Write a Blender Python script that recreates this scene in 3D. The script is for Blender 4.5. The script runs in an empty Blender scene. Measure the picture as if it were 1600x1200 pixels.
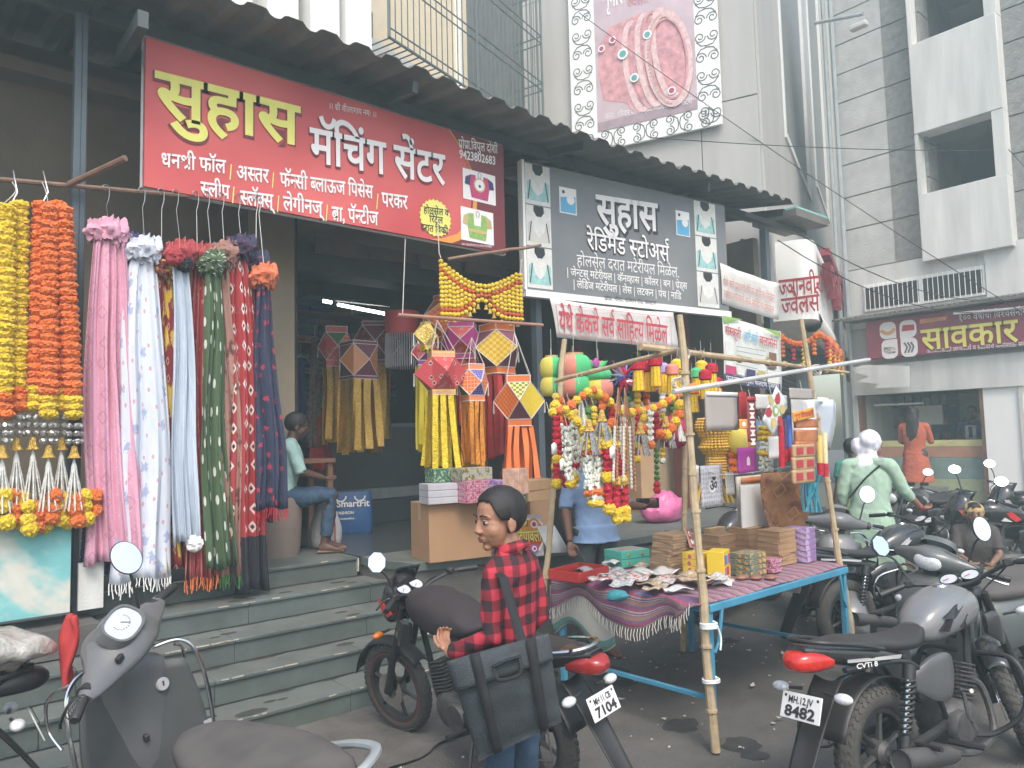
import bpy, bmesh, math, random
from mathutils import Vector, Matrix, Quaternion, noise
random.seed(7)
R = math.radians
V = Vector
SC = bpy.context.scene
COL = SC.collection

# ---------------------------------------------------------------- camera, sky, sun, exposure
EYE = 1.6
FPX = 1156.0
_th, _pi, _ro = R(49.6), R(4.2), -0.0245
_f0 = V((math.cos(_th), math.sin(_th), 0)); _r0 = V((math.sin(_th), -math.cos(_th), 0)); _u0 = V((0, 0, 1))
CF = _f0*math.cos(_pi) + _u0*math.sin(_pi)
_u = _u0*math.cos(_pi) - _f0*math.sin(_pi)
CR = _r0*math.cos(_ro) + _u*math.sin(_ro)
CU = _u*math.cos(_ro) - _r0*math.sin(_ro)
CP = V((0, 0, EYE))
cam = bpy.data.cameras.new('camera'); cam.sensor_width = 36; cam.lens = 36*FPX/1600; cam.clip_end = 300; cam.clip_start = .05
co = bpy.data.objects.new('camera', cam); COL.objects.link(co)
co.matrix_world = Matrix(((CR.x, CU.x, -CF.x, 0), (CR.y, CU.y, -CF.y, 0), (CR.z, CU.z, -CF.z, EYE), (0, 0, 0, 1)))
SC.camera = co
SUN_EL, SUN_AZ = 52, -118          # azimuth of the direction towards the sun, degrees from +X
W = bpy.data.worlds.new('World'); SC.world = W; W.use_nodes = True
nt = W.node_tree; nt.nodes.clear()
sk = nt.nodes.new('ShaderNodeTexSky'); sk.sky_type = 'NISHITA'; sk.sun_disc = False
sk.sun_elevation = R(SUN_EL); sk.sun_rotation = R(90-SUN_AZ); sk.dust_density = 3.5; sk.air_density = 1.2; sk.ozone_density = 1.0
bg = nt.nodes.new('ShaderNodeBackground'); bg.inputs[1].default_value = .15
ow = nt.nodes.new('ShaderNodeOutputWorld'); nt.links.new(sk.outputs[0], bg.inputs[0]); nt.links.new(bg.outputs[0], ow.inputs[0])
sl = bpy.data.lights.new('sun', 'SUN'); sl.energy = 1.0; sl.angle = R(24); sl.color = (1, .98, .95)
so = bpy.data.objects.new('sun', sl); COL.objects.link(so)
_sd = V((math.cos(R(SUN_AZ))*math.cos(R(SUN_EL)), math.sin(R(SUN_AZ))*math.cos(R(SUN_EL)), math.sin(R(SUN_EL))))
so.rotation_euler = _sd.to_track_quat('Z', 'Y').to_euler(); so.location = (0, -3, 12)
SC.view_settings.view_transform = 'Standard'; SC.view_settings.look = 'None'
SC.view_settings.exposure = 1.1; SC.view_settings.gamma = 1
SC.cycles.max_bounces = 6; SC.cycles.transparent_max_bounces = 8; SC.cycles.volume_bounces = 1
HAZE = .012

def P(px, py, X=None, Y=None, Z=None, D=None, pl=None):
    """photo pixel -> world point on a plane x=X / y=Y / z=Z, at depth D, or on plane (point, normal)"""
    d = CF + CR*((px-800)/FPX) - CU*((py-600)/FPX)
    if X is not None: t = X/d.x
    elif Y is not None: t = Y/d.y
    elif Z is not None: t = (Z-EYE)/d.z
    elif pl is not None: t = (pl[0]-CP).dot(pl[1])/d.dot(pl[1])
    else: t = D
    return CP + d*t

# ---------------------------------------------------------------- materials
_mc = {}
def nn(t, ty, **k):
    n = t.nodes.new('ShaderNode'+ty)
    for a, b in k.items():
        if hasattr(n, a): setattr(n, a, b)
        else: n.inputs[a].default_value = b
    return n
def srgb(r, g, b):
    f = lambda c: (c/255/12.92) if c/255 <= .04045 else ((c/255+.055)/1.055)**2.4
    return (f(r), f(g), f(b))
def M(name, c, rough=.6, metal=0, var=.15, scale=6, bump=.0, bscale=60, alpha=1, dust=0, emit=0, trans=0, coat=0, sheen=0, spec=.5, streak=0):
    key = (name,)
    if key in _mc: return _mc[key]
    m = bpy.data.materials.new(name); m.use_nodes = True; t = m.node_tree; b = t.nodes['Principled BSDF']
    b.inputs['Roughness'].default_value = rough; b.inputs['Metallic'].default_value = metal
    b.inputs['Specular IOR Level'].default_value = spec
    c = tuple(c)
    tc = nn(t, 'TexCoord')
    n1 = nn(t, 'TexNoise', Scale=scale, Detail=6.0, Roughness=.6); mp_ = nn(t, 'Mapping'); mp_.inputs['Scale'].default_value = (1, 1, .12 if streak else 1); t.links.new(tc.outputs['Object'], mp_.inputs[0]); t.links.new(mp_.outputs[0], n1.inputs['Vector'])
    cr = nn(t, 'ValToRGB'); cr.color_ramp.elements[0].position = .3; cr.color_ramp.elements[1].position = .7
    cr.color_ramp.elements[0].color = (*[x*(1-var) for x in c], 1); cr.color_ramp.elements[1].color = (*[min(1, x*(1+var)) for x in c], 1)
    t.links.new(n1.outputs['Fac'], cr.inputs['Fac'])
    out = cr.outputs['Color']
    if dust:
        n2 = nn(t, 'TexNoise', Scale=scale*.7+2, Detail=8.0, Roughness=.7); t.links.new(tc.outputs['Object'], n2.inputs['Vector'])
        ge = nn(t, 'NewGeometry'); sx = nn(t, 'SeparateXYZ'); t.links.new(ge.outputs['Normal'], sx.inputs[0])
        ma = nn(t, 'MapRange'); ma.inputs[1].default_value = -.3; ma.inputs[2].default_value = 1.0; ma.inputs[3].default_value = .25; ma.inputs[4].default_value = 1
        t.links.new(sx.outputs[2], ma.inputs[0])
        mu = nn(t, 'Math', operation='MULTIPLY'); t.links.new(n2.outputs['Fac'], mu.inputs[0]); t.links.new(ma.outputs[0], mu.inputs[1])
        m2 = nn(t, 'Math', operation='MULTIPLY'); t.links.new(mu.outputs[0], m2.inputs[0]); m2.inputs[1].default_value = dust
        mx = nn(t, 'MixRGB'); t.links.new(m2.outputs[0], mx.inputs[0]); t.links.new(out, mx.inputs[1]); mx.inputs[2].default_value = (.27, .25, .22, 1)
        out = mx.outputs[0]
        ad = nn(t, 'Math', operation='ADD'); t.links.new(m2.outputs[0], ad.inputs[0]); ad.inputs[1].default_value = rough; t.links.new(ad.outputs[0], b.inputs['Roughness'])
    t.links.new(out, b.inputs['Base Color'])
    if bump:
        n3 = nn(t, 'TexNoise', Scale=bscale, Detail=5.0); t.links.new(tc.outputs['Object'], n3.inputs['Vector'])
        bp = nn(t, 'Bump', Strength=min(1, bump), Distance=.02); t.links.new(n3.outputs['Fac'], bp.inputs['Height']); t.links.new(bp.outputs[0], b.inputs['Normal'])
    if emit:
        b.inputs['Emission Color'].default_value = (*c, 1); b.inputs['Emission Strength'].default_value = emit
    if trans: b.inputs['Transmission Weight'].default_value = trans
    if coat: b.inputs['Coat Weight'].default_value = coat; b.inputs['Coat Roughness'].default_value = .12
    if sheen: b.inputs['Sheen Weight'].default_value = sheen
    if alpha < 1: b.inputs['Alpha'].default_value = alpha
    _mc[key] = m
    return m

def mixmat(name, base, marks, rough=.8, bump=.15, bscale=300):
    """cloth prints from UVs: base colour, then marks = [(kind, scale_u, scale_v, thresholds, colour)]"""
    if (name,) in _mc: return _mc[(name,)]
    m = bpy.data.materials.new(name); m.use_nodes = True; t = m.node_tree; b = t.nodes['Principled BSDF']
    b.inputs['Roughness'].default_value = rough
    tc = nn(t, 'TexCoord'); 
    rgb = nn(t, 'RGB'); rgb.outputs[0].default_value = (*base, 1); out = rgb.outputs[0]
    nz = nn(t, 'TexNoise', Scale=14.0, Detail=6.0); t.links.new(tc.outputs['UV'], nz.inputs[0])
    for kind, su, sv, th, colr in marks:
        mp = nn(t, 'Mapping'); mp.inputs['Scale'].default_value = (su, sv, 1); t.links.new(tc.outputs['UV'], mp.inputs[0])
        fac = None
        if kind in ('dots', 'rings', 'flowers'):
            v = nn(t, 'TexVoronoi', Scale=1.0, Randomness=.35 if kind == 'rings' else .7); v.voronoi_dimensions = '2D'
            if kind == 'rings': v.distance = 'MANHATTAN'
            t.links.new(mp.outputs[0], v.inputs['Vector']); src = v.outputs['Distance']
            if kind == 'flowers':
                n2 = nn(t, 'TexNoise', Scale=9.0, Detail=2.0); t.links.new(mp.outputs[0], n2.inputs[0])
                a = nn(t, 'Math', operation='ADD'); t.links.new(src, a.inputs[0]); m3 = nn(t, 'Math', operation='MULTIPLY'); t.links.new(n2.outputs['Fac'], m3.inputs[0]); m3.inputs[1].default_value = .45
                t.links.new(m3.outputs[0], a.inputs[1]); src = a.outputs[0]
            lo = nn(t, 'Math', operation='LESS_THAN'); t.links.new(src, lo.inputs[0]); lo.inputs[1].default_value = th[1]; fac = lo.outputs[0]
            if th[0] > 0:
                hi = nn(t, 'Math', operation='GREATER_THAN'); t.links.new(src, hi.inputs[0]); hi.inputs[1].default_value = th[0]
                mu = nn(t, 'Math', operation='MULTIPLY'); t.links.new(fac, mu.inputs[0]); t.links.new(hi.outputs[0], mu.inputs[1]); fac = mu.outputs[0]
        elif kind == 'noise':
            n2 = nn(t, 'TexNoise', Scale=1.0, Detail=4.0, Roughness=.55); t.links.new(mp.outputs[0], n2.inputs[0])
            mr = nn(t, 'MapRange'); mr.inputs[1].default_value = th[0]; mr.inputs[2].default_value = th[1]; t.links.new(n2.outputs['Fac'], mr.inputs[0]); fac = mr.outputs[0]
        elif kind in ('vband', 'uband'):
            sx = nn(t, 'SeparateXYZ'); t.links.new(mp.outputs[0], sx.inputs[0]); s = sx.outputs[1 if kind == 'vband' else 0]
            fr = nn(t, 'Math', operation='FRACT'); t.links.new(s, fr.inputs[0])
            lo = nn(t, 'Math', operation='LESS_THAN'); t.links.new(fr.outputs[0], lo.inputs[0]); lo.inputs[1].default_value = th[1]
            hi = nn(t, 'Math', operation='GREATER_THAN'); t.links.new(fr.outputs[0], hi.inputs[0]); hi.inputs[1].default_value = th[0]
            mu = nn(t, 'Math', operation='MULTIPLY'); t.links.new(lo.outputs[0], mu.inputs[0]); t.links.new(hi.outputs[0], mu.inputs[1]); fac = mu.outputs[0]
        elif kind == 'grid':
            ch = nn(t, 'TexBrick', Scale=1.0); ch.offset = 0; ch.inputs['Mortar Size'].default_value = th[1]; ch.inputs['Brick Width'].default_value = 1; ch.inputs['Row Height'].default_value = 1
            t.links.new(mp.outputs[0], ch.inputs['Vector']); fac = ch.outputs['Fac']
        elif kind == 'check':
            ch = nn(t, 'TexChecker', Scale=1.0); t.links.new(mp.outputs[0], ch.inputs['Vector']); fac = ch.outputs['Fac']
        mx = nn(t, 'MixRGB'); t.links.new(fac, mx.inputs[0]); t.links.new(out, mx.inputs[1]); mx.inputs[2].default_value = (*colr, 1); out = mx.outputs[0]
    hs = nn(t, 'HueSaturation'); mr = nn(t, 'MapRange'); mr.inputs[3].default_value = .82; mr.inputs[4].default_value = 1.12
    t.links.new(nz.outputs['Fac'], mr.inputs[0]); t.links.new(mr.outputs[0], hs.inputs['Value']); t.links.new(out, hs.inputs['Color'])
    t.links.new(hs.outputs[0], b.inputs['Base Color'])
    if bump:
        n3 = nn(t, 'TexNoise', Scale=bscale, Detail=3.0); t.links.new(tc.outputs['Object'], n3.inputs[0])
        bp = nn(t, 'Bump', Strength=bump, Distance=.01); t.links.new(n3.outputs['Fac'], bp.inputs['Height']); t.links.new(bp.outputs[0], b.inputs['Normal'])
    _mc[(name,)] = m
    return m

# ---------------------------------------------------------------- object helpers
PW = {}
def props(o, label=None, cat=None, group=None, kind=None):
    if label: o['label'] = label
    if cat: o['category'] = cat
    if group: o['group'] = group
    if kind: o['kind'] = kind
    return o
def thing(name, label, cat, loc=(0, 0, 0), rz=0, group=None, rot=None):
    o = bpy.data.objects.new(name, None); o.empty_display_size = .1; COL.objects.link(o)
    o.location = loc; o.rotation_euler = rot if rot else (0, 0, rz)
    PW[o.name] = Matrix.Translation(V(loc)) @ o.rotation_euler.to_matrix().to_4x4()
    return props(o, label, cat, group)
def copy_tree(o, parent=None):
    c = o.copy(); COL.objects.link(c)
    if parent: c.parent = parent
    for ch in list(o.children): copy_tree(ch, c)
    return c
def inst(name, me, loc, parent=None, rot=(0, 0, 0), sc=1):
    o = bpy.data.objects.new(name, me); COL.objects.link(o)
    o.location = loc; o.rotation_euler = rot; o.scale = (sc, sc, sc) if not hasattr(sc, '__len__') else sc
    if parent: o.parent = parent
    return o
def frame(n):
    n = n.normalized(); a = V((0, 0, 1)) if abs(n.z) < .95 else V((1, 0, 0))
    x = a.cross(n).normalized(); return x, n.cross(x)

class MB:
    def __init__(s): s.v = []; s.f = []; s.uv = {}
    def add(s, vs, fs, uvs=None):
        k = len(s.v); s.v += [V(v) for v in vs]
        for i, f in enumerate(fs):
            if uvs: s.uv[len(s.f)] = [uvs[j] for j in f]
            s.f.append([j+k for j in f])
        return s
    def box(s, c, d, rz=0, m=None):
        q = Matrix.Rotation(rz, 3, 'Z') if m is None else m
        c = V(c); vs = [c + q @ V((x*d[0]/2, y*d[1]/2, z*d[2]/2)) for x in (-1, 1) for y in (-1, 1) for z in (-1, 1)]
        return s.add(vs, [(0, 1, 3, 2), (4, 6, 7, 5), (0, 4, 5, 1), (2, 3, 7, 6), (0, 2, 6, 4), (1, 5, 7, 3)])
    def bx(s, a, b): return s.box([(a[i]+b[i])/2 for i in range(3)], [abs(b[i]-a[i]) for i in range(3)])
    def tube(s, pts, r, n=8, cap=True, closed=False, flat=None):
        pts = [V(p) for p in pts]; rs = r if hasattr(r, '__len__') else [r]*len(pts)
        N = len(pts); vs = []; x0 = None
        for i, p in enumerate(pts):
            if closed: d = pts[(i+1) % N]-pts[i-1]
            else: d = pts[min(i+1, N-1)]-pts[max(i-1, 0)]
            if d.length < 1e-9: d = V((0, 0, 1))
            d.normalize()
            if x0 is None: x, y = frame(d)
            else:
                x = x0-d*x0.dot(d)
                if x.length < 1e-4: x, y = frame(d)
                x.normalize(); y = d.cross(x)
            x0 = x
            fy = flat if flat else 1
            for k in range(n):
                a = 2*math.pi*k/n; vs.append(p + x*(math.cos(a)*rs[i]) + y*(math.sin(a)*rs[i]*fy))
        fs = []
        for i in range(N if closed else N-1):
            for k in range(n):
                a, b = i*n+k, i*n+(k+1) % n; c, d2 = ((i+1) % N)*n+(k+1) % n, ((i+1) % N)*n+k
                fs.append((a, b, c, d2))
        if cap and not closed: fs += [tuple(range(n))[::-1], tuple(range((N-1)*n, N*n))]
        return s.add(vs, fs)
    def cyl(s, a, b, r, r2=None, n=12, cap=True): return s.tube([a, b], [r, r if r2 is None else r2], n, cap)
    def lathe(s, prof, c=(0, 0, 0), ax=(0, 0, 1), n=20, cap=False):
        ax = V(ax).normalized(); x, y = frame(ax); c = V(c); vs = []; m = len(prof)
        for r, h in prof:
            for k in range(n):
                a = 2*math.pi*k/n; vs.append(c + ax*h + x*(r*math.cos(a)) + y*(r*math.sin(a)))
        fs = [(i*n+k, i*n+(k+1) % n, (i+1)*n+(k+1) % n, (i+1)*n+k) for i in range(m-1) for k in range(n)]
        if cap: fs += [tuple(range(n))[::-1], tuple(range((m-1)*n, m*n))]
        return s.add(vs, fs)
    def ell(s, c, r, nu=14, nv=9, m=None, e=1.0):
        c = V(c); r = r if hasattr(r, '__len__') else (r, r, r); q = m if m is not None else Matrix.Identity(3)
        vs = [c + q @ V((0, 0, -r[2]))]
        pw = lambda x: math.copysign(abs(x)**e, x)
        for j in range(1, nv):
            b = -math.pi/2 + math.pi*j/nv
            for i in range(nu):
                a = 2*math.pi*i/nu; vs.append(c + q @ V((pw(math.cos(a))*pw(math.cos(b))*r[0], pw(math.sin(a))*pw(math.cos(b))*r[1], pw(math.sin(b))*r[2])))
        vs.append(c + q @ V((0, 0, r[2]))); T = len(vs)-1; fs = []
        for i in range(nu): fs.append((0, 1+(i+1) % nu, 1+i)); fs.append((T, 1+(nv-2)*nu+i, 1+(nv-2)*nu+(i+1) % nu))
        for j in range(nv-2):
            for i in range(nu):
                a = 1+j*nu+i; b = 1+j*nu+(i+1) % nu; fs.append((a, b, b+nu, a+nu))
        return s.add(vs, fs)
    def prism(s, poly, o, u, v, depth, inset=0):
        """poly (2D) in plane o + u,v ; extruded by depth along u x v"""
        o, u, v = V(o), V(u), V(v); n = u.cross(v).normalized(); N = len(poly)
        a = [o+u*p[0]+v*p[1] for p in poly]; b = [p+n*depth for p in a]
        return s.add(a+b, [tuple(range(N))[::-1], tuple(range(N, 2*N))]+[(i, (i+1) % N, N+(i+1) % N, N+i) for i in range(N)])
    def loft(s, secs, n=16, cap=True, sub=3):
        """secs: (centre, halfwidth, halfheight, exponent[, side dir, up dir]) -> smooth body along its centres"""
        S = [(V(q[0]), q[1], q[2], q[3], V(q[4]) if len(q) > 4 else V((0, 1, 0)), V(q[5]) if len(q) > 5 else V((0, 0, 1))) for q in secs]
        out = []
        def cr(a, b, c, d, t): return (b*2 + (c-a)*t + (a*2-b*5+c*4-d)*t*t + (b*3-a-c*3+d)*t**3)*.5
        for i in range(len(S)-1):
            a, b, c, d = S[max(i-1, 0)], S[i], S[i+1], S[min(i+2, len(S)-1)]
            for k in range(sub):
                t = k/sub; out.append([cr(a[j], b[j], c[j], d[j], t) for j in range(6)])
        out.append(list(S[-1])); vs = []
        for c, w, h, e, sd, up in out:
            w, h = max(w, .0005), max(h, .0005)
            for k in range(n):
                a = 2*math.pi*k/n; ca, sa = math.cos(a), math.sin(a)
                vs.append(c + sd*(math.copysign(abs(ca)**(2/e), ca)*w) + up*(math.copysign(abs(sa)**(2/e), sa)*h))
        m = len(out)
        fs = [(i*n+k, i*n+(k+1) % n, (i+1)*n+(k+1) % n, (i+1)*n+k) for i in range(m-1) for k in range(n)]
        if cap: fs += [tuple(range(n))[::-1], tuple(range((m-1)*n, m*n))]
        return s.add(vs, fs)
    def grid(s, fn, nu, nv, uvfn=None):
        vs = []; uv = []
        for j in range(nv+1):
            for i in range(nu+1): vs.append(fn(i/nu, j/nv)); uv.append(uvfn(i/nu, j/nv) if uvfn else (i/nu, j/nv))
        return s.add(vs, [(j*(nu+1)+i, j*(nu+1)+i+1, (j+1)*(nu+1)+i+1, (j+1)*(nu+1)+i) for j in range(nv) for i in range(nu)], uv)
    def mesh(s, name, mat, smooth=True, ang=40, world=None):
        vs = s.v
        if world is not None: inv = world.inverted(); vs = [inv @ v for v in vs]
        me = bpy.data.meshes.new(name); me.from_pydata([tuple(v) for v in vs], [], s.f)
        if s.uv:
            ul = me.uv_layers.new(name='uv'); li = 0
            for i, p in enumerate(me.polygons):
                q = s.uv.get(i)
                for j, l in enumerate(p.loop_indices): ul.data[l].uv = q[j] if q else (0, 0)
        bm = bmesh.new(); bm.from_mesh(me); bmesh.ops.recalc_face_normals(bm, faces=bm.faces[:]); bm.to_mesh(me); bm.free()
        if smooth:
            for p in me.polygons: p.use_smooth = True
            me.set_sharp_from_angle(angle=R(ang))
        if mat: me.materials.append(mat)
        me.update(); return me
    def build(s, name, mat, parent=None, world=False, smooth=True, ang=40, label=None, cat=None, group=None, kind=None, bevel=0, solid=0):
        w = None
        if parent and world: w = PW[root(parent).name]
        me = s.mesh(name, mat, smooth, ang, w)
        o = bpy.data.objects.new(name, me); COL.objects.link(o)
        if parent: o.parent = parent
        if solid:
            md = o.modifiers.new('thickness', 'SOLIDIFY'); md.thickness = solid; md.offset = 0
        if bevel:
            md = o.modifiers.new('edge', 'BEVEL'); md.width = bevel; md.segments = 2; md.limit_method = 'ANGLE'; md.angle_limit = R(50)
        return props(o, label, cat, group, kind)
def root(o):
    while o.parent: o = o.parent
    return o
def struct(name, mb, mat, **k): return mb.build(name, mat, kind='structure', **k)
def arc(c, r, a0, a1, n, u=(1, 0, 0), v=(0, 0, 1)):
    c, u, v = V(c), V(u), V(v)
    return [c+u*(r*math.cos(R(a0+(a1-a0)*i/n)))+v*(r*math.sin(R(a0+(a1-a0)*i/n))) for i in range(n+1)]
def cat_(pts, n=6):
    pts = [V(p) for p in pts]; out = []
    for i in range(len(pts)-1):
        a, b, c, d = pts[max(i-1, 0)], pts[i], pts[i+1], pts[min(i+2, len(pts)-1)]
        for k in range(n):
            t = k/n; out.append((b*2 + (c-a)*t + (a*2-b*5+c*4-d)*t*t + (b*3-a-c*3+d)*t**3)*.5)
    return out+[pts[-1]]
TS = bpy.data.scenes.new('scratch')
def bake(o):
    vl = TS.view_layers[0]; vl.update(); dg = vl.depsgraph; dg.update(); return bpy.data.meshes.new_from_object(o.evaluated_get(dg))
def remesh(mb, vox, smooth=2):
    me = mb.mesh('tmp', None, False); o = bpy.data.objects.new('tmp', me); TS.collection.objects.link(o)
    md = o.modifiers.new('r', 'REMESH'); md.mode = 'VOXEL'; md.voxel_size = vox; md.use_smooth_shade = True
    if smooth: m2 = o.modifiers.new('s', 'SMOOTH'); m2.iterations = smooth; m2.factor = .5
    out = bake(o)
    bpy.data.objects.remove(o); bpy.data.meshes.remove(me)
    for p in out.polygons: p.use_smooth = True
    return out
def mobj(name, me, mat, parent=None, **k):
    me.materials.clear(); me.materials.append(mat); me.name = name
    o = bpy.data.objects.new(name, me); COL.objects.link(o)
    if parent: o.parent = parent
    return props(o, **k)

# ---------------------------------------------------------------- lettering (Devanagari clusters set by hand)
_gc = {}
def glyph(ch, bold):
    k = (ch, bold)
    if k in _gc: return _gc[k]
    def mk(s, off):
        c = bpy.data.curves.new('t', 'FONT'); c.body = s; c.resolution_u = 3; c.offset = off
        o = bpy.data.objects.new('t', c); TS.collection.objects.link(o)
        me = bake(o)
        vs = [(v.co.x, v.co.y) for v in me.vertices]; fs = [tuple(p.vertices) for p in me.polygons]
        bpy.data.objects.remove(o); bpy.data.meshes.remove(me); bpy.data.curves.remove(c); return vs, fs
    vs, fs = mk(ch, bold)
    w = max(v[0] for v in mk(ch+'A', 0)[0])-.667 if ch != ' ' else .26
    _gc[k] = (vs, fs, w); return _gc[k]
def crop(vs, fs, x):
    bm = bmesh.new(); bv = [bm.verts.new((a, b, 0)) for a, b in vs]
    for f in fs:
        try: bm.faces.new([bv[i] for i in f])
        except ValueError: pass
    bmesh.ops.bisect_plane(bm, geom=bm.verts[:]+bm.edges[:]+bm.faces[:], plane_co=(x, 0, 0), plane_no=(1, 0, 0), clear_outer=True)
    bm.verts.index_update(); out = [(v.co.x, v.co.y) for v in bm.verts], [tuple(v.index for v in f.verts) for f in bm.faces]; bm.free(); return out
def stroke(pts, w):
    vs = []; N = len(pts)
    for i, p in enumerate(pts):
        a, b = pts[max(0, i-1)], pts[min(N-1, i+1)]; dx, dy = b[0]-a[0], b[1]-a[1]; l = math.hypot(dx, dy) or 1
        vs += [(p[0]-dy/l*w/2, p[1]+dx/l*w/2), (p[0]+dy/l*w/2, p[1]-dx/l*w/2)]
    return vs, [(2*i, 2*i+1, 2*i+3, 2*i+2) for i in range(N-1)]
STEM = set('खगघचजञणतथधनपबभमयलवशषसक्षफक')
CONS = set(chr(c) for c in range(0x915, 0x93a))
def layout(s, bold=0):
    vs, fs, pen = [], [], 0.0
    def put(g, x):
        k = len(vs); vs.extend((a+x, b) for a, b in g[0]); fs.extend(tuple(i+k for i in f) for f in g[1])
    i = 0; n = len(s)
    while i < n:
        ch = s[i]
        if ch in CONS:
            reph = False
            if ch == 'र' and i+2 < n and s[i+1] == '्' and s[i+2] in CONS: reph = True; i += 2; ch = s[i]
            cl = [ch]; i += 1; rak = False
            while i+1 < n and s[i] == '्' and s[i+1] in CONS:
                if s[i+1] == 'र': rak = True
                else: cl.append(s[i+1])
                i += 2
            tail = []
            while i < n and (0x93e <= ord(s[i]) <= 0x94d or 0x901 <= ord(s[i]) <= 0x903 or s[i] == '॔'): tail.append(s[i]); i += 1
            if 'ि' in tail:
                g = glyph('ि', bold); put(g, pen); pen += g[2]; tail.remove('ि')
            for q, c in enumerate(cl):
                g = glyph(c, bold)
                if q < len(cl)-1:
                    if c in STEM:
                        x = g[2]*(.66 if c in 'कफ' else 1)-(.0 if c in 'कफ' else .155)
                        put(crop(g[0], g[1], x), pen); pen += x
                    else:
                        put(g, pen); put(glyph('्', bold), pen+g[2]); pen += g[2]
                else:
                    put(g, pen); pen += g[2]
                    if rak: put(stroke([(pen-.12, .2), (pen-.42, .03)], .075+bold*2), 0)
            for c in tail:
                g = glyph(c, bold); put(g, pen); pen += g[2]
            if reph: put(stroke([(pen-.04, .66), (pen-.2, .74), (pen-.22, .84), (pen-.12, .9), (pen+.0, .87)], .07+bold*2), 0)
        else:
            g = glyph(ch, bold); put(g, pen); pen += g[2]; i += 1
    return vs, fs, pen

class Board:
    """a flat sign plane: o lower-left corner, u along it, v up; print lies a few mm proud of it"""
    def __init__(s, o, u, v, parent): s.o, s.u, s.v = V(o), V(u).normalized(), V(v).normalized(); s.n = s.u.cross(s.v); s.p = parent; s.k = 0
    def uv(s, x, y): p = P(x, y, pl=(s.o, s.n))-s.o; return p.dot(s.u), p.dot(s.v)
    def w(s, a, b, off=.003): return s.o+s.u*a+s.v*b+s.n*off
    def text(s, string, pl_, pr_, h, mat, bold=.0, off=.006, name='lettering', sy=None, xf=None, label=None):
        """pl_, pr_: photo pixels of the baseline ends; h: letter height in photo pixels at the left end"""
        a, b = s.uv(*pl_), s.uv(*pr_); vs, fs, wd = layout(string, bold)
        top = s.uv(pl_[0], pl_[1]-h); H = abs(top[1]-a[1])/.63
        ux, uy = b[0]-a[0], b[1]-a[1]; L = math.hypot(ux, uy)
        mb = MB(); mb.add([s.w(a[0]+x/wd*ux, a[1]+x/wd*uy+y*H, off) for x, y in vs], fs)
        return mb.build(name, mat, s.p, world=True, smooth=False, label=label)
    def poly(s, pts, mat, off=.003, name='print', px=True, label=None):
        q = [s.uv(*p) for p in pts] if px else pts
        return MB().add([s.w(a, b, off) for a, b in q], [tuple(range(len(q)))]).build(name, mat, s.p, world=True, smooth=False, label=label)
    def strokes(s, lists, wd, mat, off=.005, name='print', px=True, label=None):
        mb = MB()
        for L in lists:
            q = [s.uv(*p) for p in L] if px else L
            vs, fs = stroke(q, wd); mb.add([s.w(a, b, off) for a, b in vs], fs)
        return mb.build(name, mat, s.p, world=True, smooth=False, label=label)
    def disc(s, c, rx, ry, mat, off=.004, n=20, px=True, name='print', label=None):
        a = s.uv(*c) if px else c
        return s.poly([(a[0]+rx*math.cos(2*math.pi*k/n), a[1]+ry*math.sin(2*math.pi*k/n)) for k in range(n)], mat, off, name, px=False, label=label)

# ================================================================ setting
HZ = (0, 0, 1)
m_asph = M('asphalt', (.05, .05, .047), .85, var=.45, scale=1.3, bump=.6, bscale=90, dust=.55)
m_stone = M('green_kota_stone', (.066, .09, .083), .42, var=.4, scale=3.2, bump=.1, dust=.55)
m_chip = M('chipped_stone_edge', (.42, .38, .31), .9, var=.3, scale=30)
m_steel = M('blue_grey_steel', (.06, .085, .105), .5, var=.2, dust=.25)
m_dsteel = M('dark_steel', (.05, .062, .065), .5, var=.2, dust=.3)
m_roof = M('corrugated_sheet', (.15, .14, .125), .5, metal=.2, var=.25, scale=3, dust=.4)
m_roofu = m_roof
m_beige = M('beige_plaster', (.26, .215, .15), .85, var=.15, scale=2, bump=.1)
m_dim = M('shaded_plaster', (.15, .125, .09), .9, var=.25, scale=1.6, bump=.1)  # darker beige: the shade of the deep recess is put into the colour
m_white = M('white_paint', (.82, .82, .79), .6, var=.05, scale=2, streak=1)
m_lgrey = M('pale_grey_plaster', (.55, .54, .5), .8, var=.12, scale=2.5, streak=1)
m_clad = M('grey_composite_panel', (.4, .385, .36), .6, var=.09, scale=3, streak=1)
m_joint = M('panel_joint', (.13, .13, .12), .8)
m_black = M('black_plastic', (.022, .024, .026), .4, var=.2)
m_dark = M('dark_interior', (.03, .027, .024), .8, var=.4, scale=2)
m_conc = M('rough_concrete', (.25, .245, .23), .95, var=.22, scale=9, bump=.7, bscale=25)
m_concl = M('weathered_pale_wall', (.6, .6, .57), .85, var=.16, scale=4, bump=.2, streak=1)
m_wood = M('bamboo', (.43, .33, .2), .6, var=.3, scale=9, bump=.2)
m_brownw = M('brown_wood', (.2, .1, .06), .6, var=.2)

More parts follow.
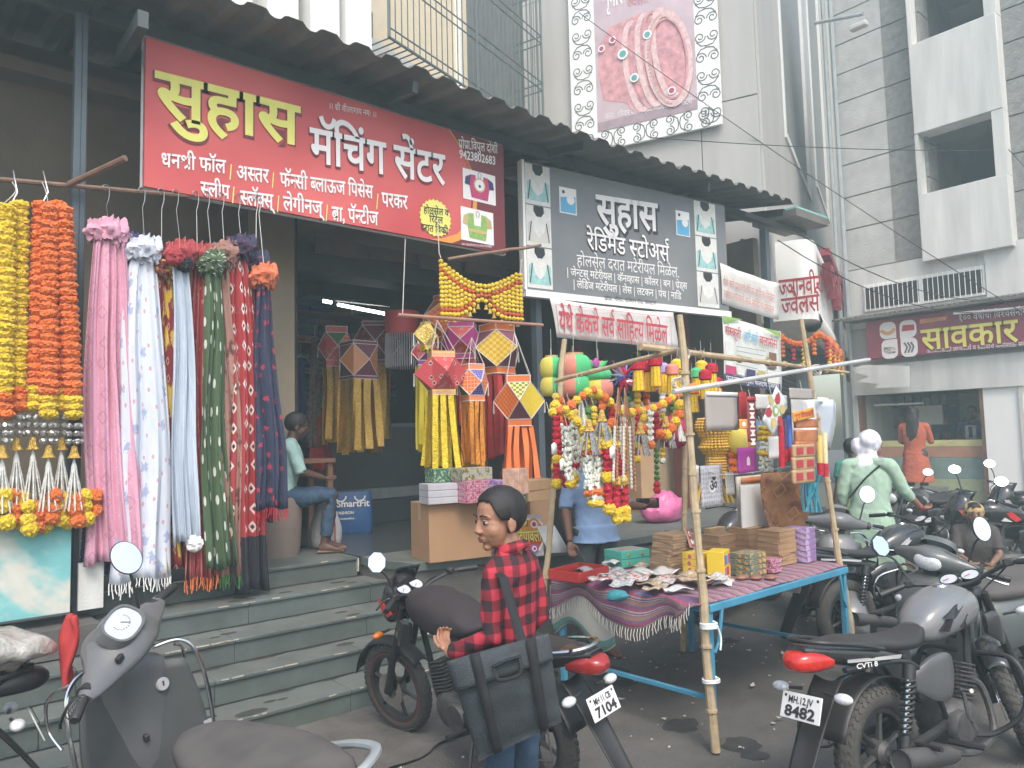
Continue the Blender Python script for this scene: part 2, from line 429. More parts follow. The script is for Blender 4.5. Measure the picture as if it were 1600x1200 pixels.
# ground: one big sheet with a slight dusty relief near the camera
g = MB()
def gz(x, y):
    d = max(0, 1-math.hypot(x-3, y-2)/9)
    return (noise.noise(V((x*.8, y*.8, 0)))*.010+noise.noise(V((x*4, y*4, 3)))*.003-.008)*d
xs = [-60, -20, -6, -2]+[i*.16-1 for i in range(0, 95)]+[16, 24, 60]; ys = [-60, -20, -5, -1]+[i*.16-.5 for i in range(0, 48)]+[8, 12, 30, 60]
vs = [(x, y, gz(x, y)) for y in ys for x in xs]; n = len(xs)
g.add(vs, [(j*n+i, j*n+i+1, (j+1)*n+i+1, (j+1)*n+i) for j in range(len(ys)-1) for i in range(n-1)])
gr = struct('road', g, m_asph)
pt = MB()  # cement apron at the foot of the steps, irregular
q = [(p.x+.09*noise.noise(p*3), p.y+.09*noise.noise(p*4+V((5, 0, 0)))) for p in cat_([(-.5, 3.6, 0), (1.0, 3.35, 0), (1.7, 3.2, 0), (2.3, 3.35, 0), (2.9, 3.4, 0), (3.25, 3.8, 0), (3.2, 4.1, 0)], 8)]+[(.4, 4.12)]
pt.add([(x, y, .012) for x, y in q], [tuple(range(len(q)))]); struct('cement_apron', pt, M('cement', (.115, .107, .095), .95, var=.4, scale=4, bump=.6, bscale=40))
rb = MB(); rr = random.Random(3)
for i in range(260):
    x, y = rr.uniform(.8, 7), rr.uniform(1.6, 4.4)
    if y > 3.9 and x < 3: y -= .6
    s = rr.uniform(.004, .016); a = rr.uniform(0, 6)
    rb.add([(x+math.cos(a+k*1.6)*s*rr.uniform(.6, 1.3), y+math.sin(a+k*1.6)*s*rr.uniform(.6, 1.3), .004+.004*(k % 2)) for k in range(4)]+[(x, y, .012)], [(0, 1, 4), (1, 2, 4), (2, 3, 4), (3, 0, 4)])
rb.build('road_grit', M('grit', (.42, .4, .36), .9, var=.5, scale=30), kind='stuff', smooth=False)
lt = MB()
for i in range(16):
    x, y = rr.uniform(1.8, 5.2), rr.uniform(2.2, 4.0); s = rr.uniform(.02, .045); a = rr.uniform(0, 6)
    lt.add([(x+math.cos(a+k*math.pi/2)*s*(1 if k % 2 else .5), y+math.sin(a+k*math.pi/2)*s*(1 if k % 2 else .5), .016+.01*(k == 1)) for k in range(4)], [(0, 1, 2), (0, 2, 3)])
lt.build('paper_scraps', M('paper_scrap', (.6, .56, .5), .9), kind='stuff', smooth=False)

# steps: each a slab with an overhanging nosing and separate stone tiles on the riser
STEPS = [(.14, 4.08, 3.15), (.285, 4.35, 3.12), (.43, 4.6, 3.05), (.575, 4.9, 2.93), (.72, 5.2, 2.82)]
for i, (z, y, xr) in enumerate(STEPS):
    y2 = STEPS[i+1][1] if i < 4 else 6.0
    sb = MB(); sb.bx((-1.2, y+.012, z-.145), (xr, y2+.02, z-.022)); st = struct('step', sb, m_stone)
    x = -1.2+.2*i; k = 0
    edges = [x]
    while x < xr: x += [.9, .72, .84][k % 3]; k += 1; edges.append(min(x, xr))
    for a, b in zip(edges, edges[1:]):
        if b-a < .05: continue
        t = MB(); t.bx((a+.0015, y+.003, z-.142), (b-.0015, y+.0115, z-.024)); t.build('riser_tile', m_stone, st, bevel=.002)
        t = MB(); t.bx((a+.0015, y-.014, z-.022), (b-.0015, y2+.006 if i < 4 else y2, z)); t.build('tread_slab', m_stone, st, bevel=.004)
    ch = MB()
    for c in range(9):
        a = rr.uniform(.9, xr-.1); l = rr.uniform(.02, .12); ch.box((a, y-.0135, z-.003), (l, .006, rr.uniform(.004, .009)), m=Matrix.Rotation(rr.uniform(-.03, .03), 3, 'Y'))
    ch.box((xr-.004, y-.005, z-.06), (.012, .024, .1)); ch.build('worn_edge', m_chip, st, kind='stuff')
gm = MB()
for i, (z, y, xr) in enumerate(STEPS):   # dirt gathered in the back corner of each tread
    y2 = STEPS[i+1][1] if i < 4 else 5.25
    N = 90; a = [(-1.1+(xr+1.05)*k/N) for k in range(N+1)]
    if i < 4: gm.add([(x, y2-.0005, z+.0008) for x in a]+[(x, y2-.004-.05*abs(noise.noise(V((x*3, i*5, 1))))-.02*abs(noise.noise(V((x*14, i, 2)))), z+.0008) for x in a], [(k, k+1, k+N+2, k+N+1) for k in range(N)])
    for k in range(5):
        cx, cy, r = rr.uniform(.9, xr-.2), y+rr.uniform(.03, .2), rr.uniform(.015, .05); gm.add([(cx+r*2*math.cos(t*.6283)*(1+.5*noise.noise(V((t, k, i)))), min(y2-.006, cy+r*math.sin(t*.6283)*(1+.5*noise.noise(V((t, k, i+9))))), z+.001) for t in range(10)], [tuple(range(10))])
gm.build('step_dirt', M('dirt_film', (.045, .045, .037), .95, var=.4, scale=20), kind='stuff', smooth=False)
om = MB()
for k in range(16):
    cx, cy, r = rr.uniform(2.2, 6.5), rr.uniform(1.4, 3.8), rr.uniform(.03, .15); vs_ = [(cx, cy, gz(cx, cy)+.004)]
    for q_ in (1, 2):
        for t in range(18): a = t*math.pi/9; rr_ = r*q_/2*(1+.55*noise.noise(V((math.cos(a)*1.5+k, math.sin(a)*1.5, k)))); x, y = cx+rr_*math.cos(a)*1.3, cy+rr_*math.sin(a); vs_.append((x, y, gz(x, y)+.0035))
    om.add(vs_, [(0, 1+t, 1+(t+1) % 18) for t in range(18)]+[(1+t, 19+t, 19+(t+1) % 18, 1+(t+1) % 18) for t in range(18)])
om.build('oil_stains', M('oil_stain', (.044, .043, .04), .85, var=.3, scale=12), kind='stuff', smooth=False)
# shop floor and the raised platform right of the steps
fl = MB(); fl.bx((-1.2, 6.0, .5), (2.84, 11.5, .7195)); fl.bx((2.84, 5.2, .5), (5.5, 11.5, .7195)); struct('shop_floor', fl, M('polished_dark_tile', (.05, .055, .052), .25, var=.25, scale=3))
pf = MB(); m_plat = M('grey_platform_render', (.1, .095, .085), .85, var=.25, scale=3, bump=.25)
poly = [(2.86, 4.98), (2.97, 4.64), (4.45, 4.28), (12.2, 4.33), (12.2, 7.6), (2.86, 7.6)]
pf.prism(poly, (0, 0, 0), (1, 0, 0), (0, 1, 0), .655); struct('platform', pf, m_plat)
pc = MB(); poly = [(2.842, 4.96), (2.95, 4.61), (4.44, 4.25), (12.2, 4.3), (12.2, 7.6), (5.502, 7.6), (5.502, 5.19), (2.842, 5.19)]
pc.prism(poly, (0, 0, .656), (1, 0, 0), (0, 1, 0), .064); struct('platform_coping', pc, m_stone, bevel=.004)
lf = MB(); lf.bx((-1.5, 4.86, .44), (.98, 5.4, .6)); lf.bx((-1.5, 4.9, 0), (.9, 5.4, .44)); struct('side_ledge', lf, m_plat)

# ---------------------------------------------------------------- shop building (ground floor)
sb = thing('shop_building', 'old shophouse with beige walls toned dark for shade, two open shopfronts and white pilasters above the tin canopy', 'building', (2, 6, 0))
w = MB(); w.bx((-2.5, 6.1, .72), (2.62, 6.4, 4.5)); w.build('front_wall', m_dim, sb, world=True)
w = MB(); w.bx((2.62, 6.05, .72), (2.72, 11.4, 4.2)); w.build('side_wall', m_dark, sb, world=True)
w = MB(); w.bx((2.3, 5.92, .72), (2.64, 6.1, 4.2)); w.build('pillar', m_beige, sb, world=True, bevel=.01)
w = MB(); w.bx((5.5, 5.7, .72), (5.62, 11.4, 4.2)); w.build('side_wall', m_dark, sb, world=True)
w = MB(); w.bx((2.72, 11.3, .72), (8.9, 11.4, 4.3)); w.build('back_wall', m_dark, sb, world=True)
w = MB(); w.bx((5.62, 7.4, .72), (8.9, 7.5, 4.2)); w.build('back_wall', m_dim, sb, world=True)
w = MB(); w.bx((-2.5, 5.9, 4.2), (8.9, 11.4, 4.3)); w.build('ceiling', m_dim, sb, world=True)
w = MB(); w.bx((2.72, 6.1, 3.45), (5.5, 6.35, 4.2)); w.build('lintel', m_dim, sb, world=True)
w = MB(); w.bx((2.73, 6.36, 3.2), (5.49, 6.7, 3.7)); w.build('shutter_box', m_dsteel, sb, world=True)
w = MB(); w.bx((5.62, 5.9, 3.4), (8.9, 6.1, 4.2)); w.build('lintel', m_dim, sb, world=True)
w = MB(); w.bx((7.3, 5.42, .72), (7.48, 5.6, 3.4)); w.build('pillar', M('maroon_paint', (.13, .035, .03), .5), sb, world=True)
w = MB(); w.bx((8.8, 5.3, .72), (8.92, 7.5, 4.2)); w.build('side_wall', m_dim, sb, world=True)
for k in range(5):
    w = MB(); x = 2.9+k*.55; w.bx((x, 6.05, 3.3+.03*(k % 2)), (x+.5, 6.09, 3.44)); w.build('fascia_board', M('fascia_brown', (.12, .085, .06), .8), sb, world=True)
# upper storey: recessed pale wall with white pilasters
w = MB(); w.bx((-2.5, 7.45, 4.3), (4.1, 7.7, 9.5)); w.build('upper_wall', m_lgrey, sb, world=True)
for a, b in ((180, 240), (274, 314), (352, 395), (419, 467), (486, 531), (541, 581)):
    xa, xb = P(a, 30, Y=7.15).x, P(b, 30, Y=7.15).x
    w = MB(); w.bx((xa, 7.15, 4.3), (xb, 7.45, 9.5)); w.build('pilaster', m_white, sb, world=True, bevel=.01)
w = MB()
for k in range(22): w.bx((-2.4+k*.3, 7.38, 4.4), (-2.37+k*.3, 7.44, 9.4))
w.build('wall_moulding', m_lgrey, sb, world=True, kind='stuff')

# ---------------------------------------------------------------- middle house with caged balcony (turned 17 degrees)
bd = V((math.cos(R(17)), math.sin(R(17)), 0)); bn = V((math.sin(R(17)), -math.cos(R(17)), 0)); B0 = V((4.12, 7.5, 0))
mh = thing('balcony_house', 'cream walled house with a dark grille cage round its balcony, behind the canopy', 'building', tuple(B0))
def bq(t, d, z): return B0+bd*t+bn*d+V((0, 0, z))
zp = P(700, 118, pl=(bq(0, .5, 0), bn)).z      # cage foot
ztp = P(700, 134, pl=(bq(0, 0, 0), bn)).z
mx3 = Matrix((bd, -bn, V(HZ))).transposed()
def wallb(name, t0, t1, d0, d1, z0, z1, mat, **k):
    w = MB(); w.box(bq((t0+t1)/2, (d0+d1)/2, (z0+z1)/2), (t1-t0, abs(d1-d0), z1-z0), m=mx3); return w.build(name, mat, mh, world=True, **k)
wallb('parapet', 0, 3.62, -.15, 0, 4.3, ztp, m_lgrey)
wallb('balcony_floor', 0, 3.62, -1.0, -.15, 4.3, ztp-.3, m_lgrey)
wallb('balcony_wall', .0, 3.62, -1.1, -1.0, ztp-.3, 9.5, M('cream_wall', (.66, .56, .4), .8, var=.06))
wallb('window_frame', .62, 1.28, -1.0, -.94, ztp-.1, 7.6, m_dsteel)
for a, b in ((.66, .94), (.96, 1.24)): wallb('window_pane', a, b, -.94, -.93, ztp, 7.5, m_black)
wallb('wall_pipe', 3.3, 3.37, -1.0, -.93, ztp, 9.5, m_white)
cg = thing('balcony_grille', 'dark green iron grille cage hanging off the cream balcony', 'grille', tuple(bq(0, 0, zp)))
L = 3.5; m_gr = M('green_black_iron', (.055, .085, .085), .5, var=.2, dust=.2)
def bar(nm, a, b, r, n=5): w = MB(); w.cyl(bq(*a), bq(*b), r, n=n); return w.build(nm, m_gr, cg, world=True)
for z in (zp, zp+.12, zp+.75, zp+.87, zp+1.5, zp+1.62, zp+2.3): bar('rail', (0, .5, z), (L, .5, z), .018 if z == zp else .010); bar('rail', (L, .5, z), (L, 0, z), .012)
for k in range(33): bar('upright', (L*k/32, .5, zp), (L*k/32, .5, zp+2.4), .020 if k % 16 == 0 else .0075)
for k in range(34): bar('floor_rung', (L*k/33, .5, zp-.01), (L*k/33, 0, zp-.01), .009)
for k in range(1, 6): bar('upright', (L, .5*k/6, zp), (L, .5*k/6, zp+2.4), .009)
for t in (1.55, 2.75): w = MB(); w.cyl(bq(t, .45, zp-.01), bq(t, 0, zp-.22), .018, n=5); w.build('bracket', m_gr, cg, world=True)

# ---------------------------------------------------------------- clad wing (jewellers' building)
cw = thing('jeweller_building', 'grey panel clad corner building with white trimmed windows, behind the canopy', 'building', (9.2, 5.35, 0))
A0 = V((9.2, 5.35, 0)); a1 = V((-.358, .934, 0)); an = V((-.934, -.358, 0)); b1 = V((math.cos(R(22)), math.sin(R(22)), 0)); bnn = V((math.sin(R(22)), -math.cos(R(22)), 0))
w = MB(); q = [A0, A0+b1*15.3, A0+b1*15.3+V((0, 2.5, 0)), A0+a1*3.66+V((0, 6, 0)), A0+a1*3.66]
zL = 3.42
w.add([(p.x, p.y, zL) for p in q]+[(p.x, p.y, 16) for p in q], [(0, 1, 2, 3, 4), (5, 6, 7, 8, 9)]+[(i, (i+1) % 5, (i+1) % 5+5, i+5) for i in range(5)])
w.build('core', m_joint, cw, world=True)
# cladding panels with open joints: angled face
def panel(o, d, nrm, t0, t1, z0, z1, mat=m_clad, nm='cladding_panel', th=.04, par=cw):
    w = MB(); w.prism([(t0, z0), (t1, z0), (t1, z1), (t0, z1)], o, d, V(HZ), th if d.cross(V(HZ)).dot(nrm) > 0 else -th)
    return w.build(nm, mat, par, world=True, smooth=False, bevel=.004)
zj = P(1168, 152, pl=(A0, an)).z
tj = (P(1098, 240, pl=(A0, an))-A0).dot(a1)
for z0, z1, cuts in ((zL, zj-.008, (.0, tj-.006, tj+.006, 2.3, 2.312, 3.66)), (zj+.008, zj+2.4, (0, 1.2, 1.212, 2.5, 2.512, 3.66)), (zj+2.41, 16, (0, 1.2, 1.212, 2.5, 2.512, 3.66))):
    for a, b in zip(cuts[::2], cuts[1::2]): panel(A0, a1, an, a, b, z0, z1)
# street face with window openings
def sf(x, y): p = P(x, y, pl=(A0, bnn))-A0; return p.dot(b1), p.z
wins = []
for (x0, yb, x1, yb1) in ((1222, 205, 1262, 290), (1272, 285, 1292, 330)):
    t0, z0 = sf(x0, yb); t1, z1 = sf(x1, yb1); wins.append((t0, t1, min(z0, z1)))
ts = [0, wins[0][0], wins[0][1], wins[1][0], wins[1][1], 15.2]
panel(A0, b1, bnn, 0, ts[1]-.02, zL, 16); panel(A0, b1, bnn, ts[2]+.02, ts[3]-.02, zL, 16); panel(A0, b1, bnn, ts[4]+.02, 15.2, zL, 16)
m_marb = mixmat('marble_trim', (.75, .74, .72), [('noise', 9, 9, (.48, .56), (.5, .5, .5))], .4)
for t0, t1, zb in wins:
    panel(A0, b1, bnn, t0-.02, t1+.02, zL, zb-.02)
    wd = .07 if t1-t0 < 3 else .09
    for (a, b, c, d) in ((t0-.02, t0+wd, zb, 15.9), (t1-wd, t1+.02, zb, 15.9), (t0-.02, t1+.02, zb-.12, zb)):
        w = MB(); w.prism([(a, c), (b, c), (b, d), (a, d)], A0+bnn*.002, b1, V(HZ), .07); o = w.build('window_trim', m_marb, cw, world=True, smooth=False)
    w = MB(); w.prism([(t0+wd, zb), (t1-wd, zb), (t1-wd, 15.9), (t0+wd, 15.9)], A0+bnn*.004, b1, V(HZ), .006); w.build('window_pane', M('dusky_glass', (.2, .2, .19), .7), cw, world=True, smooth=False)
# soffit and ground floor recess
w = MB(); w.add([(p.x, p.y, zL-.01) for p in (A0-a1*0, A0+b1*3, A0+b1*3+V((0, 4, 0)), A0+a1*3.6+V((0, 1, 0)), A0+a1*3.6)], [(0, 1, 2, 3, 4)]); w.build('soffit', m_lgrey, cw, world=True)
w = MB(); w.prism([(0, .72), (11, .72), (11, 3.4), (0, 3.4)], A0+V((.6, .9, 0)), b1, V(HZ), -.1); w.build('ground_floor_wall', m_lgrey, cw, world=True)
sh0 = A0+V((.6, .86, 0))
for k in range(26):
    w = MB(); w.prism([(2.2, .74+k*.09), (6.6, .74+k*.09), (6.6, .815+k*.09), (2.2, .815+k*.09)], sh0, b1, V(HZ), .03); w.build('shutter_slat', M('brown_shutter', (.22, .15, .13), .5, metal=.3), cw, world=True, smooth=False)
w = MB(); w.bx((9.0, 5.9, .72), (9.5, 6.3, 3.4)); w.build('corner_column', m_lgrey, cw, world=True)

rh = thing('rear_house', 'pale house wall closing the narrow gap between the jeweller and concrete buildings', 'building', (21, 8.5, 0))
w = MB(); w.bx((21, 6.6, 0), (23.4, 10.08, 15.5)); w.build('wall', m_lgrey, rh, world=True)
# jeweller's light box sign
J0 = V((9.98, 5.07, 0)); ja = V((-.358, .934, 0)); jn = V((-.934, -.358, 0))
js = thing('jeweller_sign', 'white wraparound light box sign lettered in red, at the corner past the canopy', 'sign', tuple(J0))
def jz(x, y): return P(x, y, pl=(J0, jn)).z
z0, z1 = jz(1262, 498), jz(1262, 372)
w = MB()
pts = [(J0+ja*1.4).to_2d(), (J0+ja*.25).to_2d()]
for k in range(1, 7):
    t = k/7; p = (J0+ja*.25)*(1-t)**2+(J0-b1*.0)*2*t*(1-t)+(J0+b1*.3)*t*t; pts.append(p.to_2d())
pts += [(J0+b1*.3).to_2d(), (J0+b1*5.4).to_2d(), (J0+b1*5.4+V((-.1, .5, 0))).to_2d(), (J0+ja*1.4+V((.5, .4, 0))).to_2d()]
w.prism([tuple(p) for p in pts], (0, 0, z0), (1, 0, 0), (0, 1, 0), z1-z0); w.build('light_box', m_white, js, world=True, ang=50)
w = MB(); pts2 = []
for t in range(13):
    a = J0+b1*(.3+5.0*t/12); w.lathe([(.16, 0), (.16, .42)], c=a+V((0, .12, z0)), ax=b1, n=10)
w.build('lower_moulding', m_white, js, world=True)
JB = Board(J0+V((0, 0, z0)), -ja, HZ, js)
m_redp = M('red_lettering', (.42, .03, .04), .5, var=.05); m_mar = M('maroon_lettering', (.25, .02, .04), .5, var=.05)
JB.text('ज्ञानवीर', (1218, 464), (1284, 457), 26, m_redp, .014); JB.text('ज्वेलर्स', (1222, 492), (1281, 485), 25, m_redp, .014)
SB_ = Board(J0+b1*.3+V((0, 0, z0)), b1, HZ, js)
vs, fs, wd = layout('ज्ञानवीर', .02); H = (z1-z0)*.62
me = MB().add([(x, y, 0) for x, y in vs], fs)
tmp = me.mesh('fascia_letters', m_mar, False); bm = bmesh.new(); bm.from_mesh(tmp)
ex = bmesh.ops.extrude_face_region(bm, geom=bm.faces[:]); bmesh.ops.translate(bm, verts=[e for e in ex['geom'] if isinstance(e, bmesh.types.BMVert)], vec=(0, 0, .12))
inv = PW[js.name].inverted()
for v in bm.verts: v.co = inv @ (J0+b1*(.5+v.co.x/wd*4.6)+V((0, 0, z1-H*.95+v.co.y*H/.75))+bnn*(.06+v.co.z))
bmesh.ops.recalc_face_normals(bm, faces=bm.faces[:]); bm.to_mesh(tmp); bm.free()
o = bpy.data.objects.new('raised_letters', tmp); COL.objects.link(o); o.parent = js

# ---------------------------------------------------------------- right-hand building, facade at X = 13
rbd = thing('concrete_building', 'rough grey concrete building with a white window bay, at the far end of the lane', 'building', (13, 3, 0))
def fp(x, y): p = P(x, y, X=13); return p.y, p.z
def rq(nm, x0, x1, y0, y1, z0, z1, mat, **k): w = MB(); w.bx((x0, y0, z0), (x1, y1, z1)); return w.build(nm, mat, rbd, world=True, **k)
yl = P(1322, 500, X=13).y; zb = P(1400, 412, X=13).z
F = 13.0
ww = [fp(1443, 215), fp(1558, 197), fp(1450, 308)]; wy1, wy0, wz1, wz0 = ww[0][0], ww[1][0], ww[0][1], ww[2][1]
by1, by0 = P(1434, 300, X=F-.25).y, P(1583, 388, X=F-.25).y
zbb = P(1515, 396, X=F-.25).z; wt0 = P(1490, 55, X=F).z
# concrete side strips in courses
zs = [zb+.02]+[P(1360, y, X=F).z for y in (352, 300, 247, 197, 145, 98, 50, 0)]+[10.2]
m_conc2 = M('smoother_grey_concrete', (.47, .47, .45), .9, var=.14, scale=3, bump=.5, bscale=30)
for a, b in zip(zs, zs[1:]):
    rq('concrete_course', F, F+.4, by1-.1, yl-.9, a+.012, b-.012, m_conc); rq('concrete_course', F-.02, F+.4, yl-.9, yl, a+.012, b-.012, m_conc2); rq('concrete_course', F, F+.4, -2, by0+.1, a+.012, b-.012, m_conc)
rq('core_wall', F+.04, F+6, -2, yl-.02, 0.35, wz0-.6, m_concl); 
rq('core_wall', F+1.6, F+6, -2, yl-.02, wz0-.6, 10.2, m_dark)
rq('core_wall', F+.05, F+1.6, by1-.05, yl-.02, wz0-.6, 10.2, m_concl); rq('core_wall', F+.05, F+1.6, -2, by0+.05, wz0-.6, 10.2, m_concl)
# white projecting bay made round the openings
X0 = F-.25
segs = [(zbb, wz0), (wz1, wt0)]
for a, b in segs: rq('bay_panel', X0, F+.1, by0, by1, a+.004, b-.004, m_concl, bevel=.01)
rq('bay_jamb', X0+.01, F+.3, by0, wy0, wz0, wz1, m_concl); rq('bay_jamb', X0+.01, F+.3, wy1, by1, wz0, wz1, m_concl)
rq('bay_jamb', X0+.01, F+.3, by0, wy0, wt0, 10.2, m_concl); rq('bay_jamb', X0+.01, F+.3, wy1, by1, wt0, 10.2, m_concl)
for z0_, z1_ in ((wz0, wz1), (wt0, wt0+1.2)):
    rq('window_reveal', F+.3, F+1.55, wy0-.01, wy0+.02, z0_, z1_, m_dim); rq('window_reveal', F+.3, F+1.55, wy1-.02, wy1+.01, z0_, z1_, m_dim)  # reveals and heads coloured dark to imitate shade inside the openings
    rq('window_head', F+.1, F+1.5, by0, by1, z1_, z1_+.1, m_dim); rq('window_sill', F+.1, F+1.5, by0, by1, z0_-.1, z0_, m_concl)
    rq('inner_partition', F+1.2, F+1.3, wy0, wy0+.38, z0_, z1_, m_beige)
# ground floor front: white band, louvre window, fascia, piers
z_a, z_b, z_c = zb, fp(1450, 492)[1], fp(1450, 570)[1]
rq('white_band', F-.06, F+.04, -2, yl, z_b-.1, z_a, m_concl)
rq('white_band', F-.12, F+.04, -2, P(1545, 440, X=F).y, z_b-.1, z_a-.02, m_concl)
vy1, vz1 = fp(1352, 449); vy0, vz0 = fp(1544, 461)
vf = rq('louvre_frame', F-.09, F-.06, vy0, vy1, vz0, vz1+.02, m_white)
for k in range(2):
    a = vy0+.03+(vy1-vy0)*k/2; w = MB(); w.bx((F-.1, a, vz0+.04), (F-.091, a+(vy1-vy0)/2-.06, vz1-.04)); w.build('louvre_pane', m_dark, vf, world=True)
for k in range(24):
    a = vy0+(vy1-vy0)*(k+.5)/24; w = MB(); w.cyl((F-.115, a, vz0), (F-.115, a, vz1+.02), .006, n=4); w.build('louvre_bar', m_white, vf, world=True)
oy1, oy0 = P(1352, 690, X=F).y, P(1542, 690, X=F).y; oz = P(1450, 612, X=F).z
rq('fascia', F-.16, F+.04, -2, P(1340, 590, X=F).y, oz, z_c+.06, m_concl)
rq('pier', F-.1, F+.04, -2, oy0-.02, .3, oz, m_white); rq('pier', F-.1, F+.04, oy1+.05, yl, .3, oz, m_concl)
rq('pier', F-.14, F-.1, oy0-.55, oy0-.5, .3, oz, m_lgrey)
rq('shop_step', F-1.2, F+.04, -2, yl, 0, .3, m_plat)
rq('door_frame', F-.08, F+.1, oy1, oy1+.05, .3, oz, m_brownw); rq('door_frame', F-.08, F+.1, oy0-.02, oy0+.04, .3, oz, m_brownw)
w = MB()
for k in range(2): w.cyl((F-.14, yl+.03-.14*k, 0), (F-.14, yl+.03-.14*k, 10), .04, n=8)
w.build('drain_pipe', M('grey_pipe', (.33, .36, .37), .5), rbd, world=True)
# cut the shop room out visually: room set into the core (walls of its own)
for o in [c for c in rbd.children if c.name.startswith('core_wall')][:1]: bpy.data.objects.remove(o)
rq('core_wall', F+.04, F+6, -2, oy0-.02, .35, wz0-.6, m_concl); rq('core_wall', F+.04, F+6, oy1+.05, yl-.02, .35, wz0-.6, m_concl); rq('core_wall', F+.04, F+6, oy0-.02, oy1+.05, oz, wz0-.6, m_concl)
m_shopg = M('green_shop_wall', (.38, .42, .25), .7)
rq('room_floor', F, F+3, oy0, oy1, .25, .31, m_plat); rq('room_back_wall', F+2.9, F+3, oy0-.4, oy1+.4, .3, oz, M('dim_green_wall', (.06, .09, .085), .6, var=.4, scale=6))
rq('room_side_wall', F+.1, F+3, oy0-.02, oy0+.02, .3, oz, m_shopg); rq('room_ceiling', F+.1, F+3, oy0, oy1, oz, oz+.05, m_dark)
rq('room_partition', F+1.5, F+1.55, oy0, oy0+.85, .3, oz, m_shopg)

# counter and shelves in the far shop
ct = thing('shop_counter', 'low glass fronted counter with a yellow top in the far ladies goods shop', 'counter', (F+.2, oy0+.4, .3))
for nm, z0_, z1_, mt in (('base', .3, .78, m_shopg), ('display_case', .78, 1.12, M('case_glass', (.22, .3, .28), .1)), ('trim', 1.12, 1.3, M('pinkish_laminate', (.45, .24, .15), .4)), ('counter_top', 1.3, 1.4, M('yellow_laminate', (.62, .6, .28), .4))):
    for a, b in ((oy0+.04, oy0+1.0), (oy0+1.02, oy1-.02)):
        w = MB(); w.bx((F+.1, a, z0_), (F+.5, b, z1_)); w.build(nm, mt, ct, world=True, bevel=.006)
rr2 = random.Random(9)
sh = thing('display_rack', 'crowded display rack of hanging cards in the dark far shop', 'rack', (F+1.3, oy1-.8, .3))
for k in range(4): w = MB(); w.bx((F+1.2, oy0+.9, .9+k*.36), (F+1.5, oy1, .92+k*.36)); w.build('shelf', m_dsteel, sh, world=True)
for k in range(4):
    for j in range(9):
        y = oy0+.95+j*.14
        if y > oy1-.1: continue
        w = MB(); h = rr2.uniform(.12, .26); w.bx((F+1.18, y, .93+k*.36), (F+1.24, y+rr2.uniform(.07, .12), .93+k*.36+h)); w.build('goods_card', M('card_%d' % (j % 5), [(.25, .1, .09), (.12, .15, .16), (.3, .28, .24), (.1, .13, .2), (.2, .16, .1)][j % 5], .5), sh, world=True)
pk = thing('parcel', 'white packet on the shelf behind the counter of the far shop', 'parcel', (F+1.15, oy0+1.1, 1.5))
w = MB(); w.bx((F+1.12, oy0+1.0, 1.66), (F+1.17, oy0+1.55, 2.0)); w.build('wrapper', m_white, pk, world=True)
lmp = thing('shop_tube_light', 'long pale strip across the top of the far shop window', 'light', (F+.3, oy0+1, 2.2))
w = MB(); w.cyl((F+.2, oy0+.95, P(1480, 628, X=13.2).z), (F+.2, oy1-.1, P(1350, 634, X=13.2).z), .018, n=8); w.build('tube', M('pale_tube', (.7, .7, .66), .4), lmp, world=True)

# maroon shop sign of the far shop
sg = thing('maroon_sign', 'long maroon shop sign with yellow Marathi letters and four white leaf panels', 'sign', (12.7, 5.6, 2.8))
o_ = P(1352, 503, X=12.72); bl = P(1355, 562, X=12.72)
w = MB(); w.bx((12.72, .5, bl.z), (12.86, o_.y, o_.z)); w.build('board', M('maroon_board', (.26, .05, .08), .45, var=.05), sg, world=True, bevel=.01)
FB = Board((12.72, o_.y, bl.z), (0, -1, 0), HZ, sg)
m_yel = M('sign_yellow', (.75, .72, .16), .5, var=.03); m_wht = M('sign_white', (.8, .78, .76), .5, var=.03)
FB.text('सावकार लेडीज', (1441, 548), (1745, 520), 31, m_mar, .05, off=.006); FB.text('सावकार लेडीज', (1441, 547), (1745, 519), 31, m_yel, .016, off=.011)
FB.text('१०० वर्षांची विश्वसनीय परंपरा', (1498, 502), (1640, 488), 10, m_wht, .008)
FB.text('अलंकारसाठी लग्नकार्य व स्त्रीयांचे केसांसाठी सर्व साहित्य मिळेल', (1448, 552), (1660, 536), 6, m_wht, .004)
FB.poly([(1437, 499), (1480, 494), (1478, 500), (1437, 506)], M('sign_orange', (.6, .25, .1), .5))
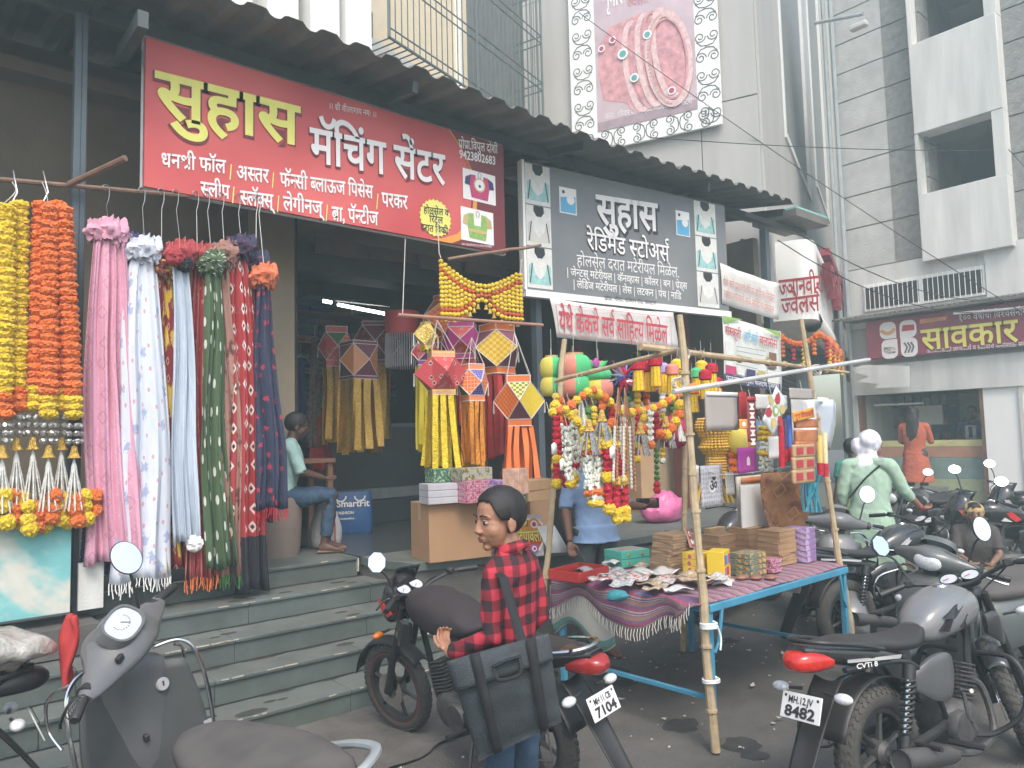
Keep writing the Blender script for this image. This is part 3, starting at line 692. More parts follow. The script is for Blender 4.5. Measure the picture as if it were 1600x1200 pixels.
for (x0, y0, x1, y1, kx) in ((1374, 505, 1401, 528, 0), (1405, 502, 1433, 526, 1), (1377, 532, 1404, 559, 2), (1407, 529, 1435, 556, 3)):
    a = FB.uv(x0, y0); b = FB.uv(x1, y1); w_, h_ = b[0]-a[0], a[1]-b[1]; r_ = w_*.35; cx, cy = a[0], b[1]
    pts = []
    for q, (qx, qy) in enumerate(((1, 0), (1, 1), (0, 1), (0, 0))):
        sharp = (q == kx % 2) if False else False
        ccx = cx+(w_-r_ if qx else r_); ccy = cy+(h_-r_ if qy else r_)
        if (kx == 0 and (qx, qy) in ((1, 0),)) or (kx == 1 and (qx, qy) == (0, 0)) or (kx == 2 and (qx, qy) == (1, 1)) or (kx == 3 and (qx, qy) == (0, 1)): pts.append((cx+qx*w_, cy+qy*h_)); continue
        a0 = {(1, 0): -90, (1, 1): 0, (0, 1): 90, (0, 0): 180}[(qx, qy)]
        pts += [(ccx+r_*math.cos(R(a0+t*22.5)), ccy+r_*math.sin(R(a0+t*22.5))) for t in range(5)]
    FB.poly(pts, m_wht, .006, 'picture_panel', px=False)
    c = (cx+w_/2, cy+h_/2)
    if kx == 0: FB.strokes([[(c[0]+.11*math.cos(R(t)), c[1]+.05+.1*math.sin(R(t))) for t in range(200, 345, 12)]], .06, M('orange_hairclip', (.75, .4, .15), .5), .009, px=False)
    if kx == 1: FB.poly([(c[0]-.1, c[1]-.03), (c[0]+.1, c[1]-.03), (c[0]+.1, c[1]+.06), (c[0]-.08, c[1]+.07)], m_redp, .009, px=False)
    if kx == 2: FB.strokes([[(c[0]+.09*math.cos(R(t+q*40)), c[1]-.02+.05*math.sin(R(t))) for t in range(0, 360, 30)] for q in range(3)], .008, m_joint, .009, px=False)
    if kx == 3: FB.strokes([[(c[0]-.07+.05*q, c[1]-.09), (c[0]-.03+.05*q, c[1]), (c[0]-.07+.05*q, c[1]+.08)] for q in range(3)], .03, m_joint, .009, px=False)
w = MB(); w.bx((12.5, .5, o_.z+.02), (12.95, o_.y+.3, o_.z+.05))
for k in range(70): w.cyl((12.5, .55+k*.08, o_.z+.06), (13, .55+k*.08, o_.z+.16), .02, n=5)
w.build('rain_hood', m_roof, sg, world=True)
w = MB(); w.cyl((12.6, P(1490, 490, X=12.6).y, P(1490, 490, X=12.6).z), (12.6, P(1640, 477, X=12.6).y, P(1640, 477, X=12.6).z), .02, n=6); w.build('tube_holder', m_white, sg, world=True)
tr = thing('torn_awning', 'torn white awning scrap hanging under the left end of the maroon sign', 'awning', (12.6, 5.8, 2.5))
w = MB(); pts = [(1337, 574), (1350, 570), (1420, 572), (1420, 604), (1366, 607), (1372, 600), (1340, 596), (1358, 588), (1336, 582)]
q = [P(x, y, X=12.62) for x, y in pts]; w.add([p for p in q]+[p+V((.03, 0, 0)) for p in q], [tuple(range(9)), tuple(range(9, 18))]+[(i, (i+1) % 9, (i+1) % 9+9, i+9) for i in range(9)]); w.build('torn_cloth', m_concl, tr, world=True, smooth=False)

# ---------------------------------------------------------------- canopy
cn = thing('canopy', 'long rusty corrugated tin canopy on steel beams over both shopfronts', 'canopy', (5, 5.2, 4.4))
def prof(x):
    t = ((x-1.92) % .257)/.257
    return .045*max(0, min(1, 2.6-abs(t-.5)*2*3.4)) if abs(t-.5) < .42 else 0
k = -14.0; sheet = 0
x0 = -2.6
xe = [x0+i*.257*7 for i in range(7)]; xe[-1] = 8.64
for a, b in zip(xe, xe[1:]):
    w = MB(); N = int((b-a+.1)/.0257)
    def fn(u, v, a=a, b=b, s=sheet):
        x = a-.06+(b-a+.06)*u; y = 4.6+v*2.75+.012*math.sin(s*2.1)
        return V((x, y, 4.4+.035*math.sin(x*.9)+(y-4.6)*.17+prof(x)+(.006 if s % 2 else 0)))
    w.grid(fn, N, 3); w.build('roof_sheet', m_roof, cn, world=True, ang=25, solid=.004); sheet += 1
def beam(nm, a, b, wd, ht, mat=m_dsteel, par=cn):
    a, b = V(a), V(b); d = (b-a).normalized(); sd = d.cross(V(HZ)).normalized(); up = sd.cross(d)
    w = MB(); w.box((a+b)/2, ((b-a).length, wd, ht), m=Matrix((d, sd, up)).transposed()); return w.build(nm, mat, par, world=True, bevel=.004)
beam('front_beam', (-2.6, 5.24, 4.41), (8.7, 5.24, 4.43), .06, .11); beam('rear_beam', (-2.6, 6.5, 4.58), (8.8, 6.5, 4.6), .06, .1)
for x in (-1.2, .95, 3.1, 5.0, 7.0, 8.6): beam('rafter', (x, 4.72, 4.36), (x, 7.1, 4.73), .05, .09)
w = MB(); e = P(212, 40, Y=4.75); w.bx((e.x-.01, 4.66, e.z-.045), (e.x+.05, 5.2, e.z+.06)); w.build('beam_stub', m_dsteel, cn, world=True)
c2 = thing('small_canopy', 'flat teal edged canopy piece stepped past the right end of the corrugated roof', 'canopy', (8.7, 4.7, 4.3))
for nm, z, h, mt in (('roof_sheet', 4.42, .03, M('teal_paint', (.25, .5, .45), .5)), ('fascia', 4.32, .1, m_roof)):
    pa, pb = P(1217, 325, Y=4.75), P(1294, 317, Y=4.9); w = MB(); w.bx((8.72, 4.62, z), (9.55, 5.25, z+h-.002)); w.build(nm, mt, c2, world=True, bevel=.004)
w = MB(); w.bx((8.0, 4.9, 4.25), (9.5, 4.98, 4.31)); w.build('support_channel', m_dsteel, c2, world=True)
for i, (x, y, zb_, zt, r, lab) in enumerate(((.89, 5.2, .42, 4.36, .036, 'blue grey steel post beside the marigold garlands'), (4.9, 5.36, .72, 4.36, .04, 'dark steel post between the two big signs'), (8.55, 4.98, .72, 4.2, .045, 'steel post at the right end of the canopy behind the faded banner'))):
    t = thing('canopy_post', lab, 'post', (x, y, zb_), group='canopy posts')
    w = MB(); w.bx((x-r, y-r, zb_), (x+r*.1, y+r, zt)); w.build('channel', m_steel, t, world=True, bevel=.004)
    w = MB(); w.bx((x+r*.12, y-r*.9, zb_), (x+r, y+r*.9, zt)); w.build('flange', m_steel, t, world=True, bevel=.004)
    w = MB(); w.bx((x-.08, y-.08, zb_), (x+.08, y+.08, zb_+.012)); w.build('foot_plate', m_dsteel, t, world=True)

# ---------------------------------------------------------------- red shop sign
m_sred = bpy.data.materials.new('red_sign_print'); m_sred.use_nodes = True
t = m_sred.node_tree; b = t.nodes['Principled BSDF']; b.inputs['Roughness'].default_value = .45
tc = nn(t, 'TexCoord'); nz = nn(t, 'TexNoise', Scale=1.2, Detail=1.0); t.links.new(tc.outputs['Object'], nz.inputs[0]); cr = nn(t, 'ValToRGB')
cr.color_ramp.elements[0].position = .35; cr.color_ramp.elements[0].color = (.5, .06, .06, 1); cr.color_ramp.elements[1].position = .7; cr.color_ramp.elements[1].color = (.66, .12, .11, 1)
t.links.new(nz.outputs[0], cr.inputs[0]); t.links.new(cr.outputs[0], b.inputs['Base Color'])
rs = thing('red_sign', 'big red shop sign with yellow and white Marathi lettering under the canopy edge', 'sign', (1.25, 5.2, 3.28))
zl, zr_ = 3.285, 3.30; X0, X1 = 1.245, 4.3
w = MB(); w.bx((X0, 5.1, 3.29), (X1, 5.145, 4.3)); w.build('board', m_sred, rs, world=True, bevel=.003)
w = MB()
for a, b_ in (((X0, 5.12, 3.28), (X1, 5.12, 3.28)), ((X0, 5.12, 4.31), (X1, 5.12, 4.31)), ((X0-.008, 5.12, 3.28), (X0-.008, 5.12, 4.31)), ((X1+.008, 5.12, 3.28), (X1+.008, 5.12, 4.31))): w.cyl(a, b_, .012, n=4)
w.build('frame', M('galvanised', (.45, .46, .46), .4, metal=.6), rs, world=True)
RB = Board((X0, 5.1, 3.29), (1, 0, 0), HZ, rs)
m_dred = M('print_dark_red', (.17, .02, .025), .5, var=.05); m_org = M('print_orange', (.75, .3, .05), .5, var=.05)
W_, H_ = X1-X0, 1.01
def rb(u, v): return (u*W_, v*H_)
arcp = [(.80, 1.0), (.843, .86), (.868, .7), (.878, .52), (.873, .35), (.855, .2), (.83, .09), (.80, .0)]
RB.poly([rb(*p) for p in ([(1.0, 1.0)]+arcp[:]+[(1.0, 0.0)])], m_dred, .0025, 'corner_panel', px=False)
RB.poly([rb(*p) for p in (arcp[3:]+[(.74, 0.0), (.80, .07), (.84, .2), (.862, .37), (.868, .52)])][::1], m_sred, .003, 'corner_panel', px=False)
RB.strokes([[rb(.80, 1.0), rb(.843, .86), rb(.87, .7), rb(.882, .52)], ], .012, m_org, .0045, px=False)
w = MB(); q1 = [(.845, .84), (.873, .68), (.884, .5), (.878, .34), (.858, .2), (.82, .09), (.77, .03), (.73, .0)]; q2 = [(.849, .84), (.882, .68), (.897, .5), (.893, .32), (.872, .16), (.83, .04), (.80, .0), (.76, .0)]
w.add([RB.w(*rb(*p), .0045) for p in q1+q2], [(i, i+1, i+9, i+8) for i in range(7)]); w.build('arc', m_org, rs, world=True, smooth=False)
def tx(s, a, b, h, m_, bold=.0, off=.006, **k): return RB.text(s, a, b, h, m_, bold, off, **k)
tx('सुहास', (243, 181), (466, 229), 67, m_dred, .045, .0065); tx('सुहास', (243, 179), (466, 227), 67, m_yel, .022, .010)
tx('मॅचिंग सेंटर', (484, 254), (694, 291), 52, m_dred, .035, .0065); tx('मॅचिंग सेंटर', (484, 252), (694, 289), 52, m_wht, .016, .010)
for s, a, b_ in (('धनश्री फॉल', (251, 260), (352, 271)), ('अस्तर', (369, 280), (419, 286)), ('फॅन्सी ब्लाऊज पिसेस', (437, 291), (582, 310)), ('परकर', (596, 322), (636, 327)), ('स्लीप', (313, 305), (358, 311)), ('स्लॅक्स्', (375, 319), (426, 325)), ('लेगीनज्', (442, 328), (503, 336)), ('ब्रा, पॅन्टीज', (518, 344), (590, 352))):
    tx(s, a, b_, 21, m_wht, .018)
RB.strokes([[(361, 257), (359, 281)], [(427, 270), (425, 294)], [(590, 303), (588, 327)], [(365, 292), (363, 318)], [(435, 306), (433, 332)], [(511, 320), (509, 346)]], .008, m_yel, .006, 'divider')
tx('।। श्री वीतरागाय नमः ।।', (513, 170), (588, 184), 9, m_wht, 0)
tx('प्रोप्रा.विपुल दोशी', (716, 231), (777, 240), 13, m_wht, .012); tx('9423802683', (717, 247), (774, 258), 12, m_wht, .02)
tx('RD GRAPHICS # 9561922882', (721, 383), (768, 387), 3, m_wht, 0)
c = RB.uv(680, 341); bad = RB.poly([(c[0]+(.165 if k % 2 else .15)*math.cos(k*math.pi/24), c[1]+(.165 if k % 2 else .15)*math.sin(k*math.pi/24)) for k in range(48)], m_yel, .007, 'badge', px=False)
m_ink = M('print_ink', (.03, .025, .03), .6)
tx('होलसेल व', (661, 333), (700, 338), 10, m_ink, .01, .010); tx('रिटेल', (670, 347), (691, 350), 10, m_ink, .01, .010); tx('दरात विक्री', (657, 360), (699, 366), 10, m_ink, .01, .010)
m_pink = M('print_magenta', (.5, .04, .14), .5, var=.2, scale=40); m_grn = M('print_green', (.25, .42, .1), .5, var=.25, scale=40); m_navy = M('print_navy', (.04, .04, .12), .5); m_gold = M('print_gold', (.5, .4, .16), .5)
for (x0, y0, x1, y1, mc, ms) in ((722, 262, 774, 322, m_pink, m_navy), (719, 322, 771, 384, m_grn, m_gold)):
    a, b_ = RB.uv(x0, y0+.0), RB.uv(x1, y1); ax, bx_ = a[0], b_[0]; top, bot = RB.uv(x0, y0)[1], RB.uv(x1, y1)[1]
    RB.poly([(ax, bot), (bx_, bot), (bx_, top), (ax, top)], m_wht, .0065, 'photo_panel', px=False)
    def q(u, v): return (ax+(bx_-ax)*u, bot+(top-bot)*v)
    RB.poly([q(*p) for p in ((.25, .1), (.75, .08), (.82, .62), (.78, .84), (.62, .86), (.6, .5), (.4, .5), (.38, .86), (.22, .84), (.17, .62))], mc, .009, 'blouse_picture', px=False)
    for s_ in (0, 1):
        f = (lambda u: u) if not s_ else (lambda u: 1-u)
        RB.poly([q(f(u), v) for u, v in ((.24, .84), (.08, .74), (.05, .5), (.2, .47))], ms, .0095, 'blouse_picture', px=False)
    cc = q(.5, .55)
    if mc is m_pink: RB.disc(cc, .065, .065, m_gold, .0098, px=False); RB.disc(cc, .052, .052, m_wht, .0108, px=False); RB.disc((cc[0], cc[1]-.01), .014, .014, m_ink, .0118, px=False)
    else: RB.poly([q(*p) for p in ((.22, .38), (.78, .38), (.76, .28), (.24, .28))], m_gold, .0108, 'blouse_picture', px=False)
    RB.strokes([[(cc[0]-.01, cc[1]+.06), (cc[0]-.02, cc[1]+.1), (cc[0], cc[1]+.12), (cc[0]+.02, cc[1]+.1), (cc[0]+.01, cc[1]+.06)]], .005, m_ink, .0125, px=False)

# ---------------------------------------------------------------- grey second sign
gs = thing('grey_sign', 'grey shop sign with white Marathi lettering and strips of blouse pictures at both ends', 'sign', (4.66, 5.3, 3.0))
G0 = V((4.66, 5.22, 3.02)); gd = V((2.84, -.35, 0)).normalized(); gl = 2.87; gnn = gd.cross(V(HZ))
w = MB(); w.prism([(0, 0), (gl, 0), (gl, 1.26), (0, 1.26)], G0, gd, HZ, -.06); w.build('board', M('grey_sign_print', (.17, .175, .18), .45, var=.25, scale=.8), gs, world=True, smooth=False)
w = MB(); w.prism([(-.02, -.07), (gl+.02, -.07), (gl+.02, -.003), (-.02, -.003)], G0+gnn*.012, gd, HZ, -.08); w.prism([(-.03, -.003), (-.002, -.003), (-.002, 1.27), (-.03, 1.27)], G0+gnn*.01, gd, HZ, -.08); w.build('frame', m_white, gs, world=True, smooth=False)
GB = Board(G0, gd, HZ, gs)
def tg(s, a, b, h, bold=.0, m_=m_wht, off=.006): return GB.text(s, a, b, h, m_, bold, off)
tg('सुहास', (934, 352), (1029, 364), 44, .05, m_ink, .005); tg('सुहास', (932, 349), (1027, 361), 44, .02, off=.009)
tg('रेडिमेड स्टोअर्स', (917, 390), (1045, 410), 26, .045, m_ink, .005); tg('रेडिमेड स्टोअर्स', (917, 389), (1045, 409), 26, .01, off=.009)
tg('होलसेल दरात मटेरीयल मिळेल.', (901, 415), (1061, 434), 17, 0)
tg('| जेन्टस् मटेरीयल | कॅनव्हास | कॉलर | बन | थ्रेड्स', (885, 430), (1073, 452), 11, .012); tg('| लेडिज मटेरीयल | लेस | लटकन | पंच | नाडि', (895, 449), (1064, 468), 11, .012)
GB.text('प्रोप्रा. गौरव, वर्तमान रोड, फलटण', (943, 469), (1024, 477), 6, m_ink, .0, .016)
m_sky = M('print_sky_blue', (.1, .38, .6), .5, var=.03); m_aqua = M('print_aqua', (.3, .52, .5), .5, var=.2, scale=25); m_hair = M('print_black_hair', (.02, .02, .02), .6); m_skinp = M('print_pale', (.66, .66, .62), .5, var=.1, scale=20)
for (x0, x1, sgn) in ((823, 862, 0), (1087, 1120, 1)):
    u0, u1 = GB.uv(x0, 400)[0], GB.uv(x1, 400)[0]
    for k in range(3):
        v0, v1 = .02+k*.412, .42+k*.412
        GB.poly([(u0, v0), (u1, v0), (u1, v1), (u0, v1)], m_skinp, .004, 'picture', px=False)
        f = lambda a, b: (u0+(u1-u0)*a, v0+(v1-v0)*b)
        GB.poly([f(.3, 1), f(.7, 1), f(.72, .85), f(.6, .74), f(.42, .74), f(.3, .86)], m_hair, .006, 'picture', px=False)
        GB.poly([f(.05, .1), f(.95, .1), f(.95, .55), f(.8, .6), f(.7, .35), f(.5, .22), f(.3, .35), f(.2, .62), f(.06, .55)], m_aqua if (k+sgn) % 3 != 1 else m_lgrey, .006, 'picture', px=False)
        GB.strokes([[f(.1, .12), f(.2, .6)], [f(.9, .12), f(.8, .6)]], .012, m_ink, .0075, px=False)
for (x0, y0, x1, y1) in ((873, 291, 901, 337), (1055, 328, 1078, 371)):
    a, b_ = GB.uv(x0, y0), GB.uv(x1, y1)
    GB.poly([(a[0], b_[1]), (b_[0], b_[1]), (b_[0], a[1]), (a[0], a[1])], m_wht, .004, 'packet_picture', px=False)
    d = .012; h_ = a[1]-b_[1]
    GB.poly([(a[0]+d, b_[1]+d), (b_[0]-d, b_[1]+d), (b_[0]-d, b_[1]+h_*.7), (a[0]+d, b_[1]+h_*.6)], m_sky, .0065, 'packet_picture', px=False)
    GB.disc(((a[0]+b_[0])/2+.03, b_[1]+h_*.55), .05, .05, m_wht, .009, px=False, name='packet_picture'); GB.disc((a[0]+.05, a[1]-.05), .018, .018, m_navy, .009, px=False, name='packet_picture')

# ---------------------------------------------------------------- cloth and paper banners
def banner(nm, label, cat, corners, plane, mat, sag=.02, parts=(10, 6), group=None):
    q = [P(x, y, pl=plane) for x, y in corners]   # tl, tr, br, bl
    t = thing(nm, label, cat, tuple(q[3]), group=group)
    n = plane[1].normalized()
    def fn(u, v):
        a = q[0].lerp(q[1], u); b = q[3].lerp(q[2], u); p = a.lerp(b, v)
        return p + n*(sag*math.sin(u*5+v*3)*.6+sag*.5*math.sin(u*13+1)) - V((0, 0, sag*math.sin(math.pi*u)*(1-v)))
    MB().grid(fn, *parts).build('sheet', mat, t, world=True, solid=.002)
    return t, Board(plane[0]+n*(sag+.006), -n.cross(V(HZ)).normalized()*-1 if False else V(HZ).cross(n).normalized(), HZ, t), q
m_cloth = M('banner_cloth', (.62, .6, .57), .85, var=.06)
pl1 = (V((5.0, 4.86, 2.8)), V((-.1, -1, 0)).normalized())
t1, b1_, _ = banner('cake_banner', 'white cloth banner with one line of red Marathi letters under the grey sign', 'banner', ((858, 466), (1052, 488), (1058, 545), (869, 527)), pl1, m_cloth)
m_bred = M('banner_red', (.5, .05, .07), .7)
b1_.text('येथे केकचे सर्व साहित्य मिळेल', (874, 517), (1043, 537), 31, m_bred, .012)
b1_.strokes([[(868, 475), (1047, 496)], [(874, 522), (1050, 541)], [(868, 475), (874, 522)], [(1047, 496), (1050, 541)]], .004, m_bred, .003, 'border')
pl2 = (V((7.6, 4.86, 2.8)), V((-.1, -1, 0)).normalized())
t2, b2_, _ = banner('faded_banner', 'faded white cloth banner with two lines of pale red letters beside the end post', 'banner', ((1124, 411), (1217, 442), (1214, 500), (1127, 474)), pl2, m_cloth)
m_fred = M('faded_red', (.52, .2, .17), .8)
b2_.text('येथे सर्व प्रकारचे वैदिक साहित्य मिळेल', (1130, 446), (1210, 472), 11, m_fred, .0); b2_.text('तसेच खेळाचे सर्व साहित्य मिळेल', (1131, 464), (1209, 490), 11, m_fred, .0)
t3, b3_, _ = banner('class_poster', 'plastic poster with green corner, photos and a blue bottom strip, below the faded banner', 'poster', ((1127, 490), (1220, 518), (1219, 612), (1130, 596)), pl2, M('poster_white', (.66, .68, .64), .35, var=.04))
b3_.text('संस्कृती', (1133, 522), (1158, 530), 13, m_bred, .01); b3_.text('आर्ट वर्क', (1162, 531), (1184, 538), 13, m_sky, .01); b3_.text('क्लासेस', (1187, 538), (1214, 545), 13, m_bred, .01)
b3_.poly([(1131, 584), (1219, 600), (1219, 611), (1131, 596)], m_navy, .003); b3_.text('फलटण, तालुका फलटण जिल्हा', (1134, 594), (1216, 608), 7, m_wht, .0, .008)
b3_.poly([(1128, 493), (1160, 499), (1132, 505)], m_grn, .003); b3_.poly([(1190, 511), (1219, 519), (1219, 528)], m_grn, .003)
for k in range(5):
    b3_.strokes([[(1150, 541+k*7), (1196-k*3, 549+k*7)]], .006, m_joint, .004)
for (x0, y0, x1, y1, mt) in ((1133, 532, 1146, 570, m_skinp), (1134, 570, 1150, 583, m_pink), (1152, 574, 1163, 585, m_skinp), (1166, 576, 1180, 590, m_navy), (1184, 578, 1196, 592, m_gold), (1201, 550, 1213, 575, m_brownw), (1199, 578, 1216, 597, m_skinp)):
    b3_.poly([(x0, y1), (x1, y1+(x1-x0)*.2), (x1, y0+(x1-x0)*.2), (x0, y0)], mt, .004, 'photo')

# ---------------------------------------------------------------- bangle billboard on the angled face
bb = thing('bangle_billboard', 'tall framed advert of pink bangles in a white border with black scrollwork', 'billboard', tuple(A0+a1*1.8+V((0, 0, 5.2))))
bo = A0+an*.1
BBd = Board(bo, -a1, HZ, bb)
ur, vb = BBd.uv(1130, 195); ul, vbl = BBd.uv(897, 243)
w = MB(); w.prism([(ul, vb), (ur, vb), (ur, 9.6), (ul, 9.6)], bo, -a1, HZ, .05); w.build('white_border', m_white, bb, world=True, smooth=False, bevel=.004)
il, ir, ib = BBd.uv(936, 200)[0], BBd.uv(1092, 172)[0], BBd.uv(1092, 172)[1]
BBd.poly([(il, ib), (ir, ib), (ir, 9.5), (il, 9.5)], M('advert_background', (.52, .4, .43), .5, var=.12, scale=2.5), .056, 'advert_sheet', px=False)
m_scr = M('scroll_black', (.13, .13, .12), .6)
def spiral(cx, cy, r, a0, turn, n=16): return [(cx+r*(1-.72*k/n)*math.cos(a0+turn*k/n), cy+r*(1-.72*k/n)*math.sin(a0+turn*k/n)) for k in range(n+1)]
def scroll(x, y, s, vert=True):
    L = []
    for sx in (-1, 1):
        for sy in (-1, 1):
            A = spiral(sx*.055*s, sy*.075*s, .048*s, R(180 if sx > 0 else 0), sx*sy*R(-520)*1)
            B = [(sx*.0, sy*.16*s), (sx*.05*s, sy*.15*s), (sx*.085*s, sy*.11*s)]
            for Q in (A, B): L.append([(x+(a if vert else b), y+(b if vert else a)) for a, b in Q])
    return L
allS = []
mw = (il-ul)/2
z_ = vb+.32
while z_ < 9.4:
    allS += scroll(ul+mw, z_, mw/.125); allS += scroll(ir+(ur-ir)/2, z_, mw/.125); z_ += .325*mw/.125*1.02
x_ = ul+.42
while x_ < ur-.35: allS += scroll(x_, vb+(ib-vb)/2, mw/.14, False); x_ += .33*mw/.14
for q_ in allS: BBd.strokes([q_], .016, m_scr, .0535, 'scroll', px=False)
m_bang = M('bangle_pink', (.58, .28, .29), .5, var=.3, scale=9); m_bang2 = M('bangle_light_pink', (.68, .47, .45), .5, var=.2, scale=14); m_tealg = M('gem_teal', (.1, .35, .33), .3)
def oval(cx, cy, rx, ry, tilt, a0=0, a1_=360, n=28): return [(cx+rx*math.cos(R(a))*math.cos(tilt)-ry*math.sin(R(a))*math.sin(tilt), cy+rx*math.cos(R(a))*math.sin(tilt)+ry*math.sin(R(a))*math.cos(tilt)) for a in [a0+(a1_-a0)*k/n for k in range(n+1)]]
cc = BBd.uv(1045, 95)
BBd.poly([BBd.uv(*p) for p in ((945, 160), (937, 120), (938, 75), (955, 45), (1000, 25), (1040, 15), (1065, 40), (1085, 100), (1080, 145), (1040, 158), (985, 163))], m_bang, .059, 'bangle_picture', px=False)
for k, (dx, sc_) in enumerate(((-.75, 1.0), (-.62, 1.02), (-.48, 1.03), (-.34, 1.04), (-.2, 1.04), (-.02, 1.0))):
    BBd.strokes([oval(cc[0]+dx*.75, cc[1]+.02*k, .17*sc_, .68*sc_, .12, 70, 290)], (.085 if k % 2 else .045), m_bang2 if k % 2 else m_bang, .062+.002*k, 'bangle_picture', px=False)
BBd.strokes([oval(cc[0]+.02, cc[1], .3, .7, .1)], .10, m_bang2, .078, 'bangle_picture', px=False)
BBd.strokes([oval(cc[0]+.02, cc[1], .27, .62, .1)], .03, m_bang, .081, 'bangle_picture', px=False)
for k in range(34):
    a = 95+k*5; p = oval(cc[0]+.02, cc[1], .3, .7, .1, a, a+1, 1)[0]; BBd.disc(p, .016, .016, m_bang if k % 2 else m_gold, .083, 6, False, 'bangle_picture')
for x, y, r in ((976, 88, 1.2), (1014, 58, 1), (994, 125, 1), (943, 80, .8), (960, 66, .8), (1052, 145, .9)):
    c = BBd.uv(x, y); BBd.disc(c, .07*r, .07*r, m_wht, .085, px=False, name='gem_picture'); BBd.disc(c, .045*r, .045*r, m_tealg if x > 970 and x != 1052 else m_pink, .087, px=False, name='gem_picture')
BBd.poly([(il, ib), (ir, ib), (ir, ib+.14), (il, ib+.14)], M('advert_strip', (.35, .26, .28), .6), .058, px=False)
BBd.text('पत्ता : रविवार पेठ, विठ्ठल मंदिराजवळ, फलटण', (948, 189), (1083, 164), 8, m_wht, 0, .062)
BBd.text('शृंगार', (944, 18), (975, 8), 26, m_wht, .02, .064); BBd.text('ज्वेलर्स', (982, 14), (1016, 6), 16, m_bang, .02, .064)

# ================================================================ goods hanging outside
m_rust = M('rusty_pipe', (.2, .12, .08), .6, var=.3, scale=12, bump=.1)
m_wire = M('hanger_wire', (.35, .36, .36), .35, metal=.8)
m_rope = M('pale_rope', (.5, .48, .42), .9)
def pipe(nm, label, cat, a, b, r, mat, group=None, knots=0, r2=None):
    a, b = V(a), V(b); t = thing(nm, label, cat, tuple(a), group=group)
    n = 9; pts = [a.lerp(b, k/n)+V((noise.noise(a+V((k, 0, 0)))*.012, noise.noise(b+V((0, k, 3)))*.012, noise.noise(V((k, 7, a.x)))*.012))*(1 if knots else 0) for k in range(n+1)]
    MB().tube(pts, [r*(1+(.1*math.sin(k*2.7) if knots else 0))+((r2 or r)-r)*k/n for k in range(n+1)], 8).build('shaft', mat, t, world=True)
    if knots:
        w = MB()
        L = (b-a).length; m_ = max(2, int(L/.28))
        for k in range(1, m_): p = a.lerp(b, (k+.3*math.sin(k*5))/m_); d = (b-a).normalized()*.007; w.cyl(p-d, p+d, r*1.22, n=8)
        w.build('node_ring', mat, t, world=True, kind='stuff')
    return t
def rope(parent, pts, r=.003, mat=None, nm='cord'):
    return MB().tube(cat_(pts, 5), r, 5).build(nm, mat or m_rope, parent, world=True)
pipe('clothes_rail', 'rusty horizontal rail carrying the scarves and marigold bunches', 'rail', P(-140, 268, Y=5.12), P(560, 330, Y=5.12), .016, m_rust)
pipe('bent_pipe', 'short rusty pipe stub tied across the left post', 'pipe', P(108, 288, Y=5.1), P(196, 247, Y=4.7), .019, m_rust)
# --- scarves
def scarf(label, tx_, ty, bx_, by, wt, wb, mat, Y=4.98, pl=3, sd=0, knot=None, extra=None, fringe=None, hook=True, amp=.022):
    a, b = P(tx_, ty, Y=Y), P(bx_, by, Y=Y); s = (P(tx_+10, ty, Y=Y)-a).x/10
    t = thing('scarf', label, 'scarf', tuple(a), group='scarves and dupattas on wire hangers')
    w0, w1 = wt*s, wb*s; rr = random.Random(sd)
    ph = [rr.uniform(0, 6) for _ in range(4)]
    def fn(u, v):
        f = v**.6; wd = w0*.55+(w1-w0*.55)*f
        x = a.x+(b.x-a.x)*v+(u-.5)*wd*1.22+.012*math.sin(v*7+ph[3])+.02*noise.noise(V((u*4, v*3, ph[0]))); z = a.z+(b.z-a.z)*v
        am = amp*(.5+.8*v)*(1+.9*noise.noise(V((u*5+ph[1], v*2, 3))))
        return V((x, Y+am*math.sin(u*math.pi*2*pl+ph[0]+v*1.4)+am*.5*math.sin(u*math.pi*2*(pl*2+1)+ph[1]-v*2)+.01*math.sin(v*7+ph[2]), z+(.012*math.sin(u*9+ph[1]) if v == 1 else 0)))
    MB().grid(fn, pl*12, 26, lambda u, v: (u, 1-v)).build('cloth', mat, t, world=True, solid=.003)
    km = knot or mat
    w = MB()   # gathered, knotted top
    for k in range(7):
        an_ = k*2.4; c = a+V((math.cos(an_)*w0*.26, math.sin(an_)*.03, .02+.016*(k % 3)))
        w.grid(lambda u, v, c=c, k=k: c+V((math.cos(u*6.283)*.066*(1-.9*abs(v-.5)), math.sin(u*6.283)*.05*(1-.9*abs(v-.5)), (v-.5)*.13))*(1+.6*noise.noise(V((math.cos(u*6.283)*2.2, math.sin(u*6.283)*2.2+k*3, v*4)))), 24, 8)
    w.build('knot', km, t, world=True)
    if extra:
        for (u0, v0, r, mt) in extra:
            p = fn(u0, v0); q = inst('pompom', pom(mt, r > .05), PWi(t, p+V((0, -.03, 0))), t, sc=r*20)
    if fringe:
        w = MB()
        for k in range(26):
            p = fn(k/25, 1); w.tube([p, p+V((.004*math.sin(k*3), .004*math.cos(k), -.03)), p+V((.01*math.sin(k), 0, -.07-.02*math.sin(k*2)))], .0035, 4)
        w.build('fringe', fringe, t, world=True, kind='stuff')
    if hook:
        top = V((a.x, 5.12, P(tx_, 300, Y=5.12).z)); rz_ = 3.2+.13*(a.x-.9)+.016
        h = MB(); c = V((a.x+.01, 5.09, rz_))
        h.tube([c+V((.0, 0, -.02))]+arc(c, .02, 180, 0, 6)+[c+V((.018, 0, -.06)), c+V((.0, -.02, -.12)), a+V((0, 0, .12)), a+V((-.05, 0, .06))], .0028, 5)
        h.tube([a+V((0, 0, .12)), a+V((.06, 0, .05))], .0028, 5)
        h.build('hanger_hook', m_wire, t, world=True)
    return t
def PWi(t, p): return PW[root(t).name].inverted() @ V(p)
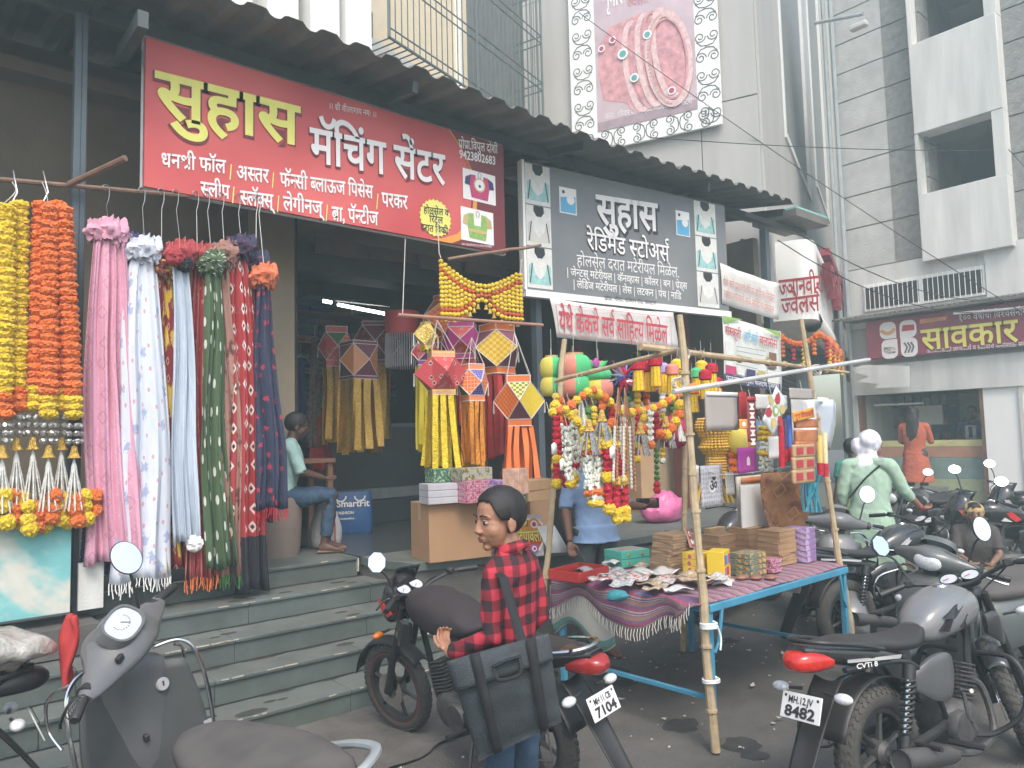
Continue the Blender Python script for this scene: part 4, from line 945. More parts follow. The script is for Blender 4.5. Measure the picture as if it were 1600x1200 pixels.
# pompom / flower meshes, shared
_pm = {}
def ruffle(nm, mat, r=(.05, .05, .05), nu=22, nv=13, amp=.16, sd=0):
    k = (nm, mat.name, sd)
    if k in _pm: return _pm[k]
    w = MB().ell((0, 0, 0), 1, nu, nv); rr = random.Random(sd)
    w.v = [V((v.x*r[0], v.y*r[1], v.z*r[2]))*(1+rr.uniform(-amp, amp)) for v in w.v]
    _pm[k] = w.mesh(nm, mat, True, 25); return _pm[k]
def pom(mat, big=False, sd=0): return ruffle('pompom', mat, (.05, .05, .05), sd=sd)
m_mary = M('marigold_yellow', (.85, .56, .003), .85, var=.25, scale=60, bump=.6, bscale=200, sheen=.3)
m_maro = M('marigold_orange', (.8, .16, .006), .85, var=.25, scale=60, bump=.6, bscale=200, sheen=.3)
m_fred2 = M('petal_red', (.45, .01, .03), .8, var=.4, scale=60, bump=.4, bscale=150)
m_jas = M('jasmine_white', (.68, .7, .62), .8, var=.12, scale=60)
m_leaf = M('leaf_green', (.05, .16, .04), .7, var=.3, scale=20)
m_silver = M('silver_beads', (.45, .44, .42), .35, metal=.7, var=.6, scale=120)
m_goldf = M('gold_foil', (.75, .5, .12), .28, metal=.8, var=.25, scale=50, bump=.8, bscale=120)
m_goldy = M('yellow_foil', (.75, .55, .03), .3, metal=.45, var=.25, scale=40, bump=.8, bscale=90)
m_orf = M('orange_foil', (.8, .3, .04), .3, metal=.45, var=.35, scale=60, bump=.8, bscale=120)
def carn(mat, sd): return ruffle('flower', mat, (.056, .056, .033), 34, 12, .17, sd)
wcol = lambda *c: c
S_pink = mixmat('pink_voile', (.7, .36, .47), [('rings', 3, 12, (.2, .27), (.58, .27, .36)), ('noise', 2, 3, (.5, .75), (.62, .3, .4)), ('dots', 9, 36, (0, .1), (.75, .5, .55))])
S_blue = mixmat('navy_cotton', (.045, .06, .17), [('dots', 12, 60, (0, .12), (.3, .35, .5))])
S_white = mixmat('white_print', (.62, .66, .74), [('flowers', 2.6, 9, (0, .36), (.36, .42, .6)), ('dots', 5, 14, (0, .1), (.6, .35, .38))])
S_mar = mixmat('maroon_yellow_print', (.22, .02, .03), [('noise', 4, 8, (.52, .56), (.62, .42, .04)), ('rings', 6, 16, (.16, .24), (.6, .45, .3))])
S_pale = mixmat('pale_blue_cotton', (.5, .57, .65), [('uband', 7, 1, (0, .12), (.42, .5, .6))])
S_red = mixmat('red_stripe_cotton', (.36, .04, .05), [('uband', 9, 1, (0, .12), (.5, .2, .15)), ('noise', 10, 30, (.6, .66), (.5, .25, .2))])
S_grn = mixmat('green_dye', (.065, .11, .05), [('dots', 5, 10, (0, .16), (.6, .62, .55)), ('noise', 1.4, 2.8, (.6, .66), (.68, .7, .66))])
S_brn = mixmat('brown_tie_dye', (.36, .19, .15), [('noise', 5, 18, (.54, .62), (.12, .04, .03))])
S_ban = mixmat('red_bandhani', (.38, .035, .04), [('rings', 5, 17, (.14, .3), (.7, .65, .6)), ('rings', 5, 17, (0, .1), (.03, .02, .04)), ('vband', 1, 1, (0, .16), (.02, .02, .03))])
S_nav = mixmat('navy_flower', (.03, .035, .075), [('flowers', 3.2, 13, (0, .36), (.45, .03, .07))])
S_dkr = mixmat('dark_red_sequin', (.12, .01, .03), [('dots', 20, 90, (0, .2), (.5, .15, .2))])
S_blk = mixmat('black_cotton', (.015, .015, .02), [('rings', 4, 5, (.2, .24), (.6, .6, .6))])
scarf('dark blue scarf mostly hidden behind the pink one', 200, 395, 150, 900, 60, 46, S_blue, Y=5.08, sd=2, pl=3, hook=False, knot=S_blue)
scarf('long pink scarf with faint woven rings beside the left post', 168, 372, 178, 878, 66, 78, S_pink, sd=1, pl=4)
scarf('white scarf with faded blue and pink motifs, hanging lowest behind the scooter mirror', 225, 400, 226, 905, 50, 76, S_white, sd=3, pl=2, fringe=m_white, amp=.016)
scarf('maroon and yellow patterned scarf right of the white one', 252, 425, 262, 892, 34, 44, S_mar, Y=5.03, sd=4, pl=3)
t_ = scarf('plain pale blue scarf with a white pompom at its lower corner', 281, 405, 290, 848, 34, 34, S_pale, Y=4.95, sd=5, pl=2, knot=S_red, extra=[(.8, 1.0, .05, m_white), (.2, .0, .055, S_red), (.8, .02, .05, S_blk)])
scarf('red striped scarf between the pale blue and green ones', 308, 410, 314, 902, 36, 44, S_red, Y=5.02, sd=6, pl=4, fringe=m_maro)
scarf('olive green scarf with white dots and a white dyed band', 330, 420, 343, 888, 26, 40, S_grn, Y=4.96, sd=7, pl=2)
scarf('rose brown tie dyed scarf right of the green one', 350, 405, 370, 898, 28, 32, S_brn, Y=5.0, sd=8, pl=2, fringe=m_leaf)
scarf('red bandhani scarf with white rings and a black hem', 376, 395, 392, 925, 40, 48, S_ban, Y=5.0, sd=9, pl=3, knot=S_nav)
scarf('narrow dark red sequinned scarf, behind the navy one', 400, 420, 405, 815, 24, 26, S_dkr, Y=5.05, sd=10, pl=2, knot=S_nav)
scarf('navy scarf with red flowers, last on the right of the rail', 412, 440, 424, 795, 26, 42, S_nav, Y=4.96, sd=11, pl=2, knot=M('orange_tassels', (.6, .15, .06), .6, var=.4, scale=60), fringe=m_fred2)

# --- marigold bunches at far left
def flower_line(parent, pts, kinds, nm='flower', sc=1):
    """place shared flower meshes evenly along a polyline; kinds: list of (mesh list, fraction)"""
    L = [0]
    for a, b in zip(pts, pts[1:]): L.append(L[-1]+(b-a).length)
    return L
def string(parent, a, b, seq, pitch, sc=1.0, jit=.004, rr=random.Random(5)):
    a, b = V(a), V(b); n = max(1, int((b-a).length/pitch)); out = []
    tot = sum(k[1] for k in seq)
    for i in range(n):
        f = (i+.5)/n; acc = 0
        for mat, wgt, kind in seq:
            acc += wgt/tot
            if f <= acc+1e-6: break
        me = carn(mat, i % 3) if kind == 'carn' else ruffle('bud', mat, (.03, .03, .03), 12, 7, .25, i % 3) if kind == 'bud' else pom(mat, sd=i % 3)
        p = a.lerp(b, f)+V((rr.uniform(-jit, jit), rr.uniform(-jit, jit), 0))
        out.append(inst({'carn': 'flower', 'bud': 'bud', 'pom': 'pompom'}[kind], me, PWi(parent, p), parent, (rr.uniform(-.2, .2), rr.uniform(-.2, .2), rr.uniform(0, 6)), sc*rr.uniform(.93, 1.07)))
    return out
m_tass = M('clear_tassel', (.6, .6, .56), .25, var=.3, scale=60)
def bell(parent, p, r, mat=m_goldf):
    MB().lathe([(0, .0), (r*.35, -.002), (r*.5, -.3*r), (r*.62, -1.2*r), (r*.8, -1.8*r), (r*1.1, -2.2*r), (r*1.05, -2.3*r)], c=p, n=12).build('bell', mat, parent, world=True)
def tassel(parent, p, l, spread, n=9, mat=m_tass):
    w = MB()
    for k in range(n):
        a = k*2.4; d = V((math.cos(a)*spread*(.3+.7*(k/n)), math.sin(a)*spread*.6, 0))
        pts = [p+d*(q/6)+V((0, 0, -l*q/6)) for q in range(7)]
        w.tube(pts, [.0035, .006, .0035, .006, .0035, .006, .004], 5)
    w.build('tassel', mat, parent, world=True, kind='stuff')
yb = 4.92
for nm_, lab, cols, c0, c1 in (('yellow', 'bunch of yellow artificial marigold strings at the far left edge', [(-12, -14), (10, 4), (30, 26)], m_mary, m_maro), ('orange', 'bunch of orange artificial marigold strings with yellow ends beside the left post', [(66, 52), (78, 76), (90, 96), (100, 116)], m_maro, m_mary)):
    top = P(24 if nm_ == 'yellow' else 72, 300, Y=yb); t = thing('marigold_bunch', lab, 'garland', tuple(top), group='long marigold bunches')
    for i, (xt, xb) in enumerate(cols):
        yt = 316+(i % 2)*6; ym = 598+(i*17) % 30; yo = 4.92-.05*(i % 2)
        ye = 640+(i*13) % 25
        a, b = P(xt, yt, Y=yo), P(xb, ye, Y=yo)
        string(t, a, b, [(c0, ym-yt, 'carn'), (c1, ye-ym, 'carn')], .043, .92 if nm_ == 'yellow' else .86)
        c = P(xb, ye+42, Y=yo)
        for q in range(5):
            string(t, b+V((.03*math.cos(q*1.26), .03*math.sin(q*1.26), -.02)), c+V((.035*math.cos(q*1.26), .035*math.sin(q*1.26), 0)), [(m_silver, 1, 'bud')], .034, .5, 0)
        bell(t, c, .032); tassel(t, c-V((0, 0, .07)), .3, .07)
    rope(t, [top+V((0, .15, .1)), top, P(cols[0][0]+10, 325, Y=yb)], .003)
    MB().tube([top+V((0, .12, .16))]+[top+V((.01, 0, 0)), top+V((-.02, 0, -.08))], .004, 5).build('hook', m_wire, t, world=True)
t = thing('marigold_fringe', 'swag of orange and yellow pompoms below the marigold bunches', 'garland', tuple(P(60, 790, Y=4.9)))
rr = random.Random(8)
for i in range(44):
    x = -30+i % 15*12.5+rr.uniform(-4, 4); row = i//15; y = 778+row*17+rr.uniform(-5, 5)+(12 if 40 < x < 80 else 0)
    inst('pompom', pom(m_mary if (i*7) % 5 < 3 else m_maro, sd=i % 3), PWi(t, P(x, y, Y=4.88+.03*(i % 3))), t, (rr.random(), rr.random(), 0), .82*rr.uniform(.9, 1.1))
rope(t, [P(60, 770, Y=4.88), P(90, 775, Y=4.84), P(100, 790, Y=4.84), P(80, 800, Y=4.84)], .003, m_wire)

# --- painted board under them and small white board
t = thing('painted_board', 'white board with turquoise brush strokes below the marigold bunches', 'board', tuple(P(50, 960, Y=5.0)))
a, b = P(-140, 818, Y=5.0), P(108, 955, Y=5.0)
w = MB(); w.bx((a.x, 4.98, b.z), (b.x, 5.02, 1.25)); w.build('panel', mixmat('turquoise_wash', (.6, .6, .53), [('noise', 1.5, 2.5, (.42, .5), (.2, .5, .5)), ('noise', 5, 9, (.55, .75), (.35, .6, .56))]), t, world=True)
for f in t.children[0].data.polygons: pass
me = t.children[0].data; ul_ = me.uv_layers.new(name='uv')
for l in me.loops: v = me.vertices[l.vertex_index].co; ul_.data[l.index].uv = (v.x*1.1, v.z*.9+v.x*.2)
w = MB(); w.bx((a.x, 4.97, b.z-.012), (b.x, 5.03, b.z)); w.build('bottom_trim', m_dsteel, t, world=True)
t = thing('white_board_piece', 'small cream board with a crack, right of the left post behind the scooter', 'board', tuple(P(140, 950, Y=5.05)))
a, b = P(122, 880, Y=5.05), P(160, 948, Y=5.05); w = MB(); w.bx((a.x, 5.03, b.z), (b.x, 5.06, a.z)); w.build('panel', m_concl, t, world=True)

# --- yellow toran with bells
t = thing('marigold_toran', 'yellow marigold curtain toran with gold bells and red zigzag above the lanterns', 'toran', tuple(P(750, 405, Y=4.95)))
rr = random.Random(4)
m_tred = M('toran_orange_red', (.5, .1, .02), .85, var=.2)
def pomsmall(mat, sd): return ruffle('toran_ball', mat, (.021, .021, .02), 9, 6, .18, sd)
N = 20
for i in range(N+1):
    f = i/N; xt = 689+f*(813-689); yt = 405+30*math.sin(math.pi*min(1, f*1.05))*.9+f*22
    yb_ = 494-26*math.exp(-((f-.5)/.16)**2)+f*8
    a, b = P(xt, yt, Y=4.95), P(xt+2, yb_, Y=4.95); n = max(3, int((a-b).length/.036)); s_ = props(bpy.data.objects.new('flower_string', None), None)
    w = MB(); w2 = MB()
    for k in range(n):
        p = a.lerp(b, (k+.5)/n); red = (k == 2 or k == n-2)
        (w2 if red else w).ell(p, (.021, .021, .02), 8, 6)
    for ww_ in (w, w2): ww_.v = [v+V((rr.uniform(-.0028, .0028), rr.uniform(-.0028, .0028), rr.uniform(-.0028, .0028))) for v in ww_.v]
    bpy.data.objects.remove(s_)
    w.build('flower_string', m_mary, t, world=True, kind='stuff'); w2.build('orange_balls', m_tred, t, world=True, kind='stuff')
    if 0 < i < N and i % 2 == 1 or i in (8, 12): bell(t, b-V((0, 0, .005)), .02)
rope(t, [P(686, 395, Y=4.97), P(689, 403, Y=4.95)], .004); rope(t, [P(686, 395, Y=4.97), P(684, 340, Y=5.05)], .004); rope(t, [P(812, 428, Y=4.95), P(816, 405, Y=5.0)], .004)
pipe('lantern_rod', 'thin reddish rod carrying the paper lanterns across the entrance', 'rod', P(622, 492, Y=4.9), P(848, 508, Y=4.9), .015, M('red_brown_rod', (.38, .19, .13), .5))
tt = thing('rod_tie', 'string tied round the end of the lantern rod', 'cord', tuple(P(628, 495, Y=4.9))); rope(tt, [P(629, 492, Y=4.9), P(633, 380, Y=5.12), P(633, 340, Y=5.16)], .004)
pipe('dry_stick', 'crooked dry stick poking out between the two big signs', 'stick', P(700, 405, Y=5.0), P(845, 383, Y=4.7), .014, m_rust, knots=1)

# --- paper lanterns
def lantern(label, px, py, Y, a, Rm, hb, band, tl, mats, rot=0, cord=None, edge=True, ntas=6, group=None, tw=1.0, flare=.03):
    """px,py: photo position of the top band's centre"""
    c = P(px, py, Y=Y); t = thing('paper_lantern', label, 'lantern', (c.x, c.y, c.z), rot, group=group)
    s2 = math.sqrt(2)
    T = [V((math.cos(R(45+90*k))*a*s2, math.sin(R(45+90*k))*a*s2, -band)) for k in range(4)]
    Bm = [V((v.x, v.y, -band-hb)) for v in T]; Md = [V((math.cos(R(90*k))*Rm, math.sin(R(90*k))*Rm, -band-hb/2)) for k in range(4)]
    mb_, mA, mT, mBt, mt = mats
    for nm, z0, z1 in (('top_band', -band, 0), ('bottom_band', -2*band-hb, -band-hb)):
        w = MB()
        for k in range(4):
            p, q = T[k], T[(k+1) % 4]; w.add([(p.x, p.y, z0), (q.x, q.y, z0), (q.x, q.y, z1), (p.x, p.y, z1)], [(0, 1, 2, 3)], [(0, 0), (3, 0), (3, .6), (0, .6)])
        w.build(nm, mb_, t, smooth=False, solid=.003)
    UV4 = [(.5, 1), (0, .5), (.5, 0), (1, .5)]
    for k in range(4):
        MB().add([T[k], Md[k], Bm[k], Md[(k+1) % 4]], [(0, 1, 2, 3)], UV4).build('diamond_panel', mA[k % len(mA)], t, smooth=False)
        MB().add([T[k], T[k-1], Md[k]], [(0, 1, 2)], [(0, 1), (1, 1), (.5, 0)]).build('triangle_panel', mT[k % len(mT)], t, smooth=False)
        MB().add([Bm[k], Bm[k-1], Md[k]], [(0, 1, 2)], [(0, 0), (1, 0), (.5, 1)]).build('triangle_panel', mBt[k % len(mBt)], t, smooth=False)
    if edge:
        w = MB(); E_ = []
        for k in range(4): E_ += [(T[k], Md[k]), (T[k], Md[(k+1) % 4]), (Bm[k], Md[k]), (Bm[k], Md[(k+1) % 4]), (T[k], T[k-1]), (Bm[k], Bm[k-1]), (T[k]+V((0, 0, band)), T[k-1]+V((0, 0, band))), (T[k], T[k]+V((0, 0, band))), (Bm[k]-V((0, 0, band)), Bm[k-1]-V((0, 0, band)))]
        for p, q in E_: w.cyl(p, q, .0045, n=5)
        w.build('lace_edging', M('lace_white', (.6, .56, .52), .8), t, kind='stuff')
    z0 = -2*band-hb; rr = random.Random(int(px*7+py))
    per = 8*a*tw; 
    for k in range(ntas*1):
        for side in range(4):
            f0, f1 = k/ntas, min(1.08, (k+1.5)/ntas)
            if side in (1, 2) and k % 2: continue
            p, q = T[side]*1.0, T[(side+1) % 4]*1.0; A = p.lerp(q, f0); B = p.lerp(q, f1); out = ((A+B)/2); out.z = 0; out = out.normalized()*flare*rr.uniform(.2, 1.6); sw = rr.uniform(-.012, .012); le = tl*rr.uniform(.93, 1.05)
            vs = []; S = 7
            for j in range(S+1):
                g_ = j/S; o_ = out*g_**1.5+V((sw*math.sin(g_*5), sw*math.sin(g_*4+1), 0)); tws = .012*math.sin(g_*6+k)*(1 if j else 0)
                for pp, sg_ in ((A, 1), (B, -1)): vs.append((pp.x+o_.x+tws*sg_*.3, pp.y+o_.y+tws*sg_, z0-le*g_))
            MB().add(vs, [(2*j, 2*j+1, 2*j+3, 2*j+2) for j in range(S)], [(i % 2, 1-i//2/S) for i in range(len(vs))]).build('tassel_strip', mt, t, smooth=True)
    if cord:
        top = P(*cord, Y=Y+.02); w = MB(); inv = PW[t.name].inverted(); tp = inv @ top
        for k in (0, 1): w.cyl(T[k]+V((0, 0, band)), tp, .0028, n=4); w.cyl(T[k+2]+V((0, 0, band)), tp, .0028, n=4)
        w.build('cord', m_rope, t)
    for k in (0, 2):
        w = MB(); w.cyl(Md[k], Md[k]-V((0, 0, .1)), .0035, .007, 5); w.build('side_tassel', m_rope, t)
    return t
def pap(nm, c, marks=(), r=.6): return mixmat(nm, c, list(marks), r, .1)
L_red = pap('red_floral_paper', (.5, .06, .07), [('flowers', 3, 3, (0, .4), (.68, .55, .42)), ('dots', 3, 3, (0, .12), (.05, .02, .02))])
L_yel = pap('yellow_band_paper', (.6, .4, .05), [('dots', 3, 3, (0, .3), (.6, .2, .4)), ('vband', 1, 2.4, (0, .15), (.7, .55, .2))])
L_pur = pap('purple_check', (.17, .03, .14), [('check', 8, 8, (0, 0), (.1, .02, .09))]); L_blu = pap('blue_check', (.06, .04, .3), [('grid', 6, 6, (0, .05), (.5, .45, .6))])
L_org = pap('orange_check', (.72, .16, .03), [('grid', 7, 7, (0, .06), (.75, .5, .35))]); L_orc = pap('orange_weave', (.72, .2, .04), [('check', 14, 14, (0, 0), (.56, .11, .02))])
L_yck = pap('yellow_weave', (.68, .46, .04), [('check', 12, 12, (0, 0), (.5, .3, .02))]); L_ygr = pap('yellow_green_check', (.6, .58, .12), [('check', 8, 8, (0, 0), (.12, .12, .05))])
L_plum = pap('plum_weave', (.14, .035, .06), [('grid', 9, 9, (0, .08), (.25, .1, .12))]); L_vio = pap('violet_paper', (.2, .03, .2)); L_grn = pap('green_paper', (.05, .14, .05))
L_yp = pap('plain_yellow_paper', (.68, .5, .03)); L_gy = pap('gold_glitter_paper', (.5, .33, .04), [('noise', 14, 14, (.5, .58), (.9, .75, .3))], .35)
T_org = M('orange_ribbon', (.8, .2, .05), .7, var=.1, scale=8); T_redf = M('red_ribbon_paper', (.42, .03, .03), .6, var=.2, scale=20)
grp = 'paper lanterns over the entrance'; RZ = -.75
lantern('red floral lantern with a yellow foil tassel, leftmost of the large lanterns', 689, 550, 4.72, .09, .215, .25, .045, .58, ([L_yel][0], [L_vio, L_red, L_red, L_red], [L_red], [L_red], m_goldy), rot=RZ+.35, cord=(683, 500), group=grp, flare=.05, edge=False)
lantern('small blue and orange checked lantern with a gold foil tassel, second of the front three', 738, 570, 4.66, .068, .14, .2, .045, .5, (L_org, [L_org, L_blu, L_org, L_org], [L_blu], [L_grn, L_blu], m_orf), rot=RZ+.6, cord=(737, 527), group=grp, flare=.0)
lantern('big orange lantern with yellow side panel and plain orange streamers, nearest the steel post', 810, 588, 4.6, .095, .21, .3, .055, .56, (L_orc, [L_orc, L_yck, L_orc, L_yp], [L_ygr], [L_plum], T_org), rot=RZ+.05, cord=(804, 520), group=grp, flare=.07, ntas=7)
lantern('large yellow checked lantern with a long red paper tube, behind the front three', 776, 508, 5.05, .11, .26, .32, .06, .72, (L_orc, [L_yck, L_plum], [L_plum], [L_plum], T_redf), rot=RZ+.8, group=grp, flare=.0, ntas=5)
lantern('small gold glitter diamond lantern hanging under the rod', 665, 503, 4.95, .03, .12, .17, .02, .03, (L_gy, [L_gy], [L_gy], [L_gy], m_goldy), rot=RZ+.78, group=grp, ntas=3, edge=False)
lantern('magenta lantern with red tube behind the rod, in the shade', 722, 505, 5.6, .12, .2, .25, .05, .6, (pap('magenta_paper', (.4, .03, .2)), [pap('magenta_paper', (.4, .03, .2))], [L_red], [L_red], T_redf), rot=RZ, group=grp, ntas=5)
lantern('orange and yellow lantern half hidden behind the toran', 700, 462, 5.8, .1, .3, .36, .05, .4, (L_orc, [L_orc, L_yck], [L_orc], [L_orc], T_redf), rot=RZ+.8, group=grp, ntas=5)
lantern('dim lantern with a long plain yellow tassel behind the leftmost large one', 664, 530, 5.3, .07, .12, .15, .04, .72, (L_vio, [L_red], [L_vio], [L_vio], M('yellow_paper_tube', (.65, .55, .03), .6)), rot=RZ+.3, group=grp, ntas=5, flare=0)
lantern('small orange and maroon lantern on a gold tassel deeper in the shop, near the lamp', 524, 512, 6.6, .1, .17, .27, .06, .75, (L_red, [L_red, L_org], [L_grn], [L_red], m_goldf), rot=RZ+.4, group=grp, ntas=5, flare=.01)
lantern('copper square lantern with wide gold streamers inside the shop', 560, 535, 6.3, .13, .2, .3, .03, .68, (L_plum, [pap('copper_foil', (.5, .2, .07), r=.35)], [L_plum], [L_plum], m_goldf), rot=RZ+.78, group=grp, ntas=5, flare=.03)
lantern('round patterned red lantern on thin gold streamers inside the shop', 587, 505, 6.6, .13, .25, .35, .04, .72, (L_plum, [pap('mesh_print', (.2, .05, .05), [('rings', 4, 4, (.2, .3), (.4, .25, .2))])], [L_plum], [L_plum], m_goldf), rot=RZ+.2, group=grp, ntas=4, flare=.0)
t = thing('shell_chandelier', 'dark red drum hanging with a pale grey fringe of threads inside the shop', 'lantern', tuple(P(628, 485, Y=6.2)))
c = P(628, 488, Y=6.2); MB().lathe([(.17, .0), (.17, -.22)], c=c, n=20).build('drum', L_red, t, world=True)
w = MB()
for k in range(44): a = k*math.pi/22; p = c+V((.165*math.cos(a), .165*math.sin(a), -.22)); w.tube([p, p+V((.004*math.sin(k), 0, -.16)), p+V((0, .004, -.33))], .006, 4)
w.build('fringe', M('grey_thread', (.34, .33, .36), .7), t, world=True, kind='stuff')

# ---------------------------------------------------------------- inside the left shop
lt_ = thing('tube_light', 'lit white fluorescent tube under the dark shop ceiling', 'light', tuple(P(555, 480, Y=8.0)))
m_lit = M('lit_tube', (1, 1, .98), .5, emit=6)
w = MB(); w.cyl(P(528, 476, Y=7.6), P(606, 491, Y=7.6), .018, n=10); w.build('tube', m_lit, lt_, world=True)
w = MB(); w.bx(tuple(P(526, 470, Y=7.66)+V((0, 0, .0))), tuple(P(607, 486, Y=7.7)+V((0, 0, .05)))); w.build('batten', m_lgrey, lt_, world=True)
lt2 = thing('small_lamp', 'short lit lamp left of the long tube in the dark shop', 'light', tuple(P(512, 471, Y=7.6))); w = MB(); w.cyl(P(505, 470, Y=7.6), P(518, 472.5, Y=7.6), .018, n=10); w.build('tube', m_lit, lt2, world=True)
rk = thing('cloth_shelves', 'dark shelves with folded teal, blue and maroon cloth on the back wall', 'shelves', (4, 9.3, .72))
for k in range(7): w = MB(); w.bx((2.75, 9.0, .9+k*.4), (5.45, 9.4, .93+k*.4)); w.build('shelf', m_brownw, rk, world=True)
rr = random.Random(11)
cl = [M('fold_teal', (.02, .12, .13), .8), M('fold_blue', (.02, .05, .16), .8), M('fold_maroon', (.13, .02, .03), .8), M('fold_grey', (.12, .12, .13), .8), M('fold_green', (.03, .1, .05), .8), M('fold_rust', (.2, .07, .03), .8)]
for k in range(7):
    x = 2.8
    while x < 5.35:
        wd = rr.uniform(.22, .34); nst = rr.randint(2, 4)
        for j in range(nst):
            w = MB(); w.bx((x, 8.99, .935+k*.4+j*.075), (x+wd-.01, 9.35, .935+k*.4+j*.075+.07)); w.build('folded_cloth', cl[rr.randint(0, 5) if k < 4 else rr.choice([0, 0, 1, 5])], rk, world=True, bevel=.015)
        x += wd+.01
dk = thing('shop_counter', 'black shop counter with a brushed steel strip, deep in the left shop', 'counter', (3.9, 7.3, .72))
a = P(505, 830, Z=.72)
for nm, z0, z1, mt in (('plinth', .72, .98, m_black), ('steel_strip', .98, 1.1, M('brushed_steel', (.2, .21, .21), .4, metal=.5)), ('front', 1.1, 1.75, m_black), ('worktop', 1.75, 1.8, M('counter_laminate', (.1, .12, .13), .35))):
    w = MB(); w.bx((3.35, 7.15-(.03 if nm in ('worktop', 'steel_strip') else 0), z0), (4.75, 7.7, z1)); w.build(nm, mt, dk, world=True, bevel=.005)
# hanging dark skirts behind the seated boy
for i, (x, y0, y1, wd, mt, lab) in enumerate(((452, 520, 720, 26, cl[1], 'deep blue dress hanging behind the seated boy'), (440, 515, 640, 16, L_red, 'red floral dress at the left edge of the shop mouth'), (492, 530, 700, 18, M('patch_brown', (.2, .15, .12), .8, var=.6, scale=25), 'brown patchwork wall hanging in the shop mouth'), (503, 640, 735, 34, T_redf, 'flared plain red skirt hanging low behind the bench'), (470, 560, 690, 20, cl[1], 'navy dress next to the patchwork hanging'))):
    Y = 6.9; a, b = P(x, y0, Y=Y), P(x, y1, Y=Y); s = (P(x+10, y0, Y=Y)-a).x/10*wd; t = thing('hanging_dress', lab, 'dress', tuple(a), group='garments in the shop mouth')
    MB().grid(lambda u, v: V((a.x+(b.x-a.x)*v+(u-.5)*s*(.4+v*.9), Y+.03*math.sin(u*19+v*2), a.z+(b.z-a.z)*v)), 18, 8).build('cloth', mt, t, world=True, solid=.004)
    w = MB(); w.tube([a+V((-.1, 0, -.02)), a+V((0, 0, .03)), a+V((.1, 0, -.02))], .006, 5); w.cyl(a+V((0, 0, .03)), a+V((0, 0, .14)), .004, n=5); w.build('hanger', m_wire, t, world=True)
# bench, bags
bn_ = thing('bench', 'brown wooden bench behind the seated boy', 'bench', tuple(P(490, 800, Z=.72)))
b0_ = V((2.9, 6.35, .72)); w = MB(); w.box(b0_+V((0, .1, .72)), (.5, .5, .04)); w.build('top', m_brownw, bn_, world=True, bevel=.004)
for dx in (-.21, .21):
    for dy in (-.1, .3): w = MB(); w.box(b0_+V((dx, dy, .35)), (.05, .05, .7)); w.build('leg', m_brownw, bn_, world=True, bevel=.004)
st = thing('drum_stool', 'beige cylindrical tub the seated boy sits on', 'stool', (2.5, 6.1, .72))
MB().lathe([(0, 0), (.16, 0), (.17, .1), (.19, .44), (.18, .46), (0, .46)], c=(2.42, 5.75, .72), n=24).build('tub', M('beige_plastic', (.22, .17, .14), .6), st, world=True, ang=30)
bb_ = P(548, 832, Z=.72)
t = thing('blue_bag', 'blue woven shopping bag with white print and handles on the shop floor', 'bag', tuple(bb_)); m_bb = M('blue_woven', (.02, .08, .22), .5, var=.15, scale=20)
MB().loft([((0, 0, 0), .2, .09, 5), ((0, 0, .02), .215, .1, 5), ((0, 0, .2), .22, .1, 4.5), ((0.0, 0, .36), .2, .085, 4), ((0, 0, .38), .19, .08, 4)][0:0] or [(V((0, 0, z)), w_, h_, 4, (1, 0, 0), (0, 1, 0)) for z, w_, h_ in ((0, .19, .08), (.02, .21, .1), (.2, .215, .11), (.36, .2, .08), (.4, .195, .07))], 24).build('sack', m_bb, t)
t.rotation_euler = (0, 0, -.5); PW[t.name] = Matrix.Translation(bb_) @ Matrix.Rotation(-.5, 4, 'Z')
for x in (-.09, .09): MB().tube(arc((x, -.1, .36), .05, 180, 360, 8), .008, 5).build('handle', m_wht, t)
BG = Board(PW[t.name] @ V((-.19, -.113, .02)), (math.cos(-.5), math.sin(-.5), 0), HZ, t)
for s, v0, h in (('SmartFit', .24, .07), ('FASHION', .17, .03), ('www.smartfit.in', .12, .02)):
    vs, fs, wd = layout(s, .02); MB().add([BG.w(.06+x*h*1.3, v0+y*h*1.3, .002) for x, y in vs], fs).build('lettering', m_wht, t, world=True, smooth=False)
bb_ = P(509, 856, Z=.72)
t = thing('striped_bag', 'white rice sack bag with red stripes beside the seated boy', 'bag', tuple(bb_))
w = MB(); w.loft([(V((0, 0, z)), w_, h_, 3, (1, 0, 0), (0, 1, 0)) for z, w_, h_ in ((0, .07, .05), (.03, .12, .09), (.18, .125, .1), (.34, .07, .05), (.42, .035, .02))], 24); w.build('sack', M('sack_white', (.45, .45, .45), .7, var=.1, bump=.4, bscale=30), t)
for a_ in (-75, -100, -130): MB().grid(lambda u, v, a_=a_: V((math.cos(R(a_))*(.127-.05*max(0, v-.5))*1+.012*(u-.5), math.sin(R(a_))*.105-.004, .03+v*.28)), 1, 8).build('stripe', m_redp, t)

